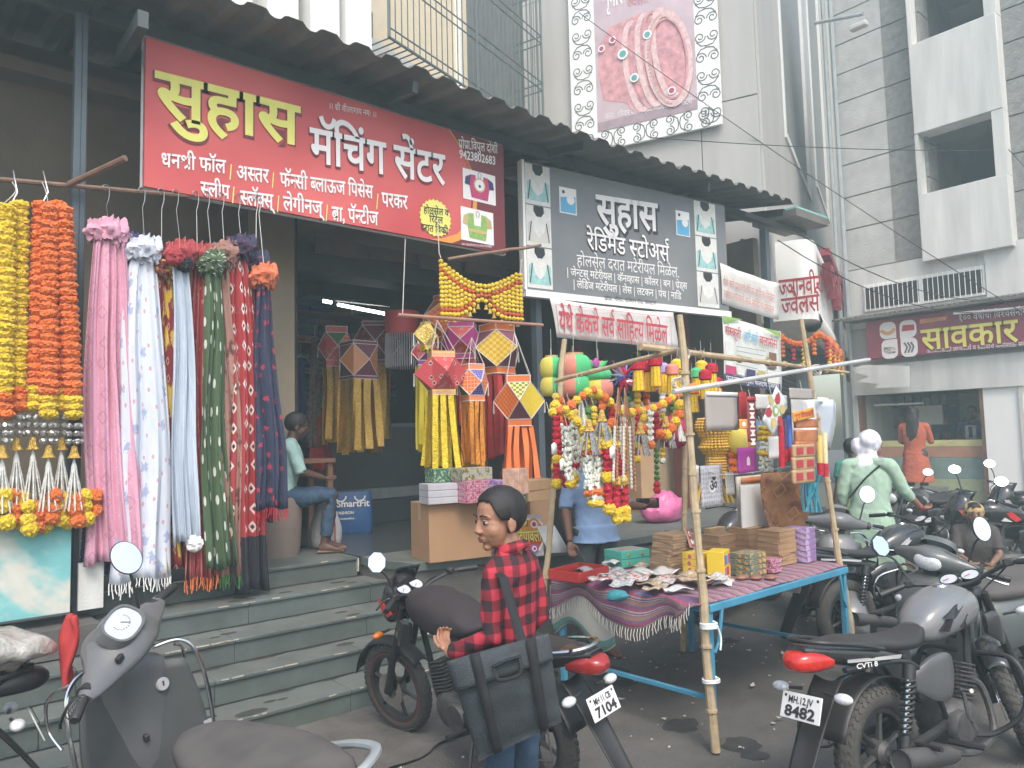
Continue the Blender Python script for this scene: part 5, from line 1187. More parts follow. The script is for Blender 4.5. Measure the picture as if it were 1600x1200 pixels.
# ---------------------------------------------------------------- cartons and gift boxes on the platform
m_card = M('cardboard', (.36, .21, .11), .8, var=.08, scale=4); m_card2 = M('pale_cardboard', (.45, .28, .15), .8, var=.1, scale=6)
m_tape = M('parcel_tape', (.42, .3, .18), .35)
def carton(label, px, py, dims, mat, rz=0, z=None, group=None, lift=0, tape=True, nm='cardboard_box', cat='box', Z=.72, uvm=False):
    p = P(px, py, Z=Z)+V((0, 0, lift)); t = thing(nm, label, cat, tuple(p), rz, group)
    w = MB(); w.box((0, 0, dims[2]/2), dims); o = w.build('carton', mat, t, bevel=.003)
    if uvm:
        ul = o.data.uv_layers.new(name='uv')
        for pl_ in o.data.polygons:
            for li in pl_.loop_indices:
                v = o.data.vertices[o.data.loops[li].vertex_index].co; n_ = pl_.normal
                ul.data[li].uv = (v.x*4+v.y*4*(abs(n_.x) > .5), v.z*4+v.y*4*(abs(n_.z) > .5))
    if tape: w = MB(); w.box((0, 0, dims[2]+.0015), (dims[0]+.004, .05, .003)); w.box((-dims[0]/2-.0015, 0, dims[2]*.85), (.003, .05, dims[2]*.3+.004)); w.build('tape', m_tape, t)
    return t
carton('large brown carton lying open side out, left of the red shirted boy', 705, 870, (.5, .36, .42), m_card, -.2)
carton('brown carton behind the mirror of the red and black motorcycle', 775, 852, (.4, .34, .42), m_card, -.15)
carton('brown carton behind the diwali sticker, under two taped packs', 832, 838, (.3, .3, .42), m_card, .0)
ZT = 1.1415
for k in range(3): carton(['lowest', 'middle', 'top'][k]+' white slim box of the three on the large carton', 686, 786, (.24, .18, .047), M('white_box', (.42, .42, .45), .5), -.2, Z=ZT, lift=k*.049, group='slim white boxes', tape=False)
G1 = mixmat('gift_wrap_pink', (.42, .2, .25), [('noise', 9, 9, (.5, .52), (.4, .03, .08)), ('dots', 14, 14, (0, .25), (.6, .5, .6))], .3); G2 = mixmat('gift_wrap_purple', (.25, .12, .34), [('noise', 8, 8, (.5, .53), (.5, .45, .6))], .3); G3 = mixmat('gift_wrap_green', (.04, .13, .07), [('noise', 12, 12, (.52, .55), (.35, .4, .3))], .3); G4 = mixmat('window_box', (.35, .35, .32), [('noise', 6, 6, (.5, .55), (.15, .12, .08)), ('dots', 8, 8, (0, .2), (.5, .45, .05))], .3)
for lab, px, w_, mt, lf_, hh, dp_ in (('red and pink foil gift box under the hanging tassels', 742, .27, G1, 0, .08, .2), ('second red and pink foil gift box, on top of the first', 742, .27, G1, .081, .08, .2), ('purple foil gift box between pink and green ones', 778, .1, G2, .0, .16, .2), ('dark green foil gift box, lower', 799, .13, G3, 0, .08, .2), ('dark green foil gift box, upper', 799, .13, G3, .081, .08, .2), ('picture printed box above the pink foil boxes', 738, .26, G4, .162, .09, .16), ('green and brown printed box left of the picture printed one', 690, .2, G3, .148, .1, .14)):
    carton(lab, px, 784, (w_, dp_, hh), mt, -.1, Z=ZT, lift=lf_, tape=False, nm='gift_box', uvm=True)
for k in range(2): carton(['lower', 'upper'][k]+' taped brown pack beside the steel post', 834, 781, (.27, .2, .075), m_card2, .05*k, Z=ZT, lift=k*.077)
carton('crumpled shiny brown packet behind the orange streamers', 806, 772, (.12, .1, .14), M('shiny_wrap', (.5, .3, .22), .25, var=.4, scale=20), .4, Z=ZT+.155, tape=False, nm='packet')
carton('dark brown low chest behind the gift boxes', 760, 800, (.75, .3, .78), m_brownw, 0, tape=False, nm='chest')
# diwali sticker sheet
ds = thing('diwali_sticker', 'glossy red and yellow diwali greeting cut-out sticker leaning on the cartons', 'sticker', tuple(P(820, 868, Z=.72)))
dp = P(820, 862, Z=.74); dn = V((-.25, -.95, .25)).normalized(); DB = Board(dp, V(HZ).cross(dn).normalized(), dn.cross(V(HZ).cross(dn).normalized()), ds)
DB.poly([(793, 815), (806, 806), (845, 803), (850, 868), (800, 872)], M('clear_wrap', (.5, .5, .5), .15, var=.3, scale=20), .001, 'clear_wrapper')
blob_ = [(788, 828), (794, 815), (806, 810), (815, 807), (826, 810), (838, 809), (848, 818), (847, 832), (850, 846), (843, 860), (832, 866), (822, 862), (812, 870), (801, 872), (794, 862), (797, 850), (787, 846)]
DB.poly(blob_, m_wht, .006, 'sticker_edge')
cx_, cy_ = 818, 840
DB.poly([(cx_+(x-cx_)*.9, cy_+(y-cy_)*.88) for x, y in blob_], M('print_vermilion', (.55, .06, .02), .4), .010, 'sticker_print')
DB.poly([(cx_+(x-cx_)*.8, cy_+(y-cy_)*.3-8) for x, y in blob_], M('print_amber', (.7, .33, .02), .4), .013, 'sticker_print')
DB.text('शुभ दिपावली', (786, 850), (845, 846), 17, m_mar, .04, .016); DB.text('शुभ दिपावली', (786, 850), (845, 846), 17, m_yel, .015, .020)
for x, y, r, m1 in ((803, 824, .045, m_org), (832, 820, .05, m_org), (806, 862, .04, m_org), (816, 816, .03, m_yel), (833, 858, .035, G2)):
    DB.disc((x, y), r, r, m1, .024); DB.disc((x, y), r*.6, r*.6, m_wht, .026); DB.disc((x, y), r*.35, r*.35, m_pink, .028)
w = thing('poster_roll_stack', 'loose white sheets leaning at the foot of the steel post', 'papers', tuple(P(862, 862, Z=.72)))
for k in range(4): q = P(858+k*4, 864, Z=.72); MB().add([q, q+V((.1, -.04, 0)), q+V((.04, .06, .2)), q+V((-.05, .08, .2))], [(0, 1, 2, 3)]).build('sheet', m_white, w, world=True, solid=.002)
# pink sack, cardboard sheet, black bag, bottle
t = thing('pink_sack', 'crumpled bright pink plastic sack on the platform behind the stall', 'sack', tuple(P(1038, 815, Z=.72)))
w = MB().ell((0, 0, .13), (.3, .17, .16), 28, 16); w.v = [v*(1+.22*noise.noise(v*7)+.1*noise.noise(v*19)) for v in w.v]; w.v = [V((v.x, v.y, max(v.z, 0))) for v in w.v]
w.build('bag', M('pink_plastic', (.6, .14, .3), .3, var=.2, scale=10, bump=.6, bscale=20), t)
t = thing('grey_plastic_wrap', 'greyish clear plastic heap behind the pink sack', 'sack', tuple(P(1015, 790, Z=.72)))
w = MB().ell((0, 0, .2), (.25, .16, .22), 24, 14); w.v = [v*(1+.25*noise.noise(v*8+V((4, 0, 0)))) for v in w.v]; w.build('wrap', M('grey_wrap', (.3, .34, .35), .25, var=.3, scale=14, bump=.7, bscale=20), t)
t = thing('cardboard_sheet', 'tall plain cardboard sheet standing in the right shop', 'cardboard', (6.6, 5.75, .72)); a, b = P(985, 700, Y=5.75), P(1066, 700, Y=5.75)
w = MB(); w.bx((a.x, 5.74, .72), (b.x, 5.77, 2.0)); w.build('sheet', M('brown_sheet', (.33, .24, .15), .85), t, world=True)
w = MB(); w.bx((P(1000, 700, Y=5.5).x, 5.5, .72), (P(1020, 700, Y=5.5).x, 5.7, 1.5)); w.build('flap', m_card2, t, world=True)
t = thing('black_bag', 'black rucksack standing on the platform right of the steel post', 'bag', tuple(P(890, 850, Z=.72)))
MB().loft([(V((0, 0, z)), w_, h_, 3, (1, 0, 0), (0, 1, 0)) for z, w_, h_ in ((0, .14, .09), (.05, .17, .11), (.3, .16, .1), (.42, .1, .07), (.45, .04, .03))], 20).build('body', m_black, t)
MB().tube(cat_([(-.1, -.1, .4), (-.12, -.16, .2), (-.08, -.12, .05)]), .012, 6).build('strap', m_black, t)
MB().tube(cat_([(.1, -.1, .4), (.13, -.16, .2), (.08, -.12, .05)]), .012, 6).build('strap', m_black, t)
t = thing('water_bottle', 'small clear bottle with a teal label on the platform by the salesman', 'bottle', tuple(P(928, 840, Z=.72)))
MB().lathe([(0, 0), (.032, 0), (.034, .02), (.034, .17), (.012, .21), (.012, .23)], n=14).build('bottle', M('clear_pet', (.35, .45, .45), .1), t); MB().lathe([(.035, .07), (.035, .13)], n=14).build('label', m_aqua, t); MB().lathe([(0, .25), (.014, .25), (.014, .225)], n=10).build('cap', m_wht, t)
# darker stock behind the garlands
rr = random.Random(21)
for i in range(26):
    x = 870+rr.uniform(0, 190); y = 560+rr.uniform(-20, 90)
    lab = ['dim red stock garland', 'dim yellow stock garland', 'dim maroon stock garland', 'dim green stock garland'][i % 4]+' hanging on the back wall of the right shop'
    a = P(x, y, Y=7.2); t = thing('stock_garland', lab, 'garland', tuple(a), group='stock garlands on the back wall '+['red', 'yellow', 'maroon', 'green'][i % 4])
    w = MB()
    for k in range(14): w.ell(a+V((rr.uniform(-.05, .05), rr.uniform(-.03, .03), -k*.07)), (.06, .05, .05), 8, 6)
    w.build('strands', [m_fred2, m_mary, M('dull_maroon', (.15, .02, .03), .8), m_leaf][i % 4], t, world=True)

# ================================================================ bamboo stall
m_tb = M('sky_blue_iron', (.05, .27, .42), .45, var=.2, scale=6, dust=.25)
m_ply = M('table_board', (.3, .22, .15), .7)
TZ = .72; TX0, TX1, TY0, TY1 = 3.27, 4.78, 2.33, 3.43
tb = thing('stall_table', 'blue iron folding table of the festival stall', 'table', (TX0, TY0, 0))
def tbar(nm, a, b, w_=.035, h_=None):
    a, b = V(a), V(b); d = (b-a).normalized(); s = d.cross(V(HZ)); s = s.normalized() if s.length > .01 else V((1, 0, 0)); up = s.cross(d)
    w = MB(); w.box((a+b)/2, ((b-a).length, w_, h_ or w_), m=Matrix((d, s, up)).transposed()); return w.build(nm, m_tb, tb, world=True, bevel=.003)
zt = TZ-.02
for a, b in (((TX0, TY0, zt), (TX1, TY0, zt)), ((TX0, TY1, zt), (TX1, TY1, zt)), ((TX0, TY0+.02, zt-.002), (TX0, TY1-.02, zt-.002)), ((TX1, TY0+.02, zt-.002), (TX1, TY1-.02, zt-.002))): tbar('frame_rail', a, b, .04, .038)
for x, y in ((TX0+.02, TY0+.01), (TX1-.02, TY0+.01), (TX0+.02, TY1), (TX1-.18, TY1)): tbar('leg', (x, y, .0), (x, y, zt-.02), .034)
for x in (TX0+.02, TX1-.1): tbar('stretcher', (x, TY0+.03, .24), (x-.0, TY1, .22), .024)
for x, s in ((TX0+.02, 1), (TX1-.02, -1)):
    tbar('brace', (x+.012*s, TY0-.01, .47), (x+.05*s, TY0-.012, .52), .014); tbar('brace', (x+.05*s, TY0-.012, .52), (x+.09*s, TY0-.012, .69), .016)
w = MB(); w.bx((TX0+.02, TY0+.02, TZ-.001), (TX1-.02, TY1-.02, TZ+.004)); w.build('table_board', m_ply, tb, world=True)
# striped durrie
m_dur = mixmat('striped_durrie', (.2, .09, .19), [('vband', 1, 9, (.0, .1), (.5, .42, .36)), ('vband', 1, 9, (.16, .26), (.42, .05, .1)), ('vband', 1, 9, (.5, .78), (.3, .2, .13)), ('vband', 1, 9, (.84, .9), (.5, .42, .36)), ('noise', 90, 220, (.55, .6), (.3, .17, .28))], .95, bump=.7, bscale=260)
ru = thing('striped_durrie', 'purple, cream and brown striped cotton rug covering the stall table and drooping at the left', 'rug', (TX0, TY0, TZ))
def cl_(u, v):
    x = TX0-.19+(TX1+.02-TX0+.19)*u; y = TY0-.005+(TY1-TY0+.02)*v; z = TZ+.014+.004*math.sin(x*9+y*7)
    over = max(0, TX0+.02-x)
    if over > 0:
        lift = min(1, v/.12); x = TX0-.045-.02*math.sin(over*6+y*11); z = TZ+.012-over*(.75+.25*math.sin(y*9+1))*lift-.012*math.sin(y*19)
        if v < .12: y += .06*over/.19
    elif v < .03: z -= .01
    return V((x, y, z))
MB().grid(cl_, 64, 46, lambda u, v: (v*1.1, u*2.2)).build('cloth', m_dur, ru, world=True, solid=.006)
w = MB()
for k in range(60): p = cl_(0, k/59.0); w.tube([p, p+V((-.01, .004*math.sin(k*3), -.03)), p+V((-.006, .006*math.cos(k*2), -.065))], .003, 4)
w.build('fringe', M('cream_fringe', (.5, .47, .42), .9), ru, world=True, kind='stuff')
sc_ = thing('white_underlay', 'cream and green cloth hanging under the left end of the striped rug', 'cloth', (TX0, TY1, TZ))
MB().grid(lambda u, v: V((TX0-.0-.03*math.sin(v*2+u), TY0+.62+(TY1-TY0-.56)*u, TZ-.05-v*(.27+.06*math.sin(u*7)))), 24, 8).build('sheet', mixmat('cream_green_cloth', (.45, .44, .38), [('vband', 1, 1, (.8, .97), (.12, .25, .22))], .9), sc_, world=True, solid=.004)
# bamboo poles and bars
def pole(lab, a, b, r=.022, mat=m_wood, nm='bamboo_pole', **k): return pipe(nm, lab, 'pole', a, b, r, mat, knots=1, **k)
pA = V((TX0-.03, TY0-.03, 0)); tA = P(1062, 492, Y=2.42)
pole('long bamboo pole lashed to the near blue table leg', pA, tA, .024, r2=.019)
pole('short bamboo pole behind the near one, on the far side of the table', (4.55, 3.48, 0), P(1072, 555, Y=3.46), .022)
pole('pale bamboo pole at the back left corner of the table', P(849, 955, Y=3.5), P(882, 530, Y=3.46), .019)
pole('leaning bamboo pole at the right corner of the table, beside the grey scooter', (4.81, 2.3, .02), P(1252, 498, Y=2.5), .021, r2=.017)
pole('dark thin bar from the back left pole to the top of the near pole', P(866, 596, Y=3.44), P(1072, 543, Y=2.45), .014)
pole('thick bamboo cross bar passing below the class poster', P(1000, 542, Y=2.62), P(1326, 582, Y=2.6), .021, r2=.011)
pipe('white_pipe', 'white plastic pipe from which the right hand packets hang', 'pipe', P(1052, 612, Y=2.36), P(1358, 562, Y=2.36), .014, M('dull_pvc', (.5, .5, .49), .5, dust=.4))
tie = thing('lashing', 'white rope lashings round the near bamboo pole and table leg', 'rope', (TX0, TY0, .4))
for z in (.63, .62, .61, .35, .34): MB().tube([V((TX0-.01+.045*math.cos(a*.5236), TY0-.01+.04*math.sin(a*.5236), z+.003*math.sin(a))) for a in range(12)], .0055, 5, closed=True).build('loop', m_white, tie, world=True)
rope(tie, [(TX0-.0, TY0-.055, .62), (TX0+.02, TY0-.06, .56), (TX0+.01, TY0-.06, .5)], .005, m_white, 'loose_end')
for n_, (x, y, Y) in enumerate(((1068, 552, 2.45), (1276, 578, 2.45), (1060, 600, 2.4))):
    c = P(x, y, Y=Y); t = thing('lashing', ['white string knot where the thick bar crosses the near pole', 'white string knot where the white pipe crosses the right pole', 'string knot at the left end of the white pipe'][n_], 'rope', tuple(c))
    for k in range(4): MB().tube([c+V((.03*math.cos(a*.6283+k), .02*math.sin(a*.6283), .034*math.sin(a*.6283+k*.9))) for a in range(10)], .004, 4, closed=True).build('loop', m_rope, t, world=True)
tl_ = thing('slack_string', 'slack white string strung across the stall above the white boards', 'string', tuple(P(1070, 720, Y=2.5)))
rope(tl_, [P(1072, 715, Y=3.3), P(1110, 738, Y=2.6), P(1160, 740, Y=2.5), P(1240, 728, Y=2.5)], .003)

# ---------------------------------------------------------------- garlands hung on the stall
def gl_(label, pts, Y, seq, pitch, sc=.75, cat='garland', group=None, end=None, tag=None):
    q = [P(x, y, Y=Y) for x, y in pts]; sc *= .82; t = thing('flower_garland', label, cat, tuple(q[0]), group=group)
    L = [(b-a).length for a, b in zip(q, q[1:])]; T = sum(L); n = int(T/pitch); tot = sum(s[1] for s in seq); rr = random.Random(int(pts[0][0]*3+pts[0][1]))
    pos = []
    for i in range(n):
        d = (i+.5)/n*T; k = 0
        while k < len(L)-1 and d > L[k]: d -= L[k]; k += 1
        pos.append(q[k].lerp(q[k+1], d/L[k]))
    if tot <= 3: seq = seq*40; tot = sum(s_[1] for s_ in seq); ff = tot/n if n else 1
    for i, p in enumerate(pos):
        f = ((i+.5)/n*tot) % tot if tot < 100 and len(seq) < 40 else (i+.5) % tot; acc = 0
        for m_, wg, kd in seq:
            acc += wg
            if f <= acc: break
        if kd == 'skip': continue
        me = {'pom': lambda: pom(m_, sd=i % 3), 'carn': lambda: carn(m_, i % 3), 'bud': lambda: ruffle('bud', m_, (.03, .03, .03), 12, 7, .25, i % 3), 'jas': lambda: jasm(m_)}[kd]()
        inst({'pom': 'pompom', 'carn': 'flower', 'bud': 'bud', 'jas': 'jasmine_cluster'}[kd], me, PWi(t, p), t, (rr.uniform(-.3, .3), rr.uniform(-.3, .3), rr.uniform(0, 6)), sc*rr.uniform(.9, 1.1)*(1.25 if kd in ('bud', 'jas') else 1))
    if end: tassel(t, q[-1], end, .04, 6, m_jas)
    if tag:
        p = P(*tag, Y=Y-.08); MB().add([p+V((-.022, 0, -.035)), p+V((.022, 0, -.035)), p+V((.022, 0, .02)), p+V((0, 0, .035)), p+V((-.022, 0, .02))], [(0, 1, 2, 3, 4)]).build('price_tag', m_white, t, world=True, solid=.001)
    rope(t, [q[0]+V((0, .02, .06)), q[0]], .002)
    return t
_jm = []
def jasm(mat):
    if not _jm:
        w = MB(); rr = random.Random(2)
        for k in range(9):
            a = k*2.4; d = V((math.cos(a)*.022, math.sin(a)*.022, (k % 3-1)*.012)); w.ell(d, (.012, .012, .018), 6, 4)
        _jm.append(w.mesh('jasmine', m_jas, True))
    return _jm[0]
Yc, Or, Rd, Jw = (m_mary, 1, 'pom'), (m_maro, 1, 'pom'), (m_fred2, 1, 'bud'), (m_jas, 1, 'jas')
arc1 = [(858, 645), (885, 640), (905, 622), (925, 608), (950, 625), (965, 642), (985, 645), (1005, 642), (1030, 635), (1050, 622), (1068, 612)]
gl_('orange and yellow pompom toran looping along the front of the stall', arc1, 2.95, [Yc, Or], .05, .62)
gl_('red petal string with yellow ends, leftmost on the stall', [(868, 630), (872, 700), (870, 760)], 3.2, [(m_mary, 2, 'pom'), (m_fred2, 10, 'bud'), (m_mary, 2, 'pom'), (m_fred2, 3, 'bud'), (m_mary, 2, 'pom')], .034, .8, tag=(866, 700))
gl_('second red petal string beside the leftmost one', [(885, 640), (888, 690), (884, 760)], 3.15, [(m_mary, 1, 'pom'), (m_fred2, 9, 'bud'), (m_mary, 2, 'pom'), (m_fred2, 3, 'bud')], .034, .8, tag=(879, 725))
gl_('thick jasmine string with green leaves and a yellow pompom end', [(897, 645), (898, 720), (896, 752)], 3.1, [(m_mary, 2, 'pom'), (m_jas, 12, 'jas'), (m_fred2, 1, 'bud'), (m_jas, 2, 'jas'), (m_mary, 2, 'pom')], .036, .95)
gl_('second jasmine string close right of the thick one', [(908, 650), (910, 735)], 3.1, [(m_mary, 2, 'pom'), (m_jas, 12, 'jas')], .034, .9)
gl_('slim jasmine string ending above the yellow pompom pair', [(886, 665), (888, 738), (893, 760)], 3.05, [(m_jas, 10, 'jas'), (m_mary, 2, 'pom')], .036, .8)
for k, (dx, lab) in enumerate(((-12, 'left'), (0, 'middle'), (11, 'right'))):
    gl_('white tuberose string with yellow and orange collars, %s one of three' % lab, [(930+dx, 685), (931+dx, 760), (932+dx*.3, 790)], 2.9, [(m_mary, 2, 'carn'), (m_maro, 2, 'carn'), (m_jas, 8, 'jas'), (m_maro, 1, 'carn'), (m_jas, 1, 'jas'), (m_mary, 2, 'carn')], .03, .85, group='tuberose strings with marigold collars')
for k, (x, y1, lab) in enumerate(((950, 800, 'left'), (962, 815, 'middle'), (975, 812, 'right'))):
    gl_('long red petal string with yellow pompoms at its foot, %s of three' % lab, [(948+k*5, 690), (x, 760), (x+2, y1)], 2.85, [(m_mary, 1, 'pom'), (m_fred2, 6, 'bud'), (m_mary, 1, 'pom'), (m_fred2, 5, 'bud'), (m_mary, 2, 'pom')], .034, .85, group='long red petal strings', tag=(957, 706) if k == 0 else None)
gl_('orange and yellow pompom string looping under the toran at left', [(900, 650), (905, 670), (930, 680), (950, 672), (960, 655)], 2.95, [Yc, Yc, Or], .06, .7)
gl_('drooping pompom loop ending the toran at the near pole', [(1062, 625), (1062, 650), (1050, 668), (1040, 682), (1028, 675)], 2.85, [Yc, Or], .06, .75)
gl_('orange tipped pompom string right of the gold bead strands', [(1008, 645), (1006, 665), (1004, 690), (990, 700)], 2.9, [Yc, Or, (m_maro, 1, 'pom')], .055, .65)
gl_('yellow and orange pompom string on white tassels below the first lantern', [(905, 600), (907, 612)], 3.0, [Or, Yc], .05, .8, end=.2)
gl_('white tuberose tassel with an orange tip near the middle of the toran', [(1017, 640), (1017, 690), (1018, 700)], 2.85, [(m_jas, 4, 'jas'), (m_maro, 1, 'pom')], .033, .6)
for i, (x, y) in enumerate(((940, 640), (1000, 660), (1040, 650), (1055, 640), (920, 655))):
    p = P(x, y, Y=2.88); t = thing('bead_tassel', ['silver bead tassel under the left part of the toran', 'silver and white bead fan under the middle of the toran', 'gold and white bead bunch under the right of the toran', 'cream ribbon bow by the near pole', 'white bead tassel behind the tuberose strings'][i], 'tassel', tuple(p))
    tassel(t, p, .2, .09, 16, m_silver if i != 3 else m_jas); bell(t, p, .03)
rr = random.Random(77)
bk = ['yellow', 'orange', 'red', 'white', 'green']; bm_ = [m_mary, m_maro, m_fred2, m_jas, m_leaf]
for i in range(15):
    x = 866+i*13+rr.uniform(-4, 4); c_ = i % 5; y0 = 600+rr.uniform(0, 45)
    gl_('%s and %s stock string hanging behind the front row of the stall, %s' % (bk[c_], bk[(c_+2) % 5], ['left third', 'middle', 'right third'][i//5]), [(x, y0), (x+rr.uniform(-4, 4), y0+rr.uniform(70, 130))], 3.45, [(bm_[c_], 3, 'pom'), (bm_[(c_+2) % 5], 5, 'bud'), (bm_[c_], 1, 'pom')], .04, .62)
# gold bead cones
t = thing('bead_chimes', 'long clear and gold bead strands gathered into two peaks in the middle of the stall', 'chime', tuple(P(975, 610, Y=2.8)))
m_cop = M('copper_beads', (.6, .33, .2), .25, metal=.6, var=.4, scale=80)
for (xa, ya, xs_) in ((966, 606, (958, 964, 971, 977)), (976, 606, (974, 981, 987, 993))):
    top = P(xa, ya, Y=2.8)
    for i, xb in enumerate(xs_):
        for mq, f0, f1, r in ((m_cop, 0, .42, .0035), (m_tass, .42, 1, .007)):
            a, b = P(xa+(xb-xa)*f0*1.6 if f0 else xa, ya+(755-ya)*f0, Y=2.8+.02*i), P(xb, ya+(755+i*6-ya)*f1, Y=2.8+.02*i)
            if not f0: b = P(xa+(xb-xa)*.67, ya+62, Y=2.8+.02*i); a = top
            w = MB()
            if f0:
                n = 16
                for k in range(n): w.ell(a.lerp(b, k/n), (.009, .009, .013), 6, 4)
            else: w.cyl(a, b, .0035, n=5)
            w.build('bead_strand' if f0 else 'strand_wire', m_cop if (f0 and i % 2) else mq, t, world=True, kind='stuff' if f0 else None)
# round paper globes
m_py, m_pg, m_pp, m_po, m_pm = [M('crepe_'+n, c, .75, var=.08, scale=12) for n, c in (('yellow', (.62, .52, .09)), ('green', (.07, .45, .17)), ('peach', (.68, .24, .17)), ('orange', (.7, .22, .04)), ('mauve', (.4, .07, .32)))]
def globe(lab, px, py, Y, r, h, cols, neck=True, group='striped paper globe lanterns'):
    c = P(px, py, Y=Y); t = thing('globe_lantern', lab, 'lantern', tuple(c), group=group); G = len(cols)
    for k, m_ in enumerate(cols):
        a0, a1 = 2*math.pi*k/G+.9, 2*math.pi*(k+1)/G+.9
        MB().grid(lambda u, v: V(((r*math.sin(math.pi*(.12+.76*v))**.75*(1-.06*math.sin(math.pi*u)))*math.cos(a0+(a1-a0)*u), (r*math.sin(math.pi*(.12+.76*v))**.75*(1-.06*math.sin(math.pi*u)))*math.sin(a0+(a1-a0)*u), -h/2*math.cos(math.pi*v))), 4, 10).build('paper_gore', m_, t)
    if neck: MB().lathe([(r*.5, h*.46), (r*.55, h*.58), (r*.4, h*.58)], n=16).build('rim', M('rim_cream', (.6, .45, .25), .7), t)
    w = MB(); w.cyl((0, 0, h*.5), (0, 0, h*.5+.2), .002, n=4); w.build('cord', m_rope, t)
G6 = [m_py, m_pg, m_pp, m_pg, m_py, m_pp]
globe('green and yellow paper globe at the far left of the stall, upper', 862, 575, 3.75, .085, .15, [m_pg, m_py, m_pg, m_py]); globe('green and yellow paper globe at the far left of the stall, lower', 862, 604, 3.75, .08, .14, [m_pg, m_py, m_pg, m_py], False)
globe('peach, yellow and green paper globe beside the back left pole, upper', 897, 574, 3.6, .125, .17, G6); globe('peach, yellow and green paper globe, lower of the pair', 896, 603, 3.6, .12, .16, G6, False)
globe('plain green paper globe with petals on top', 934, 586, 3.5, .1, .09, [m_pg]*6, False); globe('mauve, orange and yellow globe under the plain green one', 936, 608, 3.5, .105, .15, [m_pp, m_pm, m_py, m_pp, m_pm, m_po], False)
globe('blue and peach ball lantern on the right of the stall', 1160, 690, 2.75, .095, .17, [M('crepe_sky', (.2, .35, .6), .7), m_py, m_pp, m_po], False)
t = thing('winged_topper', 'green and orange leaf shaped paper wings with a purple eye above the plain green globe', 'decoration', tuple(P(932, 570, Y=3.5)))
for sx, m_ in ((-1, m_pg), (1, m_pg), (-.5, m_pm), (.6, m_po)):
    c = P(932, 573, Y=3.5); MB().add([c+V((0, 0, -.03)), c+V((sx*.07, 0, -.02)), c+V((sx*.13, .01, .05)), c+V((sx*.05, 0, .04))], [(0, 1, 2, 3)]).build('wing', m_, t, world=True, solid=.002)
MB().ell(P(932, 567, Y=3.46), (.03, .01, .035), 12, 8).build('eye', m_pm, t, world=True)
# blue foil star
t = thing('foil_star', 'spiky blue and silver foil star behind the bead strands', 'decoration', tuple(P(972, 590, Y=3.2)))
rr = random.Random(3); c = P(974, 588, Y=3.2)
for k in range(26):
    a = k*2.4; d = V((math.cos(a), rr.uniform(-.5, .5), math.sin(a))).normalized(); L_ = rr.uniform(.06, .15); x_, y_ = frame(d)
    w = MB(); w.tube([c, c+d*L_*.6, c+d*L_], [.014, .009, .001], 4); w.build('spike', [M('foil_blue', (.08, .15, .5), .25, metal=.5), M('foil_silver', (.55, .6, .7), .2, metal=.7), M('foil_pink', (.5, .1, .35), .25, metal=.4), m_fred2][k % 4], t, world=True)
for k in range(9):
    a = P(990, 604, Y=3.3)+V((0, .02*k, .01*k)); w = MB(); w.add([a, a+V((.03, 0, .01)), a+V((.3+.03*k, 0, .08-.02*k)), a+V((.25, 0, .05-.02*k))], [(0, 1, 2, 3)]); w.build('streamer', [m_fred2, m_white, m_pm][k % 3], t, world=True, solid=.001)
# small tube lanterns in a row
rr = random.Random(12)
for i, (x, y, c1, c2) in enumerate(((997, 572, 0, 1), (1014, 575, 0, 1), (1036, 578, 2, 1), (1050, 580, 3, 1), (1058, 572, 1, 1), (1088, 585, 4, 1), (1102, 588, 0, 1), (1112, 578, 0, 1), (1096, 574, 1, 1), (1024, 566, 0, 1), (1120, 600, 0, 1), (1082, 610, 5, 1))):
    cols = [m_fred2, m_mary, M('crepe_lilac', (.35, .3, .6), .7), m_pp, m_pg, m_po]; names = ['red', 'yellow', 'lilac', 'peach', 'green', 'orange']
    q = P(x, y, Y=3.1+.08*(i % 3)); t = thing('small_lantern', 'small %s topped paper lantern with yellow paper tails, %s' % (names[c1], ['first of the row', 'second of the row', 'behind the near pole', 'left of the near pole', 'touching the near pole', 'right of the near pole', 'low right of the near pole', 'under the thick bamboo bar', 'above the green one', 'between the first two', 'rightmost, by the poster', 'lowest, right of the pole'][i]), 'lantern', tuple(q))
    w = MB(); w.lathe([(.022, .05), (.045, .03), (.045, -.02), (.03, -.03)], n=10); w.build('cap', cols[c1], t)
    for k in range(10): a = k*math.pi/5; w = MB(); w.grid(lambda u, v: V((.034*math.cos(a+(u-.5)*.55)*(1+.25*v), .034*math.sin(a+(u-.5)*.55)*(1+.25*v), -.03-.13*v)), 1, 3); w.build('paper_tail', m_mary if k % 4 else m_maro, t)
    w = MB(); w.cyl((0, 0, .05), (0, 0, .2), .0015, n=4); w.build('cord', m_rope, t)
# magenta/red ball behind
t = thing('red_petal_ball', 'deep pink petal ball hanging behind the right end of the toran', 'decoration', tuple(P(1053, 672, Y=3.4)))
w = MB().ell(P(1053, 675, Y=3.4), .12, 24, 16); w.v = [v+V((noise.noise(v*60), noise.noise(v*61), noise.noise(v*62)))*.02 for v in w.v]; w.build('ball', M('deep_pink', (.4, .02, .1), .8), t, world=True)

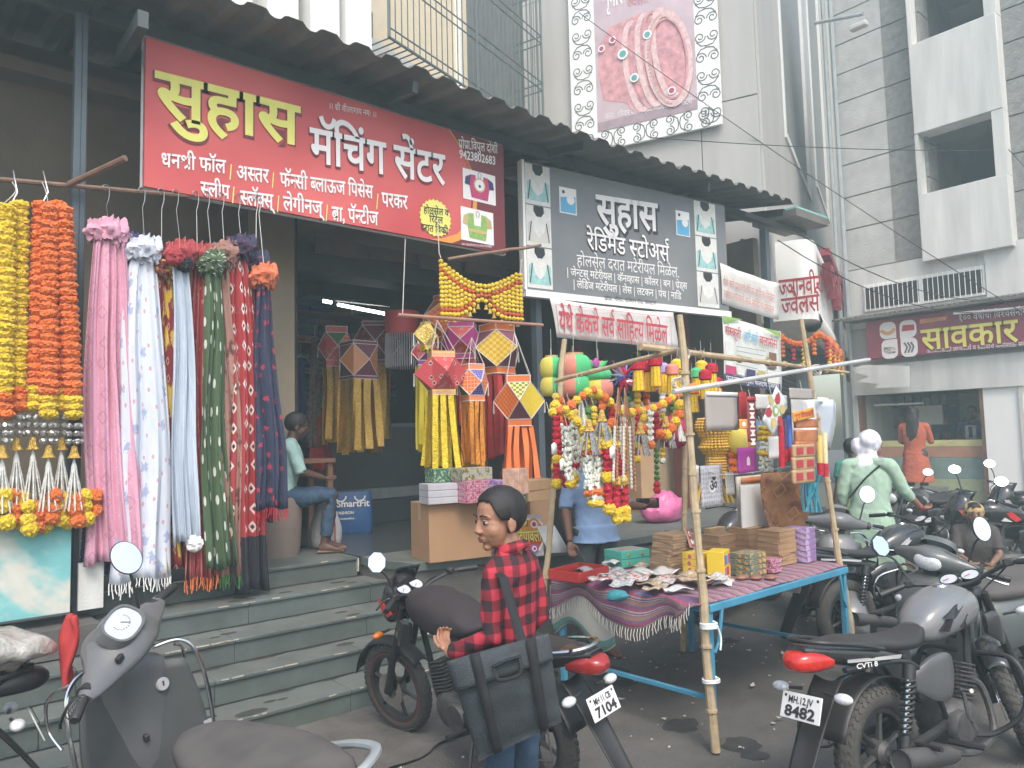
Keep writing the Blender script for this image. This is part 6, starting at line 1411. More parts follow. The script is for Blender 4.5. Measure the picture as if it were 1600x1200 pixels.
# ---------------------------------------------------------------- packets and panels on the right
def card(label, x0, y0, x1, y1, Y, mat, th=.006, rot=0, nm='hanging_card', cat='card', header=None, sk=None, hang=True, group=None, marks=None):
    a, b = P(x0, y0, Y=Y), P(x1, y1, Y=Y); c = (a+b)/2; t = thing(nm, label, cat, tuple(c), group=group)
    w_, h_ = abs(b.x-a.x)/2, abs(a.z-b.z)/2
    def q(x, z): ca, sa = math.cos(rot), math.sin(rot); return V((x*ca-z*sa, .02*(sk or 0)*x/max(w_, .01), x*sa+z*ca))
    w = MB(); w.grid(lambda u, v: q((u*2-1)*w_, (v*2-1)*h_)+V((0, (sk or 0)*.05*math.sin(u*3+v*2), 0)), 6, 6); w.build('sheet', mat, t, solid=th)
    if header: w = MB(); w.add([q(-w_*1.01, h_*.86)+V((0, -th, 0)), q(w_*1.01, h_*.86)+V((0, -th, 0)), q(w_*1.01, h_*1.08)+V((0, -th, 0)), q(-w_*1.01, h_*1.08)+V((0, -th, 0))], [(0, 1, 2, 3)]); w.build('header', header, t, solid=.002)
    if hang: w = MB(); w.cyl(q(0, h_), q(0, h_)+V((0, .01, .05)), .0018, n=4); w.build('hook', m_wire, t)
    if marks: marks(t, q, w_, h_, -th/2-.002)
    return t
def mk_print(t, q, z, polys, mat, nm='print'):
    for k, pl_ in enumerate(polys): w = MB(); w.add([q(*p)+V((0, z-.0008*k, 0)) for p in pl_], [tuple(range(len(pl_)))]); w.build(nm, mat, t, smooth=False)
m_grey = M('grey_board', (.36, .32, .29), .35, var=.06); m_trans = M('milky_plastic', (.6, .6, .58), .25, var=.1)
card('grey board with a white top edge, leftmost big card on the white pipe', 1101, 614, 1152, 672, 2.33, m_grey, .012, header=m_white)
card('narrow maroon and white tasselled strip right of the grey board', 1154, 612, 1168, 668, 2.4, T_redf, .006)
def strip(t, q, w_, h_, z):
    for k in range(5): mk_print(t, q, z, [[(-w_*.7, h_*(.75-k*.4)), (w_*.7, h_*(.75-k*.4)), (w_*.3, h_*(.6-k*.4)), (w_*.7, h_*(.46-k*.4)), (-w_*.7, h_*(.46-k*.4)), (-w_*.2, h_*(.6-k*.4))]], m_wht)
card('tall maroon strip printed with white motifs', 1166, 622, 1182, 690, 2.34, M('maroon_card', (.25, .05, .05), .6), .008, header=m_redp, marks=strip)
card('small orange card with a round yellow print', 1155, 655, 1168, 670, 2.3, m_org, .004, hang=False, marks=lambda t, q, w_, h_, z: mk_print(t, q, z, [[(w_*.5*math.cos(a), h_*.5*math.sin(a)) for a in [k*.6 for k in range(10)]]], m_wht))
def rang(t, q, w_, h_, z):
    r = w_
    for k in range(6):
        a = k*math.pi/3+.3; c = (r*.55*math.cos(a), r*.55*math.sin(a)); mk_print(t, q, z-.001, [[(c[0]+r*.3*math.cos(a+b)*(1.25 if j == 0 else .8), c[1]+r*.3*math.sin(a+b)*(1.25 if j == 0 else .8)) for j, b in enumerate((0, 1.0, 2.1, 3.14, 4.2, 5.2))]], [m_redp, m_gold][k % 2], 'motif')
    mk_print(t, q, z-.002, [[(r*.26*math.cos(a*.5236), r*.26*math.sin(a*.5236)) for a in range(12)]], m_grn, 'motif'); mk_print(t, q, z-.003, [[(r*.13*math.cos(a*.5236), r*.13*math.sin(a*.5236)) for a in range(12)]], m_wht, 'motif')
card('white diamond shaped rangoli card with a ring of red and gold petals', 1191, 622, 1230, 661, 2.25, M('rangoli_card', (.62, .64, .64), .35), .005, rot=R(50), marks=rang)
card('cream plastic sheet behind the rangoli card', 1180, 616, 1230, 640, 2.36, m_trans, .004); card('small pale card under the rangoli card', 1200, 682, 1222, 716, 2.36, m_trans, .004, hang=False)
card('plain grey board at the top right of the white pipe', 1233, 606, 1272, 624, 2.36, m_grey, .006)
card('white packet behind the brown panels', 1236, 624, 1278, 700, 2.42, m_white, .006)
card('tall clear packet at the right end of the white pipe', 1270, 624, 1300, 700, 2.42, M('blue_white_wrap', (.55, .6, .68), .2, var=.12), .014, header=m_white, sk=1)
card('crinkled grey plastic sleeve at the far right end', 1290, 630, 1303, 702, 2.5, M('crinkled', (.4, .4, .38), .25, var=.3, scale=20), .01, sk=1)
def stx(t, q, w_, h_, z):
    vs, fs, wd = layout('शुभ दिपावली', .02); mk = MB(); mk.add([q(-w_*.9+x/wd*1.8*w_, -h_*.5+y*h_*1.4)+V((0, z, 0)) for x, y in vs], fs); mk.build('lettering', m_redp, t, smooth=False)
card('orange and yellow festival name strip above the brown panels', 1238, 640, 1272, 656, 2.3, M('strip_orange', (.7, .3, .04), .4), .006, rot=R(7), marks=stx)
m_ob = [M('brown_orange', (.42, .15, .05), .5, var=.3, scale=25), M('wood_tan', (.42, .27, .14), .6, var=.25, scale=20)]
for k, (x0, y0, x1, y1) in enumerate(((1242, 655, 1276, 668), (1242, 672, 1276, 690), (1242, 690, 1274, 708))):
    card(['upper', 'middle', 'lower'][k]+' carved orange brown wooden panel in the right hand column', x0, y0, x1, y1, 2.32, m_ob[0], .02, hang=False, nm='carved_board', cat='board')
def sq(t, q, w_, h_, z):
    for sx in (-.5, .5): mk_print(t, q, z-.001, [[((sx-.32)*w_, -h_*.55), ((sx+.32)*w_, -h_*.55), ((sx+.32)*w_, h_*.55), ((sx-.32)*w_, h_*.55)]], m_redp, 'inlay')
for k in range(3): card(['top', 'middle', 'bottom'][k]+' tan wooden frame piece with two red squares', 1238, 695+k*20, 1272, 713+k*20, 2.28, m_ob[1], .02, hang=False, nm='picture_frame', cat='frame', marks=sq)
def fl2(t, q, w_, h_, z):
    for k in range(40):
        a = k*2.4; r = .05*math.sqrt(k/3); mk_print(t, q, z, [[(a_*.0+r*math.cos(a)*w_*7+.0, 0)]] if False else [[(r*w_*5*math.cos(a)+w_*.06*math.cos(b), r*h_*5*math.sin(a)+h_*.05*math.sin(b)) for b in (0, 1.57, 3.14, 4.71)]], m_joint) if r*5 < .9 else None
m_om = mixmat('white_mandala_card', (.55, .55, .58), [('rings', 9, 9, (.2, .34), (.16, .13, .17))], .5)
card('white mandala card with an om sign', 1094, 728, 1130, 790, 2.62, m_om, .003, marks=lambda t, q, w_, h_, z: (mk_print(t, q, z, [[(w_*.36*math.cos(a*.5236), w_*.36*math.sin(a*.5236)) for a in range(12)]], m_wht), MB().add([q((x-.35)*w_*.8, (y-.3)*w_*.9)+V((0, z-.002, 0)) for x, y in layout('ॐ', .02)[0]], layout('ॐ', .02)[1]).build('om_sign', m_ink, t, smooth=False)))
card('smaller white card with a pale brown tree motif', 1133, 738, 1148, 772, 2.6, mixmat('tree_card', (.55, .54, .5), [('rings', 6, 6, (.2, .3), (.35, .22, .14))], .5), .003)
card('white sheet left of the om card', 1082, 728, 1093, 762, 2.7, m_white, .003)
card('plain magenta packet with a price tag', 1152, 700, 1182, 738, 2.5, M('magenta_card', (.45, .05, .35), .5), .008, marks=lambda t, q, w_, h_, z: mk_print(t, q, z, [[(-.012, -.03), (.022, -.03), (.022, .01), (.005, .025), (-.012, .01)]], m_wht, 'price_tag'))
card('tall white foam board standing on the table', 1156, 750, 1206, 832, 2.95, m_white, .012, hang=False, header=M('orange_header', (.6, .2, .06), .5), nm='foam_board', cat='board')
card('cream rounded board behind the white foam board', 1150, 745, 1200, 838, 3.05, M('cream_board', (.55, .52, .45), .6), .012, hang=False, nm='foam_board', cat='board')
m_bat = mixmat('brown_batik', (.36, .16, .06), [('noise', 2.6, 3.2, (.45, .62), (.15, .045, .02)), ('rings', 3, 3, (.3, .36), (.45, .25, .1))], .6)
card('stiff brown batik printed sheet standing right of the white foam board', 1200, 740, 1262, 836, 2.8, m_bat, .01, hang=False, sk=2, nm='printed_sheet', cat='sheet')
for k, (x, y0, y1, mt, lab) in enumerate(((1220, 665, 730, m_fred2, 'red'), (1226, 655, 722, m_navy, 'blue'), (1232, 650, 720, M('rod_blue', (.05, .12, .45), .5), 'bright blue'), (1280, 680, 742, M('candle_yellow', (.65, .48, .14), .5), 'yellow'), (1288, 676, 745, M('candle_cream', (.66, .58, .35), .5), 'cream'))):
    a, b = P(x, y0, Y=2.35), P(x+2, y1, Y=2.35); t = thing('tube_lantern', '%s paper tube with a red lower end among the wooden panels' % lab, 'decoration', tuple(a)); w = MB(); w.cyl(a, a.lerp(b, .7), .018, n=10); w.build('tube', mt, t, world=True); w = MB(); w.cyl(a.lerp(b, .7), b, .02, n=10); w.build('lower_end', m_fred2, t, world=True)
# yellow bead umbrella
t = thing('bead_curtain', 'golden yellow bead curtain drum hanging behind the near pole, with flared strings below', 'decoration', tuple(P(1112, 660, Y=2.9)))
c = P(1116, 655, Y=2.9); w = MB(); m_yb = M('yellow_beads', (.68, .42, .06), .5, var=.4, scale=90)
for k in range(26):
    a = k*2*math.pi/26; z = 0
    for j in range(22):
        r = .12+.02*math.sin(j*.6) if j < 10 else .12-.05*min(1, (j-10)/3)
        w.ell(c+V((r*math.cos(a), r*math.sin(a)*.8, -j*.0185)), (.012, .012, .01), 6, 4)
w.build('bead_drum', m_yb, t, world=True, kind='stuff')
MB().lathe([(.06, .02), (.1, 0), (.1, -.02)], c=c, n=16).build('top_ring', m_redp, t, world=True)
for k in range(9):
    a = P(1090+k*5.5, 755, Y=2.9); b = a+V(((k-4)*.018, 0, -.13)); w = MB(); w.tube([a, b], [.008, .014], 6); w.build('tail', m_yb, t, world=True)
for i, (x, y0, y1, lab) in enumerate(((1190, 665, 735, 'left'), (1196, 665, 738, 'middle'), (1204, 668, 736, 'right'))):
    gl_('yellow and white flower string below the rangoli card, %s one' % lab, [(x, y0), (x, y1)], 2.5, [(m_mary, 3, 'carn'), (m_jas, 3, 'jas'), (m_mary, 1, 'carn'), (m_jas, 3, 'jas')], .03, .55, group='yellow and white strings under the rangoli card')
gl_('orange marigold string between the red strip and the rangoli card', [(1176, 690), (1178, 742)], 2.6, [(m_mary, 1, 'pom'), (m_jas, 2, 'jas')], .035, .5)
gl_('maroon and orange string right of the bead curtain', [(1144, 680), (1146, 740)], 2.8, [(m_maro, 1, 'pom')], .045, .7)
t = thing('turquoise_net', 'turquoise net bag hanging at the right corner of the stall', 'net', tuple(P(1268, 730, Y=2.6)))
for k in range(10): a = P(1258+k*3, 735, Y=2.55); b = P(1256+(k*7) % 30, 800, Y=2.6); MB().tube(cat_([a, a.lerp(b, .5)+V((.02*math.sin(k*3), .02, 0)), b]), .009, 5).build('strand', M('turquoise_plastic', (.05, .3, .4), .5), t, world=True)

# ---------------------------------------------------------------- goods on the table
TT = TZ+.024
def onT(x, y): return P(x, y, Z=TT)
def box_on(lab, px, py, dims, mat, rz=0, lift=0, nm='box', group=None, lid=None, uvm=True):
    t = carton(lab, px, py, dims, mat, rz, group=group, lift=lift, tape=False, nm=nm, cat='box', Z=TT, uvm=uvm)
    if lid: w = MB(); w.box((0, 0, dims[2]-.006), (dims[0]+.006, dims[1]+.006, .008)); w.build('lid', lid, t, bevel=.002)
    return t
rr = random.Random(31)
m_thin = M('thin_card_brown', (.33, .22, .13), .8, var=.15, scale=9); m_kb = M('kraft_box', (.4, .25, .13), .75, var=.12, scale=8); m_kd = M('kraft_lid', (.34, .2, .1), .7)
for k in range(14): box_on('thin brown board in the slanting tall stack left of the yellow boxes', 1050+k*.6-2, 893, (.21, .17, .0165), m_thin, rr.uniform(-.25, .1), k*.0172, 'thin_board', 'thin brown boards in one stack')
t = thing('red_tray', 'red plastic tray at the left end of the stall table', 'tray', tuple(onT(905, 902)), .15)
for c, d in (((0, 0, .004), (.3, .22, .006)), ((0, -.112, .03), (.3, .006, .06)), ((0, .112, .03), (.3, .006, .06)), ((-.153, 0, .03), (.006, .23, .06)), ((.153, 0, .03), (.006, .23, .06))):
    w = MB(); w.box(c, d); w.build('side' if d[2] > .01 else 'base', M('red_plastic', (.38, .03, .025), .4), t, bevel=.003)
m_teal = M('mint_box', (.08, .42, .33), .5, var=.05)
for k in range(2):
    t = box_on(['lower', 'upper'][k]+' mint green lidded gift box with gold clasps', 980, 882, (.24, .18, .05), m_teal, -.15, k*.053, 'mint_box', 'mint green gift boxes')
    for dx in (-.06, .06): MB().ell((dx, -.092, .025), (.012, .006, .012), 8, 6).build('clasp', m_goldf, t)
    if k: w = MB(); w.box((0, 0, .052), (.19, .13, .003)); w.build('window', mixmat('sweet_print', (.5, .45, .4), [('dots', 5, 5, (0, .35), (.6, .2, .2)), ('noise', 6, 6, (.5, .6), (.55, .5, .1))], .15), t)
m_yb2 = mixmat('yellow_print_box', (.66, .45, .03), [('rings', 3.2, 3.2, (0, .22), (.45, .1, .12)), ('rings', 3.2, 3.2, (.3, .34), (.7, .6, .4))], .4)
for k in range(4): box_on(['lowest', 'second', 'third', 'top'][k]+' of four yellow printed boxes piled by the near bamboo pole', 1092, 902, (.15, .12, .038), m_yb2, .1*math.sin(k*3), k*.0385, 'yellow_box', 'yellow printed boxes')
t = box_on('big yellow box with six picture windows standing right of the near pole', 1124, 905, (.15, .1, .17), M('yellow_box', (.66, .46, .03), .45, var=.05), .35, 0, 'yellow_box', uvm=False)
for i in range(3):
    for j in range(2): w = MB(); w.box((-.045+i*.045, -.052, .05+j*.07), (.034, .004, .052)); w.build('picture_window', [G1, G2, m_redp, m_sky, m_org, m_pink][i*2+j], t)
m_pot = mixmat('painted_lamps', (.25, .12, .08), [('dots', 7, 7, (0, .34), (.5, .35, .1)), ('noise', 8, 8, (.5, .56), (.1, .22, .18))], .4)
for k in range(4): box_on('tray of painted clay lamps in clear wrap, %s of four' % ['lowest', 'second', 'third', 'top'][k], 1170, 897, (.17, .14, .032), m_pot, .05*math.sin(k*2), k*.034, 'lamp_tray', 'trays of painted lamps')
for k in range(3): box_on('small tray of red painted lamps, %s of three' % ['lowest', 'middle', 'top'][k], 1205, 893, (.1, .09, .026), G1, .2*math.sin(k*2), k*.028, 'lamp_tray', 'small lamp trays')
for k in range(3): box_on('wide kraft box behind the yellow boxes, %s of three' % ['lowest', 'middle', 'top'][k], 1128, 868, (.25, .15, .05), m_kb, rr.uniform(-.06, .06), k*.052, 'kraft_box', 'kraft boxes behind the yellow ones', m_kd)
for k in range(5): box_on('kraft box in the middle stack, %s from the table' % ['first', 'second', 'third', 'fourth', 'fifth'][k], 1168, 866, (.2, .16, .038), m_kb, rr.uniform(-.08, .08), k*.039, 'kraft_box', 'kraft boxes in the middle stack', m_kd)
for k in range(6): box_on('kraft box in the tall right stack next to the purple boxes, %s from the table' % ['first', 'second', 'third', 'fourth', 'fifth', 'top'][k], 1215, 880, (.2, .16, .036), m_kb, rr.uniform(-.12, .12), k*.037, 'kraft_box', 'kraft boxes beside the purple ones', m_kd)
m_pb = mixmat('purple_wrap_box', (.3, .17, .38), [('noise', 5, 5, (.5, .56), (.5, .4, .55))], .3)
for k in range(6): box_on('purple printed box in the rightmost stack, %s from the table' % ['first', 'second', 'third', 'fourth', 'fifth', 'top'][k], 1252, 876, (.13, .15, .036), m_pb, rr.uniform(-.06, .06), k*.037, 'purple_box', 'purple boxes')
box_on('open wooden show box of small figures at the back of the table', 1118, 848, (.2, .06, .1), m_kb, 0, .02, 'show_box')
t = thing('mirror_card', 'framed card with four oval mirrors leaning on the thin boards', 'card', tuple(onT(1085, 895)+V((0, 0, .16))), .3, rot=(R(-25), R(18), .2))
w = MB(); w.box((0, 0, .05), (.1, .01, .13)); w.build('frame', M('cream_frame', (.5, .36, .24), .5), t, bevel=.002); w = MB(); w.box((0, -.006, .05), (.085, .003, .115)); w.build('backing', m_redp, t)
for sx in (-.02, .02):
    for sz in (.025, .078): MB().lathe([(0, 0), (.018, 0)], c=(sx, -.009, sz), ax=(0, -1, 0), n=14).build('oval_mirror', m_white, t)
for k, (x, y, s) in enumerate(((940, 893, .14), (965, 905, .12), (1000, 900, .14), (1020, 915, .12), (985, 915, .1), (1045, 912, .12), (960, 886, .1), (1090, 918, .12), (1120, 915, .1), (930, 903, .08), (1060, 925, .09), (1010, 888, .1), (925, 893, .13), (950, 912, .13), (1035, 902, .14), (1075, 908, .12), (975, 922, .12), (1000, 912, .13), (1130, 910, .11), (1025, 922, .1), (955, 900, .14), (1100, 912, .12))):
    c = onT(x, y)+V((0, 0, .012+.0045*(k % 9))); t = thing('flat_packet', 'flat clear wrapped decoration sheet in the loose heap at the near left of the table', 'packet', tuple(c), rr.uniform(-.5, .5), 'flat packets heaped on the table')
    w = MB(); w.grid(lambda u, v: V(((u-.5)*s*1.6, (v-.5)*s, .008*math.sin(u*7+k)+.008*math.sin(v*6+k*2))), 8, 6); w.build('packet', [mixmat('lace_packet', (.5, .5, .5), [('rings', 5, 5, (.15, .3), (.2, .18, .18))], .15), mixmat('red_packet', (.5, .48, .45), [('noise', 5, 5, (.52, .56), (.45, .12, .1))], .15), m_trans, mixmat('tan_packet', (.4, .3, .2), [('noise', 4, 4, (.5, .6), (.55, .5, .42))], .2)][k % 4], t, solid=.006)
for k in range(3): c = onT(1160+k*22, 905); t = thing('flat_packet', 'shiny packet of small lamps lying at the front edge of the table', 'packet', tuple(c), .2*k, 'lamp packets at the front edge'); MB().ell((0, 0, .012), (.05, .035, .016), 14, 6).build('packet', m_pot, t)
t = thing('teal_rag', 'small teal cloth tucked under the heap of packets', 'cloth', tuple(onT(965, 930))); w = MB().ell((0, 0, .0), (.07, .05, .03), 16, 8); w.v = [v*(1+.3*noise.noise(v*30)) for v in w.v]; w.build('cloth', M('teal_rag', (.03, .2, .24), .8), t)
# jeweller's marigold swag
t = thing('door_toran', 'orange marigold swag along the lower edge of the jeweller sign', 'toran', tuple(J0+V((0, 0, z0))))
rr = random.Random(5)
for i in range(70):
    f = i/69; p = J0+(ja*(1.1-1.1*f*3.2) if f < .31 else b1*((f-.31)/.69*4.6)); zz = 2.95-.12*abs(math.sin(f*22))
    inst('pompom', pom(m_maro, sd=i % 3), PWi(t, V((p.x, p.y-.12, P(1225+f*95, 505+f*80, pl=(J0, jn)).z if False else zz))), t, sc=.95*rr.uniform(.8, 1.1))
for i in range(24):
    f = i/23; p = (J0+ja*(1.0-3.2*f) if f < .3 else J0+b1*((f-.3)/.7*4.6))+V((0, -.12, 2.86)); w = MB()
    for k in range(4+i % 3): w.ell(p+V((0, 0, -.06*k)), (.035, .035, .03), 6, 5)
    w.build('drop_string', [m_maro, m_fred2, m_mary][i % 3], t, world=True, kind='stuff')
# overhead wires
for k, (a, b, s) in enumerate((((905, 20, 5.2), (1600, 490, 11), .1), ((1020, 215, 4.6), (1545, 235, 12.5), .05), ((1215, 375, 4.95), (1600, 480, 12), .35), ((1430, 60, 12.7), (1600, 260, 12.6), .05), ((1240, 360, 4.95), (1600, 465, 12.5), .3))):
    A_, B_ = P(a[0], a[1], X=max(6, a[2]+2.5)), P(b[0], b[1], X=b[2]); t = thing('overhead_wire', ['thin black wire crossing in front of the billboard', 'level wire running right from the canopy edge to the concrete building', 'sagging cable from the end post to the maroon sign', 'short wire slanting across the white bay', 'upper sagging cable from the end post'][k], 'wire', tuple(A_))
    MB().tube([A_.lerp(B_, q/12)-V((0, 0, s*4*(q/12)*(1-q/12))) for q in range(13)], .006, 5).build('wire', m_black, t, world=True)
t = thing('lamp_bracket', 'grey lamp arm with a flat lamp head sticking out at the top between the buildings', 'lamp', tuple(P(1275, 35, X=11)))
w = MB(); w.cyl(P(1273, 36, X=11), P(1348, 22, X=11), .03, n=8); w.build('arm', M('grey_pipe', (.33, .36, .37), .5), t, world=True)
w = MB(); w.box(P(1342, 41, X=11), (.12, .25, .08)); w.build('lamp_head', m_lgrey, t, world=True, bevel=.02)
bl_ = thing('round_bulb', 'unlit white bulb hanging under the soffit behind the grey sign', 'lamp', tuple(P(1161, 396, Y=5.6))); MB().ell(P(1161, 396, Y=5.6), .05, 14, 10).build('bulb', m_white, bl_, world=True); w = MB(); w.cyl(P(1161, 396, Y=5.6)+V((0, 0, .04)), P(1161, 396, Y=5.6)+V((0, 0, .2)), .03, n=8); w.build('holder', m_black, bl_, world=True)

# ================================================================ two-wheelers
def paint(nm, c, rough=.2, dust=.14): return M('paint_'+nm, c, rough, var=.06, dust=dust, coat=.6)
m_tyre = M('tyre_rubber', (.02, .02, .019), .85, var=.3, scale=30, dust=.5, bump=.2)
m_plas = M('dusty_black_plastic', (.012, .013, .014), .42, var=.2, dust=.15)
m_alloy = M('black_alloy', (.015, .016, .017), .35, dust=.25)
m_chrome = M('chrome', (.6, .6, .6), .12, metal=1, var=.05)
m_eng = M('grey_engine_metal', (.08, .08, .08), .5, metal=.6, var=.4, scale=20, dust=.4)
m_seat = M('black_seat_vinyl', (.014, .014, .015), .42, dust=.15, bump=.15, bscale=300)
m_lens = M('clear_lens', (.6, .62, .62), .08, var=.2, scale=60, spec=.8)
m_redl = M('red_lens', (.5, .02, .012), .12, var=.25, scale=50, coat=.5)
m_orl = M('amber_lens', (.5, .14, .01), .2)
m_mir = M('mirror_glass', (.95, .96, .97), .03, metal=1, var=0)
m_plate = M('plate_white', (.72, .72, .7), .4, var=.03)
m_dial = M('dial_face', (.5, .53, .55), .3, var=.1)
def text_local(par, s, o, u, v, width, height, mat, bold=.02, nm='lettering', off=.002):
    vs, fs, wd = layout(s, bold); o, u, v = V(o), V(u).normalized(), V(v).normalized(); n = u.cross(v)
    return MB().add([o+u*(x/wd*width)+v*(y/.7*height)+n*off for x, y in vs], fs).build(nm, mat, par, smooth=False)
def wheel(par, c, r, tr, S=None, rimc=m_alloy, stripe=None, spokes=6, tread=True, disc=False):
    """alloy wheel about the y axis; S = steering transform"""
    S = S or (lambda p: p)
    def bl(mb, nm, mat, pr, **k): mb.v = [S(v) for v in mb.v]; return mb.build(nm, mat, pr, **k)
    c = V(c); n = 16
    prof = [((r-tr)+tr*math.cos(a), tr*.92*math.sin(a)) for a in [math.pi*2*k/n for k in range(n+1)]]
    w = MB(); w.lathe(prof, c=c, ax=(0, 1, 0), n=48); ty = bl(w, 'tyre', m_tyre, par, ang=60)
    if tread:
        w = MB()
        for k in range(44):
            for sd in (-1, 1):
                for q, (a_, dl) in enumerate(((.18, .0), (.55, .35), (.95, .6))):
                    a = 2*math.pi*(k+.5*(sd > 0)+dl*.5)/44; rr_ = (r-tr)+tr*1.02*math.cos(a_); yy = sd*tr*.94*math.sin(a_)
                    p = c+V((math.cos(a)*rr_, yy, math.sin(a)*rr_)); tg = V((-math.sin(a), 0, math.cos(a))); nr = V((math.cos(a)*math.cos(a_), sd*math.sin(a_), math.sin(a)*math.cos(a_))); ax = tg.cross(nr)
                    w.box(p, (.026, .014, .005), m=Matrix(((tg*.85+ax*.5*sd).normalized(), (ax-tg*.5*sd).normalized(), nr)).transposed())
        bl(w, 'tread_blocks', m_tyre, ty, smooth=False, kind='stuff')
    R0 = r-tr*1.75
    w = MB(); w.lathe([(R0+.012, -.034), (R0+.018, -.03), (R0-.002, -.022), (R0-.006, .022), (R0+.018, .03), (R0+.012, .034), (R0-.018, .026), (R0-.022, -.026), (R0+.012, -.034)], c=c, ax=(0, 1, 0), n=48); rm = bl(w, 'rim', rimc, par)
    if stripe:
        for yy in (-.034, .034): w = MB(); w.lathe([(R0+.008, yy), (R0+.017, yy*1.02)], c=c, ax=(0, 1, 0), n=48); bl(w, 'rim_stripe', stripe, rm)
    for k in range(spokes):
        a = 2*math.pi*k/spokes+.3; d = V((math.cos(a), 0, math.sin(a))); w = MB(); w.tube([c+d*.03, c+d*(R0*.6), c+d*(R0-.01)], [.02, .014, .017], 6, flat=.8); bl(w, 'spoke', rimc, rm)
    w = MB(); w.lathe([(0, -.05), (.035, -.05), (.055, -.03), (.055, .03), (.035, .05), (0, .05)], c=c, ax=(0, 1, 0), n=20); bl(w, 'hub', m_eng, rm)
    w = MB(); w.cyl(c-V((0, .085, 0)), c+V((0, .085, 0)), .012, n=8); bl(w, 'axle', m_chrome, par)
    if disc: w = MB(); w.lathe([(.05, .058), (.11, .058), (.11, .062), (.05, .062)], c=c, ax=(0, 1, 0), n=28); bl(w, 'brake_disc', m_chrome, rm)
def veh(name, label, loc, hd, lean=5, cat='motorcycle', group=None):
    q = Matrix.Rotation(R(hd), 3, 'Z') @ Matrix.Rotation(R(-lean), 3, 'X')
    t = thing(name, label, cat, loc, rot=q.to_euler(), group=group); k_ = .83 if '7104' in label else .87 if '8482' in label else .9; t.scale = (k_, k_, k_); return t
def steerer(hx, ang, rake=25, hz=.9):
    ax = V((-math.sin(R(rake)), 0, math.cos(R(rake)))); q = Matrix.Rotation(R(ang), 3, ax); o = V((hx, 0, hz))
    return lambda p: o + q @ (V(p)-o)
def mirror(par, base, tip, face, w_, h_, S, chrome=False, hexa=False, look=None):
    """stalk and glass; look = world direction the glass faces"""
    b, t_ = S(V(base)), S(V(tip)); MB().tube(cat_([b, b.lerp(t_, .5)+V((0, 0, .02)), t_-V((0, 0, h_*.8))]), .0065, 6).build('mirror_stalk', m_chrome if chrome else m_plas, par)
    n = (S(V(base)+V(face))-S(V(base))).normalized()
    if look is not None: n = (PW[root(par).name].to_3x3().inverted() @ V(look)).normalized()
    x = V((0, 0, 1)).cross(n).normalized(); y = n.cross(x)
    def ov(k, N, s): a = 2*math.pi*k/N; return x*(w_*s*math.cos(a))+y*(h_*s*math.sin(a)+(.15*w_*s*math.cos(a) if hexa else 0))
    N = 8 if hexa else 24; vs = [t_+ov(k, N, 1.07)-n*.004 for k in range(N)]+[t_+ov(k, N, .8)-n*.03 for k in range(N)]
    sh = MB().add(vs, [tuple(range(N)), tuple(range(N, 2*N))]+[(i, (i+1) % N, N+(i+1) % N, N+i) for i in range(N)]).build('mirror_shell', m_plas, par)
    MB().add([t_+ov(k, N, 1)+n*.0 for k in range(N)], [tuple(range(N))]).build('mirror_glass', m_mir, sh, smooth=False)
def bez(*a, n=6): return cat_(a, n)

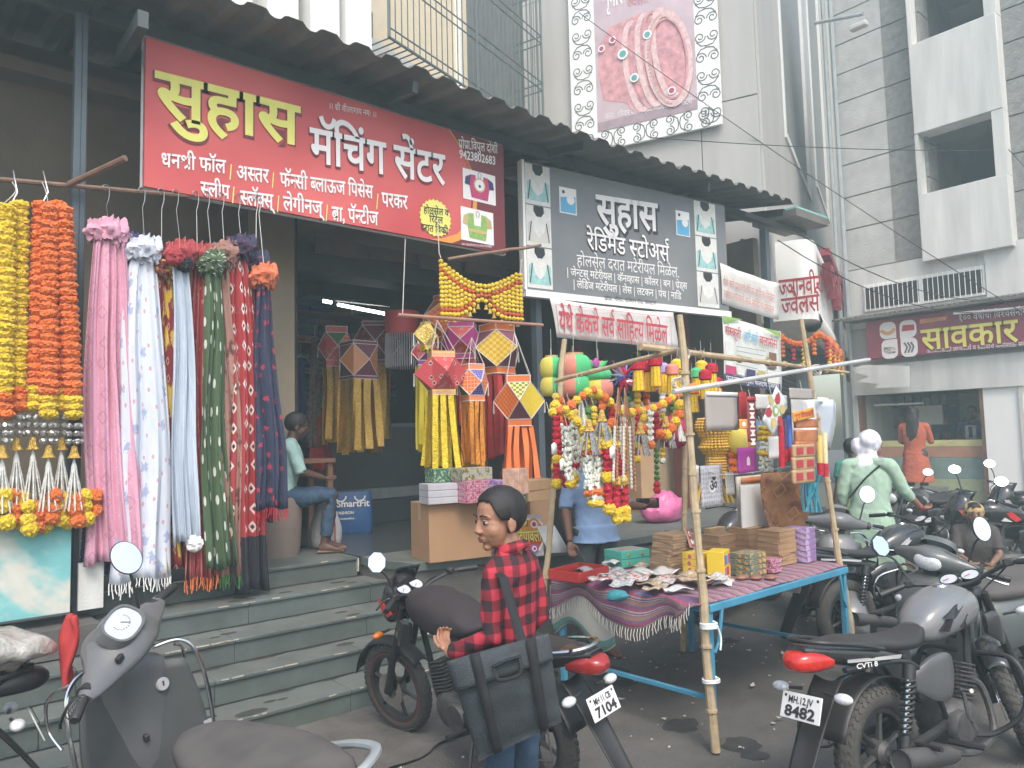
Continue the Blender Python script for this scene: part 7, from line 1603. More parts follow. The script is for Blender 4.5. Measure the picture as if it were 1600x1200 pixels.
def motorcycle(label, loc, hd, tank, accent, lean=5, steer=0, plate=None, cowl=None, side='both', seatribs=False, stripe=None, mirrors=(1, -1), guard=False, detail=1, decal=None, cover=None, group=None, hexa=True, lens=None, look=None, tank_graphics=None, tankm=None):
    t = veh('motorcycle', label, loc, hd, lean, group=group); S = steerer(.97, steer)
    Sb = lambda mb, nm, mat, pr=t, **k: (setattr(mb, 'v', [S(v) for v in mb.v]), mb.build(nm, mat, pr, **k))[1]
    wr = MB(); wr.v = []; rw = MB().lathe([(0, -.02), (.05, -.02), (.05, .02), (0, .02)], c=(0, .0, .3), ax=(0, 1, 0), n=12).build('wheel', m_eng, t); wheel(rw, (0, 0, .3), .3, .056, None, stripe=stripe, tread=detail > 0)
    fw = Sb(MB().lathe([(0, -.02), (.04, -.02), (.04, .02), (0, .02)], c=(1.26, 0, .3), ax=(0, 1, 0), n=12), 'wheel', m_eng); wheel(fw, (1.26, 0, .3), .3, .044, S, stripe=stripe, tread=detail > 0, disc=True)
    # frame, swing arm, shocks
    for y in (-.09, .09):
        MB().tube([(0, y, .3), (.3, y*1.1, .34), (.46, y, .36)], .02, 8, flat=1.2).build('swing_arm', m_plas, t)
        MB().tube(bez((.45, y, .34), (.38, y*1.1, .5), (.16, y*1.2, .7), (-.3, y, .74)), .014, 6).build('frame_tube', m_plas, t)
        a, b = V((.0, y*1.45, .33)), V((.13, y*1.5, .7)); MB().cyl(a, b, .012, n=8).build('shock_rod', m_chrome, t)
        sp = [a.lerp(b, .18+.66*k/90)+V((math.cos(k*.7)*.028, math.sin(k*.7)*.028, 0)) for k in range(91)]
        MB().tube(sp, .0065, 5).build('shock_spring', m_plas, t); MB().cyl(a.lerp(b, .82), b, .03, n=12).build('shock_cap', m_plas, t); MB().cyl(a, a.lerp(b, .2), .026, n=12).build('shock_foot', m_plas, t)
    MB().tube(bez((.95, 0, .86), (.88, 0, .6), (.82, 0, .34), (.7, 0, .2)), .02, 8).build('frame_tube', m_plas, t)
    # engine with fins, cases, carburettor
    MB().loft([((.42, 0, .33), .06, .05, 3), ((.47, 0, .34), .12, .1, 4), ((.62, 0, .33), .13, .11, 4), ((.72, 0, .33), .1, .08, 3)], 18).build('crankcase', m_eng, t)
    for sd in (-1, 1): MB().lathe([(0, 0), (.075, 0), (.085, -.02), (.085, -.05)], c=(.5, .15*sd, .33), ax=(0, sd, 0), n=22).build('engine_cover', m_eng, t, ang=30)
    for k in range(9): w = MB(); d = V((.28, 0, .96)); w.box(V((.68, 0, .43))+d*(k*.021), (.15-.002*k, .17, .008), m=Matrix.Rotation(R(16), 3, 'Y')); w.build('cylinder_fin', m_eng, t, bevel=.002)
    w = MB(); w.box((.7, 0, .5), (.1, .11, .2), m=Matrix.Rotation(R(16), 3, 'Y')); w.box((.56, -.02, .52), (.12, .06, .07)); w.build('cylinder', m_eng, t, bevel=.008)
    # exhaust on the right
    ex = MB().tube(bez((.74, -.03, .52), (.86, -.06, .45), (.84, -.1, .24), (.6, -.13, .2), (.36, -.15, .25), (.26, -.16, .28)), .018, 8).build('exhaust_pipe', m_eng, t)
    MB().tube([V((.36, -.16, .24)), V((.3, -.16, .255)), V((-.02, -.175, .31)), V((-.1, -.18, .325))], [.026, .042, .052, .05], 14).build('muffler', M('muffler_black', (.04, .04, .042), .45, metal=.4, dust=.5), t)
    MB().lathe([(0, 0), (.018, 0), (.02, -.012), (.038, -.012), (.05, .0), (.052, .012)], c=(-.1, -.18, .325), ax=(-1, 0, .12), n=18).build('muffler_end', m_eng, t)
    for sd in (-1, 1):
        MB().cyl((.42, .1*sd, .28), (.44, .26*sd, .28), .016, n=8).build('footrest', m_plas, t); MB().cyl((.14, .1*sd, .33), (.12, .24*sd, .34), .013, n=8).build('footrest', m_plas, t)
    MB().tube([(.5, -.2, .34), (.42, -.22, .42), (.36, -.24, .56), (.33, -.3, .57)], .011, 7).build('kick_lever', m_chrome, t)
    MB().tube([(.4, .1, .24), (.33, .22, .06), (.3, .26, .0)], .012, 6).build('side_stand', m_plas, t)
    w = MB(); w.loft([((.5, .12, .33), .02, .05, 4), ((.2, .13, .32), .018, .045, 4), ((-.05, .12, .3), .02, .06, 3)], 12); w.build('chain_case', m_plas, t)
    # bodywork
    tk = MB().loft([((.4, 0, .8), .06, .045, 2.6), ((.46, 0, .82), .1, .085, 2.7), ((.6, 0, .855), .135, .115, 2.6), ((.76, 0, .875), .14, .115, 2.5), ((.87, 0, .87), .11, .09, 2.4), ((.93, 0, .86), .05, .05, 2.2)], 26, sub=5).build('fuel_tank', tankm or tank, t)
    MB().lathe([(0, .012), (.035, .01), (.04, 0)], c=(.72, 0, .985), n=18).build('filler_cap', m_chrome, tk)
    for sd in (-1, 1):
        def ts(pts, mat, off=.011, nm='tank_decal'):
            w = MB(); q = []
            for x, z in pts:
                k = (x-.4)/.5; hw = .06+.08*math.sin(min(1, max(0, k*1.15))*math.pi)**.6; hz = .115*math.sin(min(1, max(.08, k*1.05))*math.pi*.92)**.5; zc = .82+.06*k
                s_ = max(0, 1-abs((z-zc)/max(hz, .02))**2.6)**(1/2.6); q.append(V((x, sd*(hw*s_*.98+off), z)))
            w.add(q+[p-V((0, sd*.02, 0)) for p in q], [tuple(range(len(q)))]+[(i, (i+1) % len(q), (i+1) % len(q)+len(q), i+len(q)) for i in range(len(q))]); return w.build(nm, mat, tk, smooth=False)
        for gpts, gm in (tank_graphics or [([(.5, .8), (.6, .87), (.74, .93), (.72, .9), (.6, .83), (.54, .78)], accent)]): ts(gpts, gm)
        MB().loft([((.86, sd*.13, .78), .012, .05, 3), ((.94, sd*.15, .76), .014, .08, 3), ((1.02, sd*.13, .7), .01, .05, 3)], 12).build('tank_shroud', tank, t)
        MB().loft([((.2, sd*.1, .6), .012, .04, 3), ((.3, sd*.13, .6), .02, .1, 4), ((.42, sd*.135, .6), .02, .11, 4), ((.52, sd*.11, .62), .012, .06, 3)], 14).build('side_panel', M('grey_side_panel', (.07, .075, .08), .3, dust=.2) if tankm else tank, t)
    st_ = MB().loft([((-.36, 0, .83), .05, .015, 3), ((-.3, 0, .835), .09, .028, 3.2), ((-.1, 0, .82), .12, .035, 3.2), ((.1, 0, .79), .135, .035, 3), ((.28, 0, .775), .115, .035, 3), ((.4, 0, .8), .07, .035, 3), ((.44, 0, .82), .04, .02, 3)], 22, sub=5).build('seat', m_seat, t)
    if seatribs:
        for k in range(13): x = -.3+k*.033; w = MB(); w.tube([V((x, y, .855-.03*max(0, (x+.1))-abs(y)**2*1.2)) for y in [(-.1+.2*j/8)*(1 if x > -.2 else .85) for j in range(9)]], .006, 5); w.build('seat_rib', m_seat, st_)
    tc_ = MB().loft([((.22, 0, .7), .07, .03, 3), ((.0, 0, .755), .12, .05, 3), ((-.25, 0, .8), .115, .055, 3), ((-.42, 0, .835), .08, .035, 3), ((-.5, 0, .85), .05, .018, 3)], 22, sub=4).build('tail_cowl', tank, t)
    for sd in (-1, 1):
        MB().add([V((x, sd*(y+.001), z)) for x, y, z in ((.12, .108, .745), (-.05, .122, .765), (-.3, .112, .79), (-.3, .112, .776), (-.05, .124, .75), (.1, .11, .73))], [(0, 1, 2, 3, 4, 5)]).build('cowl_stripe', accent, tc_, smooth=False, solid=.003)
        if decal: text_local(tc_, decal, (-.26 if sd < 0 else .02, sd*.124, .745), (1 if sd < 0 else -1, 0, -.08*(1 if sd < 0 else -1)), (0, 0, 1), .16, .022, m_plate)
    # grab rail, tail lamp, fender, plate, indicators
    MB().tube(bez((-.05, .13, .8), (-.25, .135, .85), (-.42, .1, .88), (-.47, 0, .885), (-.42, -.1, .88), (-.25, -.135, .85), (-.05, -.13, .8)), .011, 8).build('grab_rail', m_chrome if seatribs else m_plas, t)
    MB().loft([((-.36, 0, .79), .09, .04, 2.8), ((-.46, 0, .8), .088, .05, 3), ((-.53, 0, .8), .06, .04, 2.8), ((-.56, 0, .8), .02, .015, 2.4)], 20, sub=4).build('tail_lamp', lens or m_redl, t)
    rf = MB().grid(lambda u, v: V((-.3-.34*v**.85, (u-.5)*.15*(1-.25*v), .7-.46*v-.02*math.cos((u-.5)*3))), 8, 10).build('rear_mudguard', m_plas, t, solid=.006)
    w = MB(); w.box((-.56, 0, .3), (.004, .05, .05)); w.build('reflector', M('reflector_red', (.35, .02, .03), .2), t)
    MB().grid(lambda u, v: V((.35*math.cos(R(30+130*u)), (v-.5)*.13, .3+.35*math.sin(R(30+130*u)))), 16, 4).build('wheel_hugger', m_plas, t, solid=.005)
    pb = MB(); po = V((-.515, 0, .605)); ax_ = V((-.92, 0, .39)).normalized(); uz = V((.39, 0, .92)).normalized(); pb.box(po, (.006, .21, .115), m=Matrix((ax_, V((0, 1, 0)), uz)).transposed()); pl_ = pb.build('number_plate', m_plate, t, bevel=.003)
    if plate:
        text_local(pl_, plate[0], po+ax_*.004+V((0, .068, 0))+uz*.012, (0, -1, 0), uz, .13, .03, m_ink, .02); text_local(pl_, plate[1], po+ax_*.004+V((0, .08, 0))-uz*.045, (0, -1, 0), uz, .16, .045, m_ink, .035)
        for y in (-.085, .085): MB().lathe([(0, 0), (.007, 0)], c=po+ax_*.004+V((0, y, 0))+uz*.04, ax=ax_, n=8).build('bolt', m_ink, pl_)
    for sd in (-1, 1):
        MB().cyl((-.42, .06*sd, .66), (-.43, .13*sd, .655), .008, n=6).build('indicator_stem', m_plas, t); MB().ell((-.435, .165*sd, .655), (.03, .045, .024), 14, 9).build('indicator', m_lens, t)
    # front end
    for sd in (-1, 1):
        Sb(MB().tube([(1.26, sd*.085, .3), (1.17, sd*.085, .52), (1.0, sd*.085, .9)], [.026, .024, .019], 10), 'fork_leg', m_plas)
        Sb(MB().cyl((1.1, sd*.13, .76), (1.1, sd*.2, .76), .008, n=6), 'indicator_stem', m_plas); Sb(MB().ell((1.1, sd*.23, .76), (.026, .04, .022), 12, 8), 'indicator', m_orl if sd > 0 and cowl else m_lens)
    ff = MB().grid(lambda u, v: V((1.26+.345*math.cos(R(15+125*u)), (v-.5)*.13*(1-.2*abs(u-.5)), .3+.345*math.sin(R(15+125*u))-.03*(2*abs(v-.5))**2)), 18, 6); Sb(ff, 'front_mudguard', tank if not cowl else m_plas, solid=.005)
    hl = MB().ell((1.1, 0, .88), (.075, .09, .085), 20, 12, e=.9); Sb(hl, 'headlamp_shell', m_plas); Sb(MB().ell((1.135, 0, .875), (.05, .078, .072), 20, 12), 'headlamp_glass', m_lens)
    if cowl:
        Sb(MB().loft([((1.02, 0, .93), .11, .13, 2.6), ((1.1, 0, .93), .125, .15, 2.4), ((1.18, 0, .88), .1, .13, 2.2), ((1.24, 0, .84), .05, .08, 2)], 22, sub=4), 'fairing', tank); Sb(MB().grid(lambda u, v: V((1.2-.12*v-.1*(2*u-1)**2, (u-.5)*.2, .95+.17*v)), 10, 6), 'windscreen', M('smoked_screen', (.012, .013, .015), .12), solid=.004)
        for sd in (-1, 1): Sb(MB().add([V(p) for p in ((1.06, sd*.124, .86), (1.14, sd*.124, .93), (1.2, sd*.1, .93), (1.16, sd*.12, .88), (1.1, sd*.127, .84))], [(0, 1, 2, 3, 4)]), 'fairing_decal', accent, smooth=False, solid=.008)
    bar_ = bez((.8, .37, 1.02), (.86, .27, 1.03), (.93, .15, 1.0), (.95, .06, .97), (.95, -.06, .97), (.93, -.15, 1.0), (.86, -.27, 1.03), (.8, -.37, 1.02), n=5)
    Sb(MB().tube(bar_, .011, 8), 'handlebar', m_plas)
    for sd in (-1, 1):
        Sb(MB().tube([(.845, sd*.29, 1.03), (.8, sd*.37, 1.02), (.775, sd*.41, 1.015)], [.016, .018, .017], 10), 'grip', m_plas)
        Sb(MB().tube(bez((.87, sd*.25, 1.03), (.9, sd*.3, 1.03), (.87, sd*.4, 1.01)), .006, 6), 'lever', m_chrome if not hexa else m_plas)
        w = MB(); w.box((.865, sd*.25, 1.035), (.04, .05, .04)); Sb(w, 'switch_pod', m_plas, bevel=.008)
    Sb(MB().tube(bez((.86, .25, 1.03), (1.0, .2, 1.0), (1.04, .08, .92), (1.0, .05, .8)), .005, 5), 'cable', m_plas); Sb(MB().tube(bez((.86, -.25, 1.03), (1.02, -.2, .98), (1.05, -.08, .9), (1.0, -.05, .8)), .005, 5), 'cable', m_plas)
    for y in (.055, -.055):
        Sb(MB().lathe([(0, -.04), (.045, -.04), (.05, .0), (.05, .012), (.046, .012)], c=(1.0, y, 1.0), ax=(-.5, 0, .86), n=20), 'gauge_pod', m_plas); Sb(MB().lathe([(0, .008), (.044, .008)], c=(1.0, y, 1.0), ax=(-.5, 0, .86), n=20), 'dial', m_dial)
        Sb(MB().tube([V((1.0, y, 1.0))+V((-.5, 0, .86))*.012, V((.975, y+.03, .995))+V((-.5, 0, .86))*.012], .002, 4), 'needle', m_redp)
    for sd in mirrors: mirror(t, (.87, sd*.24, 1.04), (.9, sd*.32, 1.27), (-1, 0, .1), .06, .05 if not hexa else .062, S, hexa=hexa, look=look)
    if guard:
        for sd in (-1, 1): MB().tube(bez((.88, sd*.05, .62), (.87, sd*.22, .62), (.86, sd*.28, .52), (.84, sd*.26, .36), (.78, sd*.14, .25), (.7, sd*.04, .24)), .014, 8).build('crash_guard', m_plas, t)
    MB().tube([(.2, .16, .62), (.05, .2, .6), (-.3, .2, .52), (-.32, .2, .34), (-.1, .2, .3), (.2, .18, .36), (.2, .16, .62)], .006, 6).build('saree_guard', m_eng, t)
    for k in range(4): MB().tube([(.15-.11*k, .19, .61-.02*k), (.12-.11*k, .2, .31)], .004, 5).build('guard_rod', m_eng, t)
    if cover is not None:
        w = MB().loft([((.33, 0, .85), .01, .01, 2.4), ((.37, 0, .85), .1, .03, 2.4), ((.45, 0, .86), .14, .08, 2.4), ((.6, 0, .88), .165, .125, 2.3), ((.8, 0, .9), .16, .12, 2.3), ((.95, 0, .93), .09, .06, 2.2), ((.99, 0, .93), .01, .01, 2.2)], 26, sub=4); w.v = [v+v.normalized()*0+V((noise.noise(v*14), noise.noise(v*15), noise.noise(v*13)))*.016 for v in w.v]; w.build('tank_cover', cover, t)
    return t

gS = M('silver_graphic', (.5, .5, .5), .3, metal=.3, var=.05)
motorcycle('red and black motorcycle with plate 7104 behind the boy', (2.32, 2.6, 0), 94.5, paint('black', (.012, .012, .013)), M('red_graphic', (.55, .03, .025), .35), 6, 8, ('MH 11 CB', '7104'), cowl=True, seatribs=True, stripe=M('rim_red', (.4, .04, .03), .4), mirrors=(1,), cover=M('dark_cloth_cover', (.03, .022, .024), .85), lens=M('dark_red_lens', (.28, .02, .02), .2, coat=.4), look=(-.1, -1, .45))
motorcycle('black and silver motorcycle with plate 8482 and lit red tail lamp, front right', (3.2, 1.44, 0), -9, paint('black2', (.014, .015, .017)), gS, 5, 32, ('MH.12.JV', '8482'), guard=True, mirrors=(1, ), decal='CVTi 8', look=(-.35, -1, .55),
    tankm=paint('silver_tank', (.16, .165, .17), .25, .1), tank_graphics=[([(.5, .86), (.6, .91), (.7, .93), (.66, .9), (.56, .85)], M('dark_grey_graphic', (.02, .02, .022), .25)), ([(.62, .8), (.68, .86), (.8, .9), (.88, .88), (.8, .85), (.72, .81), (.7, .78)], M('dark_grey_graphic', (.02, .02, .022), .25)), ([(.47, .8), (.52, .85), (.55, .85), (.52, .79)], M('dark_grey_graphic', (.02, .02, .022), .25))])
motorcycle('black motorcycle whose seat the woman in the white scarf is touching', (5.25, 2.55, 0), -18, paint('black3', (.012, .013, .015)), gS, 5, -10, detail=0, mirrors=())
motorcycle('motorcycle half hidden behind the stall table against the platform', (5.45, 3.86, 0), 3, paint('dark_grey', (.03, .03, .032)), gS, 5, 0, detail=0, mirrors=())
motorcycle('black motorcycle with red and white tank stripes, parked far right', (8.75, 2.15, 0), 140, paint('black4', (.014, .013, .015)), M('red_white_graphic', (.5, .06, .07), .35), 5, 10, detail=0, mirrors=(1, -1), look=(-.9, -.5, .5), hexa=False, cowl=True, tank_graphics=[([(.5, .8), (.6, .88), (.76, .93), (.84, .9), (.7, .87), (.56, .78)], M('red_graphic', (.55, .03, .025), .35)), ([(.6, .78), (.7, .84), (.84, .87), (.8, .83), (.7, .79)], m_white)])
motorcycle('faired black sports motorcycle with a silver belly behind the striped one', (10.2, 2.35, 0), 150, paint('black5', (.015, .016, .018)), gS, 5, 12, detail=0, mirrors=(1, -1), look=(-.9, -.5, .5), cowl=True, hexa=False)
motorcycle('dark motorcycle with a pair of raised mirrors, furthest of the parked row', (10.2, 3.7, 0), 165, paint('black6', (.02, .02, .022)), gS, 5, 12, detail=0, mirrors=(1, -1), look=(-.9, -.4, .5), hexa=False)
b0 = motorcycle('black motorcycle with plastic wrapped seat at the bottom left edge', (.02, 3.45, 0), 178, paint('black7', (.014, .013, .014)), M('red_graphic', (.55, .03, .025), .35), -3, 0, detail=0, mirrors=(), lens=m_plas)
sb_ = thing('seat_wrap', 'crumpled clear plastic wrapped round the motorcycle seat at the bottom left', 'plastic wrap', (.1, 3.45, .85))
w = MB().ell((0, 0, .0), (.42, .2, .085), 40, 22, e=.75); w.v = [v+V((noise.noise(v*9), noise.noise(v*10+V((3, 0, 0))), noise.noise(v*11)))*.045 for v in w.v]
w.build('wrap', M('cloudy_plastic', (.3, .29, .26), .12, var=.55, scale=4, bump=.9, bscale=25, coat=.5), sb_)
rc = thing('red_cloth', 'small red rag hanging over the end of the plastic wrapped seat', 'cloth', (.56, 3.4, .9))
MB().grid(lambda u, v: V((.02+.02*math.sin(v*5+u*3), (u-.5)*.11*(.6+v*.5), .04-.26*v+.012*math.sin(u*9))), 8, 12).build('rag', M('red_rag', (.38, .03, .03), .8), rc, solid=.02)

# ---------------------------------------------------------------- scooters
def scooter(label, loc, hd, body, lean=8, steer=0, detail=1, mirrors=(1, -1), guard=True, seatc=m_seat, look=None, rail=m_chrome, hero=False, lamp_on_apron=False):
    t = veh('scooter', label, loc, hd, lean, 'scooter'); S = steerer(.97, steer, 24, .8)
    Sb = lambda mb, nm, mat, pr=t, **k: (setattr(mb, 'v', [S(v) for v in mb.v]), mb.build(nm, mat, pr, **k))[1]
    rw = MB().lathe([(0, -.02), (.05, -.02), (.05, .02), (0, .02)], c=(0, 0, .24), ax=(0, 1, 0), n=12).build('wheel', m_eng, t); wheel(rw, (0, 0, .24), .24, .05, None, spokes=3, tread=False)
    fw = Sb(MB().lathe([(0, -.02), (.05, -.02), (.05, .02), (0, .02)], c=(1.24, 0, .24), ax=(0, 1, 0), n=12), 'wheel', m_eng); wheel(fw, (1.24, 0, .24), .24, .05, S, spokes=3, tread=False)
    bd_ = MB().loft([((-.52, 0, .66), .07, .04, 2.6), ((-.4, 0, .62), .14, .12, 2.8), ((-.1, 0, .56), .2, .18, 2.8), ((.2, 0, .53), .2, .19, 2.8), ((.38, 0, .5), .15, .2, 3), ((.46, 0, .48), .1, .2, 3)], 26, sub=5).build('body_shell', body, t)
    for sd in (-1, 1):
        MB().loft([((-.45, sd*.13, .68), .012, .012, 2.5), ((-.1, sd*.19, .68), .016, .018, 2.5), ((.3, sd*.185, .66), .01, .012, 2.5)], 10).build('side_trim', gS, bd_)
        MB().lathe([(0, .012), (.016, .01), (.02, 0)], c=(.0, sd*.2, .56), ax=(0, sd, 0), n=14).build('side_cap', m_plas, bd_)
        MB().ell((-.3, sd*.16, .28), (.14, .05, .07), 16, 10).build('engine_cover' if sd > 0 else 'exhaust_shield', m_eng, t)
    MB().loft([((-.46, 0, .78), .06, .02, 3), ((-.36, 0, .79), .13, .04, 3), ((-.1, 0, .78), .16, .045, 3), ((.15, 0, .745), .165, .045, 3), ((.36, 0, .73), .12, .045, 2.8), ((.46, 0, .725), .06, .03, 2.5)], 26, sub=5).build('seat', seatc, t)
    MB().tube(bez((-.12, .2, .74), (-.3, .19, .8), (-.47, .14, .85), (-.54, 0, .86), (-.47, -.14, .85), (-.3, -.19, .8), (-.12, -.2, .74)), .017, 9, flat=.8).build('grab_rail', rail, t)
    MB().loft([((-.48, 0, .65), .09, .045, 2.8), ((-.55, 0, .65), .07, .035, 2.6), ((-.57, 0, .645), .03, .015, 2.4)], 18).build('tail_lamp', m_redl, t)
    MB().grid(lambda u, v: V((-.42-.16*v, (u-.5)*.16, .55-.3*v)), 5, 5).build('rear_mudguard', m_plas, t, solid=.006); w = MB(); w.box((-.56, 0, .42), (.006, .2, .1)); w.build('number_plate', m_plate, t)
    w = MB(); w.box((.66, 0, .27), (.5, .36, .04)); w.build('floorboard', m_plas, t, bevel=.012)
    for k in range(5): w = MB(); w.box((.66, -.12+.06*k, .294), (.4, .014, .008)); w.build('floor_rib', m_plas, t)
    # leg shield: a dished sheet, front apron over it
    def shp(u, v, off=0):
        z = .26+.62*v; wd = .2+.045*math.sin(v*3.0); y = (u-.5)*2*wd; return V((.9+.08*v-.05*(2*u-1)**2+off, y, z-.03*(2*u-1)**2*v))
    MB().grid(lambda u, v: shp(u, v), 16, 14).build('leg_shield', body if not hero else M('grey_inner_panel', (.035, .04, .042), .45, dust=.35), t, solid=.012)
    MB().loft([((1.0, 0, .34), .05, .07, 2.6, (0, 1, 0), (1, 0, 0)), ((1.02, 0, .5), .12, .1, 2.4, (0, 1, 0), (1, 0, 0)), ((1.03, 0, .7), .17, .1, 2.4, (0, 1, 0), (1, 0, 0)), ((1.0, 0, .86), .15, .08, 2.4, (0, 1, 0), (1, 0, 0)), ((.98, 0, .92), .08, .05, 2.3, (0, 1, 0), (1, 0, 0))], 24, sub=4).build('front_apron', body, t)
    for sd in (-1, 1): MB().ell((1.09, sd*.1, .74), (.02, .055, .03), 14, 8).build('indicator', m_lens, t)
    w = MB(); w.lathe([(0, .008), (.024, .008), (.028, 0)], c=(.93, -.1, .78), ax=(-1, 0, .1), n=18); w.build('key_switch', gS, t); w = MB(); w.box((.921, -.1, .785), (.004, .006, .02)); w.build('keyhole', m_ink, t)
    w = MB(); w.box((.915, 0, .6), (.03, .02, .03)); w.build('bag_hook', m_plas, t, bevel=.006)
    Sb(MB().grid(lambda u, v: V((1.24+.285*math.cos(R(0+150*u)), (v-.5)*.16, .24+.285*math.sin(R(150*u))-.03*(2*abs(v-.5))**2)), 16, 6), 'front_mudguard', body, solid=.005)
    for sd in (-1, 1): Sb(MB().tube([(1.24, sd*.08, .24), (1.14, sd*.07, .45)], .02, 8), 'fork_leg', m_plas)
    if guard:
        for sd in (-1, 1):
            MB().tube(bez((.98, sd*.1, .93), (.95, sd*.2, .93), (.93, sd*.255, .86), (.9, sd*.27, .7), (.88, sd*.26, .5), (.9, sd*.24, .34)), .009, 8).build('chrome_guard', m_chrome, t); w = MB(); w.box((.885, sd*.25, .56), (.006, .05, .02)); w.build('guard_clip', gS, t)
            MB().tube(bez((1.0, sd*.2, .9), (1.1, sd*.27, .84), (1.12, sd*.28, .72), (1.06, sd*.26, .64)), .007, 7).build('bumper_bar', m_chrome, t)
    # handlebar cowl
    Y_, Z_ = (1, 0, 0), (0, 0, 1)
    cw_ = MB().loft([((.93, .3, 1.005), .02, .018, 2.3, Y_, Z_), ((.93, .25, 1.005), .03, .03, 2.4, Y_, Z_), ((.94, .16, 1.01), .06, .05, 2.5, Y_, Z_), ((.95, .08, 1.02), .105, .07, 2.5, Y_, Z_), ((.955, 0, 1.025), .125, .075, 2.5, Y_, Z_), ((.95, -.08, 1.02), .105, .07, 2.5, Y_, Z_), ((.94, -.16, 1.01), .06, .05, 2.5, Y_, Z_), ((.93, -.25, 1.005), .03, .03, 2.4, Y_, Z_), ((.93, -.3, 1.005), .02, .018, 2.3, Y_, Z_)], 24, sub=5)
    cw_.v = [V((v.x-(-.75*(v.z-1.02) if v.x < .95 else 0), v.y, v.z)) for v in cw_.v]
    cwo = Sb(cw_, 'handlebar_cowl', body); Sb(MB().loft([((.96, 0, .93), .05, .06, 2.5, (0, 1, 0), (1, 0, 0)), ((.95, 0, .99), .09, .08, 2.5, (0, 1, 0), (1, 0, 0))], 18), 'steering_neck', m_plas)
    if not lamp_on_apron: Sb(MB().ell((1.05, 0, 1.01), (.035, .085, .055), 20, 12), 'headlamp_glass', m_lens)
    else: MB().ell((1.11, 0, .66), (.03, .12, .08), 20, 12).build('headlamp_glass', m_lens, t)
    # instrument pod, tilted to the rider
    nn_ = V((-.72, 0, .69)).normalized(); dc = V((.893, 0, 1.098)); uy = V((0, 1, 0)); ux = uy.cross(nn_)
    def ov(rx, ry, off, n=28, e=2.6):
        return [dc+uy*(rx*math.copysign(abs(math.cos(a))**(2/e), math.cos(a)))+ux*(ry*math.copysign(abs(math.sin(a))**(2/e), math.sin(a)))+nn_*off for a in [2*math.pi*k/n for k in range(n)]]
    A, B, Cc = ov(.108, .078, -.03), ov(.1, .07, .012), ov(.09, .061, .012); D_ = ov(.088, .059, .004); n = 28
    Sb(MB().add(A+B+Cc+D_, [(i, (i+1) % n, n+(i+1) % n, n+i) for i in range(n)]+[(n+i, n+(i+1) % n, 2*n+(i+1) % n, 2*n+i) for i in range(n)]+[(2*n+i, 2*n+(i+1) % n, 3*n+(i+1) % n, 3*n+i) for i in range(n)]), 'instrument_bezel', body, cwo, ang=50)
    Sb(MB().add(ov(.089, .06, .005), [tuple(range(n))]), 'dial', m_dial, cwo, smooth=False)
    w = MB()
    for k in range(13):
        a = R(200-220*k/12); w.add([dc+uy*(.035*math.cos(a)*1.2)+ux*(-.03*math.sin(a)+.008)+nn_*.007+d for d in (uy*.002, ux*.004, -uy*.002, -ux*.004)], [(0, 1, 2, 3)])
    w.add([dc+uy*x+ux*y+nn_*.007 for x, y in ((-.002, .012), (.002, .012), (-.02, -.02), (-.023, -.018))], [(0, 1, 2, 3)]); Sb(w, 'dial_markings', m_ink, cwo, smooth=False, kind='stuff')
    w = MB(); w.box((.865, .13, 1.03), (.02, .035, .025)); Sb(w, 'horn_switch', m_plas, cwo, bevel=.004)
    for sd in (-1, 1):
        w = MB(); w.tube([(.93, sd*.28, 1.005), (.925, sd*.3, 1.005), (.9, sd*.405, 1.0), (.898, sd*.412, 1.0)], [.017, .018, .019, .014], 12); g_ = Sb(w, 'grip', m_plas)
        for k in range(6): w = MB(); w.lathe([(.0185, 0), (.0205, .003), (.0185, .006)], c=V((.925, sd*(.31+.014*k), 1.005-.0005*k)), ax=(-.2, sd, 0), n=12); Sb(w, 'grip_ring', m_plas, g_)
        Sb(MB().tube(bez((.96, sd*.25, 1.0), (.985, sd*.3, .995), (.975, sd*.38, .985), (.955, sd*.42, .98)), .006, 7), 'brake_lever', m_chrome)
        w = MB(); w.lathe([(.03, 0), (.032, .03), (.02, .035)], c=(.935, sd*.245, 1.005), ax=(0, sd, 0), n=14); Sb(w, 'switch_pod', m_plas)
    for sd in mirrors: mirror(t, (.94, sd*.19, 1.05), (.93, sd*.24, 1.27), (-1, 0, .1), .06, .072, S, look=look)
    if hero:
        w = MB()
        for k in range(9):
            for j in range(3): w.add([shp(.62+.03*k+q[0], .22+.03*j+q[1], -.009-.0002) for q in ((0, 0), (.014+.01*((k*j) % 2), .004), (.012, .02), (.002, .016))], [(0, 1, 2, 3)])
        w.build('sticker_marks', m_ink, t, smooth=False, kind='stuff')
    return t
scooter('dusty grey scooter with a white dial and one raised mirror, bottom left', (.97, 2.23, 0), 98, paint('grey', (.085, .09, .095), .35, .4), 9, 42, mirrors=(-1,), look=(.1, -.9, .5), hero=True, rail=M('pale_grey_rail', (.3, .33, .33), .4), seatc=M('brown_black_vinyl', (.045, .04, .038), .6, dust=.4))
scooter('green grey scooter with a pale grab rail behind the 8482 motorcycle', (5.3, 1.6, 0), 168, paint('green_grey', (.07, .085, .085), .35, .4), 6, 10, rail=M('pale_grey_rail', (.3, .33, .33), .4), mirrors=(1,), look=(-.5, -1, .3), seatc=M('brown_black_vinyl', (.045, .04, .038), .6, dust=.4))
scooter('grey scooter with a clear headlamp, between the stall and the scarfed woman', (6.12, 3.38, 0), 222, paint('grey2', (.11, .115, .12), .35, .35), 5, 6, lamp_on_apron=True, mirrors=(1,), look=(-1, -.6, .3))

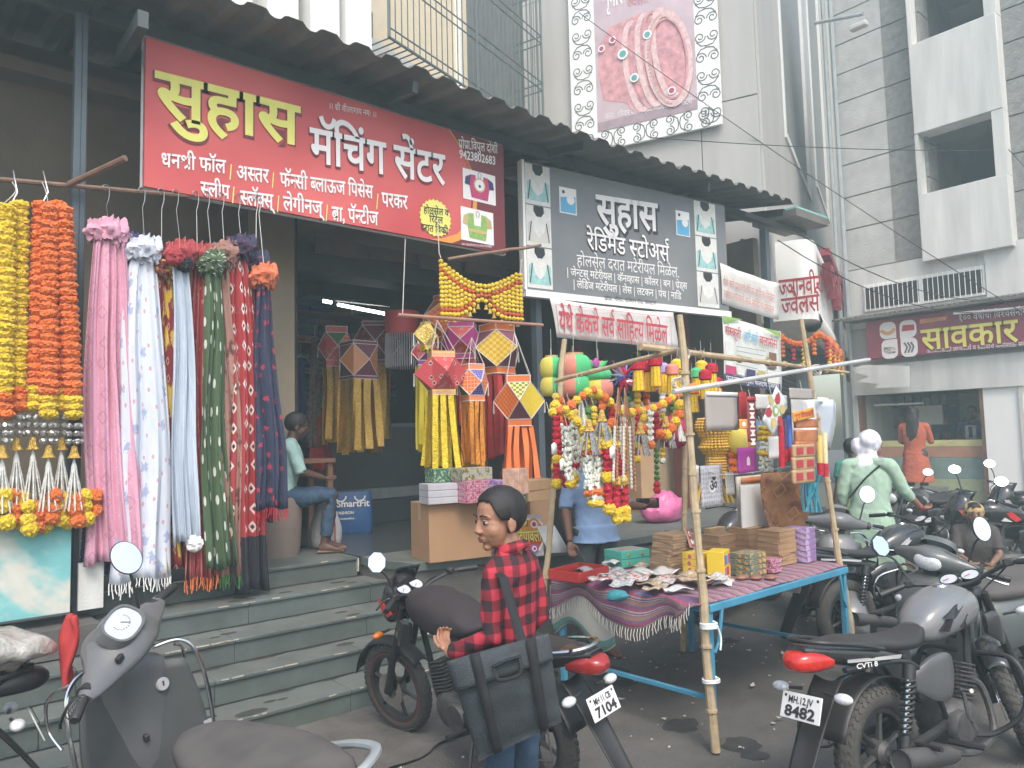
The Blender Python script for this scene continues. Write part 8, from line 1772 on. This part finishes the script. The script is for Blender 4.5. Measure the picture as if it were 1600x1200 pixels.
# ================================================================ people
def skin(nm, c): return M('skin_'+nm, c, .5, var=.1, scale=14, bump=.1, bscale=200)
m_hairb = M('black_hair', (.012, .01, .009), .55, var=.3, scale=60, bump=.25, bscale=300)
m_eyew = M('eye_white', (.36, .33, .3), .45); m_iris = M('dark_iris', (.02, .01, .008), .1); m_lip = M('lip_brown', (.2, .07, .055), .45)
def cloth_shape(mb, vox, amp=.008, fr=7, seed=0):
    me = remesh(mb, vox, 3)
    nr = [v.normal.copy() for v in me.vertices]; out = []
    for v, n_ in zip(me.vertices, nr):
        p = v.co; f = noise.noise(V((p.x*fr, p.y*fr, p.z*fr*.6+seed)))*amp+noise.noise(V((p.x*fr*2.6+p.z*fr, p.y*fr*2.6, p.z*fr*2.2+seed)))*amp*.6
        out.extend(p+n_*f)
    me.vertices.foreach_set('co', out); me.update()
    return me
def figure(label, loc, hd, H=1.65, skinm=None, J=None, top=None, bottom=None, hair='short', head=(0, 0), vox=.009, hands=True, extra=None, hairm=None, face=True, build=1.0, hs=1.0):
    """J: joint overrides in metres for a 1.7 m figure; x forward, y left"""
    s = H/1.7; t = thing('person', label, 'person', loc, R(hd)); B = build
    K = dict(pelvis=(0, 0, .95), waist=(0, 0, 1.08), chest=(.01, 0, 1.27), neck=(-.01, 0, 1.45), head=(.02, 0, 1.585), shL=(0, .175, 1.4), shR=(0, -.175, 1.4), elL=(-.02, .235, 1.13), elR=(-.02, -.235, 1.13), wrL=(.06, .25, .89), wrR=(.06, -.25, .89), hnL=(.08, .25, .8), hnR=(.08, -.25, .8), hipL=(0, .09, .93), hipR=(0, -.09, .93), knL=(.02, .1, .5), knR=(.02, -.1, .5), anL=(-.03, .1, .08), anR=(-.03, -.1, .08))
    K.update(J or {}); K = {k: V(v)*s for k, v in K.items()}
    w = MB(); hq = Matrix.Rotation(R(head[0]), 3, 'Z') @ Matrix.Rotation(R(head[1]), 3, 'Y'); hc = K['head']; g = s*hs
    def hp(x, y, z): return hc + hq @ V((x*g, y*g, z*g))
    def he(c, r, e=1): w.ell(hp(*c), [q*g for q in r], 18, 12, m=hq, e=e)
    up = (K['neck']-K['pelvis']).normalized(); sd = (K['shL']-K['shR']).normalized(); fd = sd.cross(up)
    def torso(mb, inf=0, z0=None, z1=None, flare=0):
        P_ = K['pelvis']; se = [(P_-up*.09*s, .12*s+inf, .09*s+inf, 2.3, sd, fd), (P_, .155*s*B+inf, .105*s*B+inf, 2.3, sd, fd), (K['waist'], .135*s*B+inf, .09*s*B+inf, 2.3, sd, fd), (K['chest'], .165*s*B+inf, .108*s*B+inf, 2.4, sd, fd), (K['neck']-up*.07*s, .15*s*B+inf, .08*s+inf, 2.3, sd, fd), (K['neck']-up*.02*s, .075*s+inf*.8, .055*s+inf*.6, 2.2, sd, fd)]
        mb.loft(se, 24, sub=4)
    torso(w); w.tube([K['neck']-up*.05*s, K['neck'].lerp(hc, .3), hp(-.015, 0, -.03)], [.06*s, .052*s, .05*s], 14)
    he((-.008, 0, .035), (.098, .077, .088)); he((.03, 0, -.022), (.063, .065, .084)); he((.03, 0, -.07), (.047, .05, .036)); he((.062, 0, -.096), (.018, .022, .015))
    he((.072, 0, .022), (.021, .05, .014)); he((.046, .034, -.03), (.034, .03, .036)); he((.046, -.034, -.03), (.034, .03, .036))
    w.tube([hp(.085, 0, .018), hp(.095, 0, -.01), hp(.104, 0, -.03), hp(.094, 0, -.039)], [.009*g, .0105*g, .0135*g, .01*g], 10); he((.098, .012, -.034), (.011, .009, .008)); he((.098, -.012, -.034), (.011, .009, .008))
    he((.084, 0, -.06), (.012, .022, .006)); he((.082, 0, -.07), (.012, .019, .007))
    for y in (1, -1): he((-.008, .08*y, -.012), (.02, .009, .032)); he((-.002, .083*y, -.03), (.01, .008, .014))
    for a in 'LR':
        sh, el, wr, hn = [K[k+a] for k in ('sh', 'el', 'wr', 'hn')]
        w.ell(sh, .046*s*B, 12, 8); w.tube([sh, sh.lerp(el, .4), el, el.lerp(wr, .3), wr], [.05*s*B, .043*s*B, .036*s*B, .036*s*B, .025*s], 12); w.ell(el, .037*s*B, 10, 7)
        hd_ = (hn-wr).normalized(); px_ = sd if abs(hd_.dot(sd)) < .8 else fd; px_ = (px_-hd_*px_.dot(hd_)).normalized(); nz_ = hd_.cross(px_)
        w.ell(wr.lerp(hn, .5), (.042*s, .034*s, .016*s), 12, 8, m=Matrix((hd_, px_, nz_)).transposed())
        for k in range(4):
            b = wr+hd_*(.07*s)+px_*((k-1.5)*.018*s); L_ = (.07, .08, .075, .06)[k]*s; w.tube([b, b+hd_*L_*.42+nz_*.01*s, b+hd_*L_*.66+nz_*.03*s, b+hd_*L_*.5+nz_*.05*s], [.0085*s, .008*s, .0075*s, .006*s], 7)
        b = wr+hd_*.03*s+px_*(.03*s); w.tube([b, b+px_*.02*s+hd_*.02*s+nz_*.01*s, b+px_*.022*s+hd_*.05*s+nz_*.022*s], [.011*s, .0095*s, .008*s], 7)
        hi, kn, an = [K[k+a] for k in ('hip', 'kn', 'an')]
        w.tube([hi, hi.lerp(kn, .4), kn, kn.lerp(an, .35), an], [.085*s*B, .073*s*B, .052*s, .052*s, .034*s], 14); w.ell(kn, .052*s, 10, 7)
        fdir = V((1, .08 if a == 'L' else -.08, 0)).normalized(); w.loft([(an-fdir*.05*s-V((0, 0, .04*s)), .028*s, .03*s, 2.3, sd, V(HZ)), (an+V((0, 0, -.03*s)), .036*s, .045*s, 2.3, sd, V(HZ)), (an+fdir*.1*s-V((0, 0, .052*s)), .042*s, .024*s, 2.4, sd, V(HZ)), (an+fdir*.17*s-V((0, 0, .064*s)), .03*s, .012*s, 2.3, sd, V(HZ))], 14)
    skinm = skinm or skin('brown', (.17, .075, .04))
    bo = mobj('body', remesh(w, vox*s, 2 if vox > .005 else 5), skinm, t)
    if face:
        for y in (1, -1):
            def small(nm, c, r, mt, pr=t, e=1): mb = MB(); mb.ell(hp(*c), [q*g for q in r], 12, 8, m=hq, e=e); return mb.build(nm, mt, pr)
            ey = small('eye', (.077, .031*y, .002), (.012, .0155, .0068), m_eyew); small('iris', (.0865, .031*y, .002), (.0035, .0082, .0075), m_iris, ey)
            mb = MB().tube([hp(.079, .014*y, .0085), hp(.0875, .031*y, .0125), hp(.076, .048*y, .006)], [.003*g, .0038*g, .0028*g], 6); mb.build('eyelid', skinm, ey)
            mb = MB().tube([hp(.092, .011*y, .026), hp(.094, .03*y, .032), hp(.078, .053*y, .025)], [.0035*g, .0045*g, .002*g], 6, flat=.7); mb.build('eyebrow', m_hairb, t)
        MB().ell(hp(.0895, 0, -.0605), (.008*g, .019*g, .0042*g), 12, 7, m=hq).ell(hp(.0875, 0, -.07), (.008*g, .017*g, .0055*g), 12, 7, m=hq).build('lips', m_lip, t)
    if hair:
        hm = hairm or m_hairb; mb = MB(); N1, N2 = 40, 22; r0 = [.108, .088, .1] if hair == 'long' else [.107, .087, .099]
        vs = []; fs = []
        for j in range(N2+1):
            for i in range(N1):
                a = 2*math.pi*i/N1; fr = max(0, math.cos(a)); zl = .05+.003*math.sin(a*9)
                if fr < .78: zl = -.025+.075*max(0, (fr-.5)/.28)
                if fr < .12: zl = -.025-.06*(1-fr/.12)
                b1_ = math.asin(max(-.98, min(.98, zl/r0[2]))); b = b1_+(math.pi/2-b1_)*j/N2; k = 1+.02*noise.noise(V((math.cos(a)*4, math.sin(a)*4, b*5)))+(-.02 if j == 0 else 0)
                vs.append(hp(-.012+r0[0]*math.cos(a)*math.cos(b)*k, r0[1]*math.sin(a)*math.cos(b)*k, .034+r0[2]*math.sin(b)*k))
        for j in range(N2):
            for i in range(N1): fs.append((j*N1+i, j*N1+(i+1) % N1, (j+1)*N1+(i+1) % N1, (j+1)*N1+i))
        mb.add(vs, fs).build('hair', hm, t, solid=.006)
        if hair == 'long':
            mb = MB().loft([(hp(-.06, 0, .04), .07*s, .05*s, 2.2, sd, fd), (hp(-.085, 0, -.06), .085*s, .05*s, 2.2, sd, fd), (hp(-.1, 0, -.2), .095*s, .045*s, 2.2, sd, fd), (hp(-.12, .01, -.33), .075*s, .03*s, 2.2, sd, fd), (hp(-.12, .02, -.42), .03*s, .015*s, 2.2, sd, fd)], 20); mb.v = [v+V((noise.noise(v*25), noise.noise(v*24), 0))*.012 for v in mb.v]; mb.build('long_hair', hm, t)
        if hair == 'bun': MB().ell(hp(-.12, 0, 0), .045*s, 14, 10).build('hair_bun', hm, t)
    if top:
        mb = MB(); mt, slv, hem, inf = top[0], top[1], top[2], (top[3] if len(top) > 3 else .016); torso(mb, inf*s)
        P_ = K['pelvis']; hz = K['pelvis']+V((0, 0, 0)); hz.z = hem*s; lo = P_-up*.06*s
        if hem < .9:
            fl_ = .05*s*(.95-hem)/.4; mid = lo.lerp(V((lo.x, lo.y, hem*s)), 1)
            if (K['knL']-K['hipL']).z < -.25*s: mb.loft([(P_+up*.03*s, .16*s*B+inf*s, .11*s*B+inf*s, 2.3, sd, fd), (lo, .17*s*B+inf*s, .12*s*B+inf*s, 2.3, sd, fd), (mid, .175*s*B+inf*s+fl_, .125*s*B+inf*s+fl_, 2.3, sd, fd)], 24, sub=4)
        for a in 'LR':
            sh, el, wr = K['sh'+a], K['el'+a], K['wr'+a]; p1 = sh.lerp(el, min(1, slv*2)) if slv < .5 else el.lerp(wr, (slv-.5)*2)
            pts = [sh-(el-sh)*.12, sh, sh.lerp(el, .5), p1] if slv < .5 else [sh-(el-sh)*.12, sh, sh.lerp(el, .5), el, el.lerp(p1, .5), p1]
            rs = [.036, .053, .054, .056] if slv < .5 else [.036, .053, .052, .048, .044, .037]
            mb.tube(pts, [(q*B+inf-.014)*s for q in rs], 14); mb.ell(sh, (.05*B+inf-.014)*s, 12, 8); mb.tube([K['neck']-up*.015*s, K['neck'].lerp(sh, .6)-up*.01*s, sh], [(.035+inf)*s, (.04*B+inf)*s, (.04*B+inf)*s], 10)
        mobj('top_garment', cloth_shape(mb, .0085*s, (.013 if B < .9 else .009)*s, 8/s), mt, t)
    if bottom:
        mb = MB(); mt, kind, ln = bottom
        if kind == 'trousers':
            for a in 'LR':
                hi, kn, an = K['hip'+a], K['kn'+a], K['an'+a]; e_ = kn.lerp(an, ln); mb.tube([hi+V((0, 0, .03*s)), hi.lerp(kn, .4), kn, kn.lerp(e_, .5), e_], [.1*s*B, .088*s*B, .066*s, .06*s, .054*s], 16)
            mb.loft([(K['pelvis']-up*.1*s, .13*s*B, .1*s, 2.3, sd, fd), (K['pelvis'], .17*s*B, .115*s*B, 2.3, sd, fd), (K['waist']-up*.03*s, .15*s*B, .1*s*B, 2.3, sd, fd)], 22, sub=3)
        else: mb.loft([(K['waist'], .15*s, .1*s, 2.3, sd, fd), (K['pelvis'], .18*s, .125*s, 2.3, sd, fd), (V((0, 0, .5*s)), .2*s, .15*s, 2.2, sd, fd), (V((0, 0, ln*s)), .22*s, .17*s, 2.2, sd, fd)], 28, sub=5)
        mobj('lower_garment', cloth_shape(mb, .009*s, .013*s, 8/s, 5), mt, t)
    if extra: extra(t, K, s, hp, sd, fd, up)
    return t
# checked shirt
m_pl = bpy.data.materials.new('red_black_check'); m_pl.use_nodes = True; tr_ = m_pl.node_tree; b = tr_.nodes['Principled BSDF']; b.inputs['Roughness'].default_value = .85
tc = nn(tr_, 'TexCoord'); sx = nn(tr_, 'SeparateXYZ'); nz = nn(tr_, 'TexNoise', Scale=9.0); av = nn(tr_, 'VectorMath', operation='MULTIPLY_ADD'); tr_.links.new(tc.outputs['Object'], nz.inputs[0]); tr_.links.new(nz.outputs['Color'], av.inputs[0]); av.inputs[1].default_value = (.02, .02, .02); tr_.links.new(tc.outputs['Object'], av.inputs[2]); tr_.links.new(av.outputs[0], sx.inputs[0])
def band(sock, mul, off):
    a = nn(tr_, 'Math', operation='MULTIPLY_ADD'); tr_.links.new(sock, a.inputs[0]); a.inputs[1].default_value = mul; a.inputs[2].default_value = off+20
    f = nn(tr_, 'Math', operation='FRACT'); tr_.links.new(a.outputs[0], f.inputs[0]); g_ = nn(tr_, 'Math', operation='GREATER_THAN'); tr_.links.new(f.outputs[0], g_.inputs[0]); g_.inputs[1].default_value = .5; return g_.outputs[0]
ax_ = nn(tr_, 'Math', operation='MULTIPLY_ADD'); tr_.links.new(sx.outputs[0], ax_.inputs[0]); ax_.inputs[1].default_value = .8; tr_.links.new(sx.outputs[1], ax_.inputs[2])
h_, v_ = band(sx.outputs[2], 14, .2), band(ax_.outputs[0], 14, .3)
su = nn(tr_, 'Math', operation='ADD'); tr_.links.new(h_, su.inputs[0]); tr_.links.new(v_, su.inputs[1]); mr = nn(tr_, 'MapRange'); mr.inputs[2].default_value = 2; tr_.links.new(su.outputs[0], mr.inputs[0])
cr = nn(tr_, 'ValToRGB'); cr.color_ramp.elements[0].color = (.42, .025, .045, 1); cr.color_ramp.elements[1].color = (.025, .012, .016, 1); e_ = cr.color_ramp.elements.new(.5); e_.color = (.16, .012, .02, 1)
tr_.links.new(mr.outputs[0], cr.inputs[0]); tr_.links.new(cr.outputs[0], b.inputs['Base Color'])
m_jean = M('blue_denim', (.035, .07, .12), .85, var=.25, scale=20, bump=.3, bscale=250)
def boy_x(t, K, s, hp, sd, fd, up):
    MB().tube([K['neck']+fd*.0+V((math.cos(a)*.062*s*1.0, math.sin(a)*.068*s, (.012-.022*math.cos(a))*s)) for a in [k*math.pi/8 for k in range(16)]], .016*s, 8, closed=True, flat=1.5).build('collar', m_pl, t)
    for a in 'LR': c = K['an'+a]; MB().loft([(c+V((-.06, 0, -.05))*s, .032*s, .03*s, 3, sd, V(HZ)), (c+V((.05, 0, -.045))*s, .045*s, .035*s, 3, sd, V(HZ)), (c+V((.17, 0, -.055))*s, .035*s, .022*s, 2.5, sd, V(HZ))], 14).build('shoe', m_plas, t)
bx0, by0 = 1.75, 2.09
boy = figure('boy in a red and black checked shirt with a black shoulder bag, looking left', (bx0, by0, 0), 106, 1.4, skin('boy', (.33, .165, .1)), dict(shL=(0, .135, 1.38), shR=(0, -.135, 1.38), head=(.03, .035, 1.585), wrL=(.2, .2, 1.03), hnL=(.27, .15, 1.07), elL=(-.02, .185, 1.12), elR=(-.04, -.17, 1.14), wrR=(.1, -.14, 1.0), hnR=(.16, -.1, .98)), (m_pl, .97, .86, .021), (m_jean, 'trousers', .97), head=(66, 3), vox=.0042, extra=boy_x, build=.76, hs=1.12)
# the bag
bg_ = thing('shoulder_bag', 'big worn black laptop bag with a flap and webbing straps, on the boy’s back hip'.replace('’', ''), 'bag', tuple(P(785, 1190, D=2.36)))
m_bag = M('worn_black_canvas', (.035, .045, .052), .8, var=.35, scale=7, bump=.4, bscale=200, dust=.15); m_web = M('black_webbing', (.014, .015, .017), .8)
def bp(x, y, d): return P(x, y, D=2.36+d)
TL, TR_, BR, BL = (700, 1033), (856, 990), (878, 1128), (748, 1190)
def bface(u, v, d):
    x = (TL[0]*(1-u)+TR_[0]*u)*(1-v)+(BL[0]*(1-u)+BR[0]*u)*v; y = (TL[1]*(1-u)+TR_[1]*u)*(1-v)+(BL[1]*(1-u)+BR[1]*u)*v
    return bp(x, y, d-.035*max(0, math.sin(math.pi*u))**.6*max(0, math.sin(math.pi*min(1, v*1.05)))**.5+.006*noise.noise(V((u*5, v*5, 1))))
w = MB(); w.grid(lambda u, v: bface(u, v, 0), 24, 24); k0 = len(w.v); w.grid(lambda u, v: bp(*(lambda a: (a[0], a[1]))(((TL[0]*(1-u)+TR_[0]*u)*(1-v)+(BL[0]*(1-u)+BR[0]*u)*v, (TL[1]*(1-u)+TR_[1]*u)*(1-v)+(BL[1]*(1-u)+BR[1]*u)*v)), .11), 24, 24)
N_ = 25
def ix(i, j): return j*N_+i
rim_ = [ix(i, 0) for i in range(24)]+[ix(24, j) for j in range(24)]+[ix(i, 24) for i in range(24, 0, -1)]+[ix(0, j) for j in range(24, 0, -1)]
for a, b_ in zip(rim_, rim_[1:]+rim_[:1]): w.f.append([a, b_, b_+k0, a+k0])
w.uv = {}; w.build('bag_body', m_bag, bg_, world=True, ang=60)
MB().grid(lambda u, v: bface(u*1.02-.01, v*.3, -.012-.008*v), 20, 6).build('flap', m_bag, bg_, world=True, solid=.008)
for u0, u1 in ((.2, .3), (.76, .86)): MB().grid(lambda u, v: bface(u0+(u1-u0)*u-.03*(v-.5), v*1.0, -.024), 2, 20).build('strap_band', m_web, bg_, world=True, solid=.004)
MB().tube(bez(bface(.42, .16, -.03), bface(.42, .3, -.05), bface(.5, .34, -.05), bface(.64, .34, -.05), bface(.68, .28, -.05), bface(.68, .14, -.03)), .006, 7).build('handle', m_web, bg_, world=True)
MB().tube(bez(bface(.42, .15, -.035), bface(.55, .13, -.045), bface(.68, .13, -.035)), .012, 8).build('handle_grip', m_bag, bg_, world=True)
MB().tube([P(x, y, D=d) for x, y, d in ((776, 893, 2.6), (787, 903, 2.48), (800, 950, 2.44), (812, 990, 2.42), (822, 1020, 2.34))], .016, 8, flat=.25).build('shoulder_strap', m_web, bg_, world=True)
# the others
fk = 1.0
m_bsh = M('pale_blue_shirt', (.2, .3, .48), .8, var=.08); m_gtr = M('dark_grey_trousers', (.045, .055, .055), .85)
man = figure('man in a pale blue shirt and dark trousers behind the garlands, holding a phone', (4.02, 3.83, 0), 255, 1.64, skin('man', (.16, .075, .045)), dict(elL=(.05, .26, 1.12), wrL=(.26, .3, 1.12), hnL=(.34, .3, 1.14)), (m_bsh, .52, .86, .02), (m_gtr, 'trousers', .97), vox=.009)
ph = thing('phone', 'black phone held flat in the hand of the man in the blue shirt', 'phone', tuple(P(1012, 786, D=5.45))); w = MB(); w.box((0, 0, 0), (.17, .012, .075), rz=-.7); w.build('case', m_black, ph, bevel=.006); w = MB(); w.box((0, 0, 0), (.155, .0135, .066), rz=-.7); w.build('screen', M('phone_screen', (.01, .01, .012), .08), ph)
seat_y = .44
sit = dict(pelvis=(0, 0, .52), waist=(.02, 0, .65), chest=(.06, 0, .84), neck=(.08, 0, 1.02), head=(.13, 0, 1.155), shL=(.06, .165, .98), shR=(.06, -.165, .98), elL=(.16, .2, .74), elR=(.16, -.2, .74), wrL=(.36, .1, .68), wrR=(.36, -.1, .68), hnL=(.43, .06, .66), hnR=(.43, -.06, .66), hipL=(.02, .09, .5), hipR=(.02, -.09, .5), knL=(.44, .1, .52), knR=(.44, -.1, .52), anL=(.4, .1, .09), anR=(.36, -.1, .09))
figure('boy in a mint shirt and jeans sitting in the shop mouth beside the striped bag', (2.45, 5.75, .72), -22, 1.5, skin('dim', (.1, .05, .035)), sit, (M('mint_shirt', (.3, .46, .43), .8), .5, .5, .02), (m_jean, 'trousers', .85), head=(5, 12), vox=.009, extra=lambda t, K, s, hp, sd, fd, up: [MB().loft([(K['an'+a]+V((-.06, 0, -.07))*s, .03*s, .012*s, 3, sd, V(HZ)), (K['an'+a]+V((.17, 0, -.07))*s, .04*s, .014*s, 3, sd, V(HZ))], 12).build('sandal', m_brownw, t) for a in 'LR'])
m_kur = M('pale_green_kurta', (.33, .46, .35), .85, var=.06, bump=.2, bscale=150); m_scf = mixmat('white_head_scarf', (.7, .69, .76), [], .85)
def womx(t, K, s, hp, sd, fd, up):
    w = MB(); w.ell(hp(-.02, 0, .035), (.122*s, .104*s, .112*s), 26, 18); w.loft([(hp(-.03, 0, .0), .1*s, .1*s, 2.2, sd, fd), (hp(-.035, 0, -.09), .085*s, .085*s, 2.2, sd, fd), (hp(-.035, 0, -.14), .13*s, .11*s, 2.2, sd, fd), (hp(-.035, 0, -.2), .17*s, .125*s, 2.2, sd, fd), (hp(-.04, 0, -.25), .16*s, .12*s, 2.2, sd, fd)], 22); w.ell(hp(-.12, .02, -.02), (.05*s, .06*s, .09*s), 14, 10)
    me = cloth_shape(w, .007, .013, 9); o = mobj('head_scarf', me, m_scf, t)
    bm = bmesh.new(); bm.from_mesh(me); fc = hp(.12, 0, -.03); dv = [v for v in bm.verts if ((v.co-fc).x**2*0+(v.co-fc).length) < .083*s]; bmesh.ops.delete(bm, geom=dv, context='VERTS'); bm.to_mesh(me); bm.free()
    MB().tube(bez(K['shR']+up*.06*s, K['chest']-fd*.14*s*1, K['waist']+sd*.16*s-fd*.1*s), .008, 6).build('bag_strap', m_web, t)
    MB().grid(lambda u, v: hp(.06-.02*v, 0, -.09)+sd*((u-.5)*.1)+V((0, 0, -.2*v*s))+fd*.02*math.sin(u*6), 6, 8).build('scarf_end', M('mauve_scarf', (.35, .2, .36), .8), t, solid=.006)
    MB().tube([K['wrR']+(K['wrR']-K['elR']).normalized()*.0+V((math.cos(a)*.0, math.cos(a)*.031*s, math.sin(a)*.031*s)) for a in [k*.628 for k in range(10)]], .004, 5, closed=True).build('bangle', m_redp, t)
figure('woman in a white head scarf and long pale green kurta, touching a motorcycle seat', (6.42, 2.88, 0), 12, 1.58, skin('woman', (.27, .13, .08)), dict(elR=(.1, -.27, 1.16), wrR=(.28, -.36, 1.0), hnR=(.38, -.42, .98), chest=(.05, 0, 1.27), neck=(.08, 0, 1.44), head=(.14, 0, 1.57)), (m_kur, .7, .42, .02), (m_kur, 'trousers', .95), head=(-48, 8), hair='short', vox=.008, extra=womx, build=1.04)
m_tealb = M('teal_blouse', (.03, .2, .14), .8); m_sari = M('olive_sari', (.16, .2, .09), .8, var=.4, scale=14)
def sarix(t, K, s, hp, sd, fd, up): MB().grid(lambda u, v: K['shL'].lerp(K['hipR'], v)-fd*(.13*s)+sd*((u-.5)*.14)+up*.02, 4, 10).build('sari_end', M('sari_border', (.35, .4, .25), .8), t, solid=.01)
figure('woman in a teal blouse and olive sari standing beyond the scarfed woman', (8.0, 3.75, 0), 60, 1.5, skin('w2', (.13, .06, .035)), None, (m_tealb, .3, .95, .02), (m_sari, 'skirt', .06), hair='bun', head=(-30, 0), vox=.012, extra=sarix)
figure('long haired woman in an orange kurta at the far shop counter, seen from behind', (12.3, 4.78, .3), 8, 1.62, None, dict(elL=(.1, .22, 1.15), wrL=(.28, .18, 1.12), hnL=(.36, .16, 1.12), elR=(.1, -.22, 1.15), wrR=(.28, -.18, 1.12), hnR=(.36, -.16, 1.12)), (M('orange_kurta', (.42, .1, .05), .85, var=.12), .75, .5, .018), (M('dark_leggings', (.05, .05, .06), .8), 'trousers', .97), hair='long', vox=.014, face=False)
def logo(t, K, s, hp, sd, fd, up): MB().grid(lambda u, v: K['chest']+fd*(.155*s)+sd*((u-.5)*.16)+up*((v-.6)*.24), 2, 2).build('shirt_print', m_wht, t, solid=.004); MB().grid(lambda u, v: K['chest']+fd*(.16*s)+sd*((u-.5)*.06)+up*((v-.6)*.18), 2, 2).build('shirt_motif', m_navy, t, solid=.004)
figure('shopkeeper in a dark blue shirt with a white print behind the far counter', (14.0, 4.5, .3), 185, 1.65, None, None, (M('navy_shirt', (.025, .06, .16), .8), .3, .9, .02), (m_gtr, 'trousers', .97), vox=.014, extra=logo)
def vx(t, K, s, hp, sd, fd, up): w = MB(); w.ell(hp(-.025, 0, .03), (.112*s, .098*s, .11*s), 22, 14); me = cloth_shape(w, .008, .012, 12); mobj('sari_hood', me, M('ochre_sari', (.4, .28, .12), .8), t)
crouch = dict(sit); crouch.update(anL=(.3, .1, .09), anR=(.3, -.1, .09))
figure('old woman in an ochre sari hood sitting low between the parked motorcycles', (6.95, 2.28, 0), 205, 1.3, skin('old', (.2, .11, .07)), sit, (M('dark_shawl', (.06, .05, .045), .8), .4, .5, .02), (M('ochre_sari', (.4, .28, .12), .8), 'trousers', .95), vox=.009, extra=vx, head=(0, 0))
lo = thing('low_stool', 'low wooden box the old woman sits on', 'stool', (6.95, 2.28, 0), R(205)); w = MB(); w.box((-.02, 0, .14), (.3, .3, .28)); w.build('box', m_brownw, lo, bevel=.005)
figure('person in light blue clothes sitting at the right edge among the motorcycles', (6.9, 1.55, 0), 170, 1.35, skin('p9', (.15, .07, .045)), sit, (M('light_blue_cloth', (.25, .45, .48), .8), .6, .5, .03), (M('light_blue_cloth', (.25, .45, .48), .8), 'trousers', .95), vox=.01)
lo = thing('low_stool', 'low wooden box under the person in light blue', 'stool', (6.9, 1.55, 0), R(170)); w = MB(); w.box((-.02, 0, .15), (.3, .3, .3)); w.build('box', m_brownw, lo, bevel=.005)
for k in range(3): c = P(1515+k*22, 872, Z=.25); t = thing('brown_box', 'small brown woven box on the ground by the seated old woman, %s of three' % ['left', 'middle', 'right'][k], 'box', (c.x, c.y, 0)); w = MB(); w.box((0, 0, .12), (.2, .2, .24)); w.build('basket', m_kb, t, bevel=.006)
figure('dark haired person glimpsed behind the hanging packets at the right of the stall', (7.6, 4.6, .72), 230, 1.2, skin('p10', (.1, .05, .035)), None, (M('dull_blue_shirt', (.08, .14, .2), .8), .4, .9, .02), (m_gtr, 'trousers', .97), vox=.012)

# ---------------------------------------------------------------- haze volume added to imitate the milky veil of lens glare
if HAZE:
    hz_ = MB(); hz_.bx((-4, -6, -1), (24, 14, 16.6))
    hm = bpy.data.materials.new('haze'); hm.use_nodes = True; ht = hm.node_tree; ht.nodes.clear(); pv = ht.nodes.new('ShaderNodeVolumePrincipled'); pv.inputs['Density'].default_value = HAZE; pv.inputs['Color'].default_value = (.72, .93, .97, 1); pv.inputs['Anisotropy'].default_value = .2
    oo = ht.nodes.new('ShaderNodeOutputMaterial'); ht.links.new(pv.outputs[0], oo.inputs['Volume']); hz_.build('haze', hm, kind='stuff', smooth=False)

bpy.data.scenes.remove(TS)
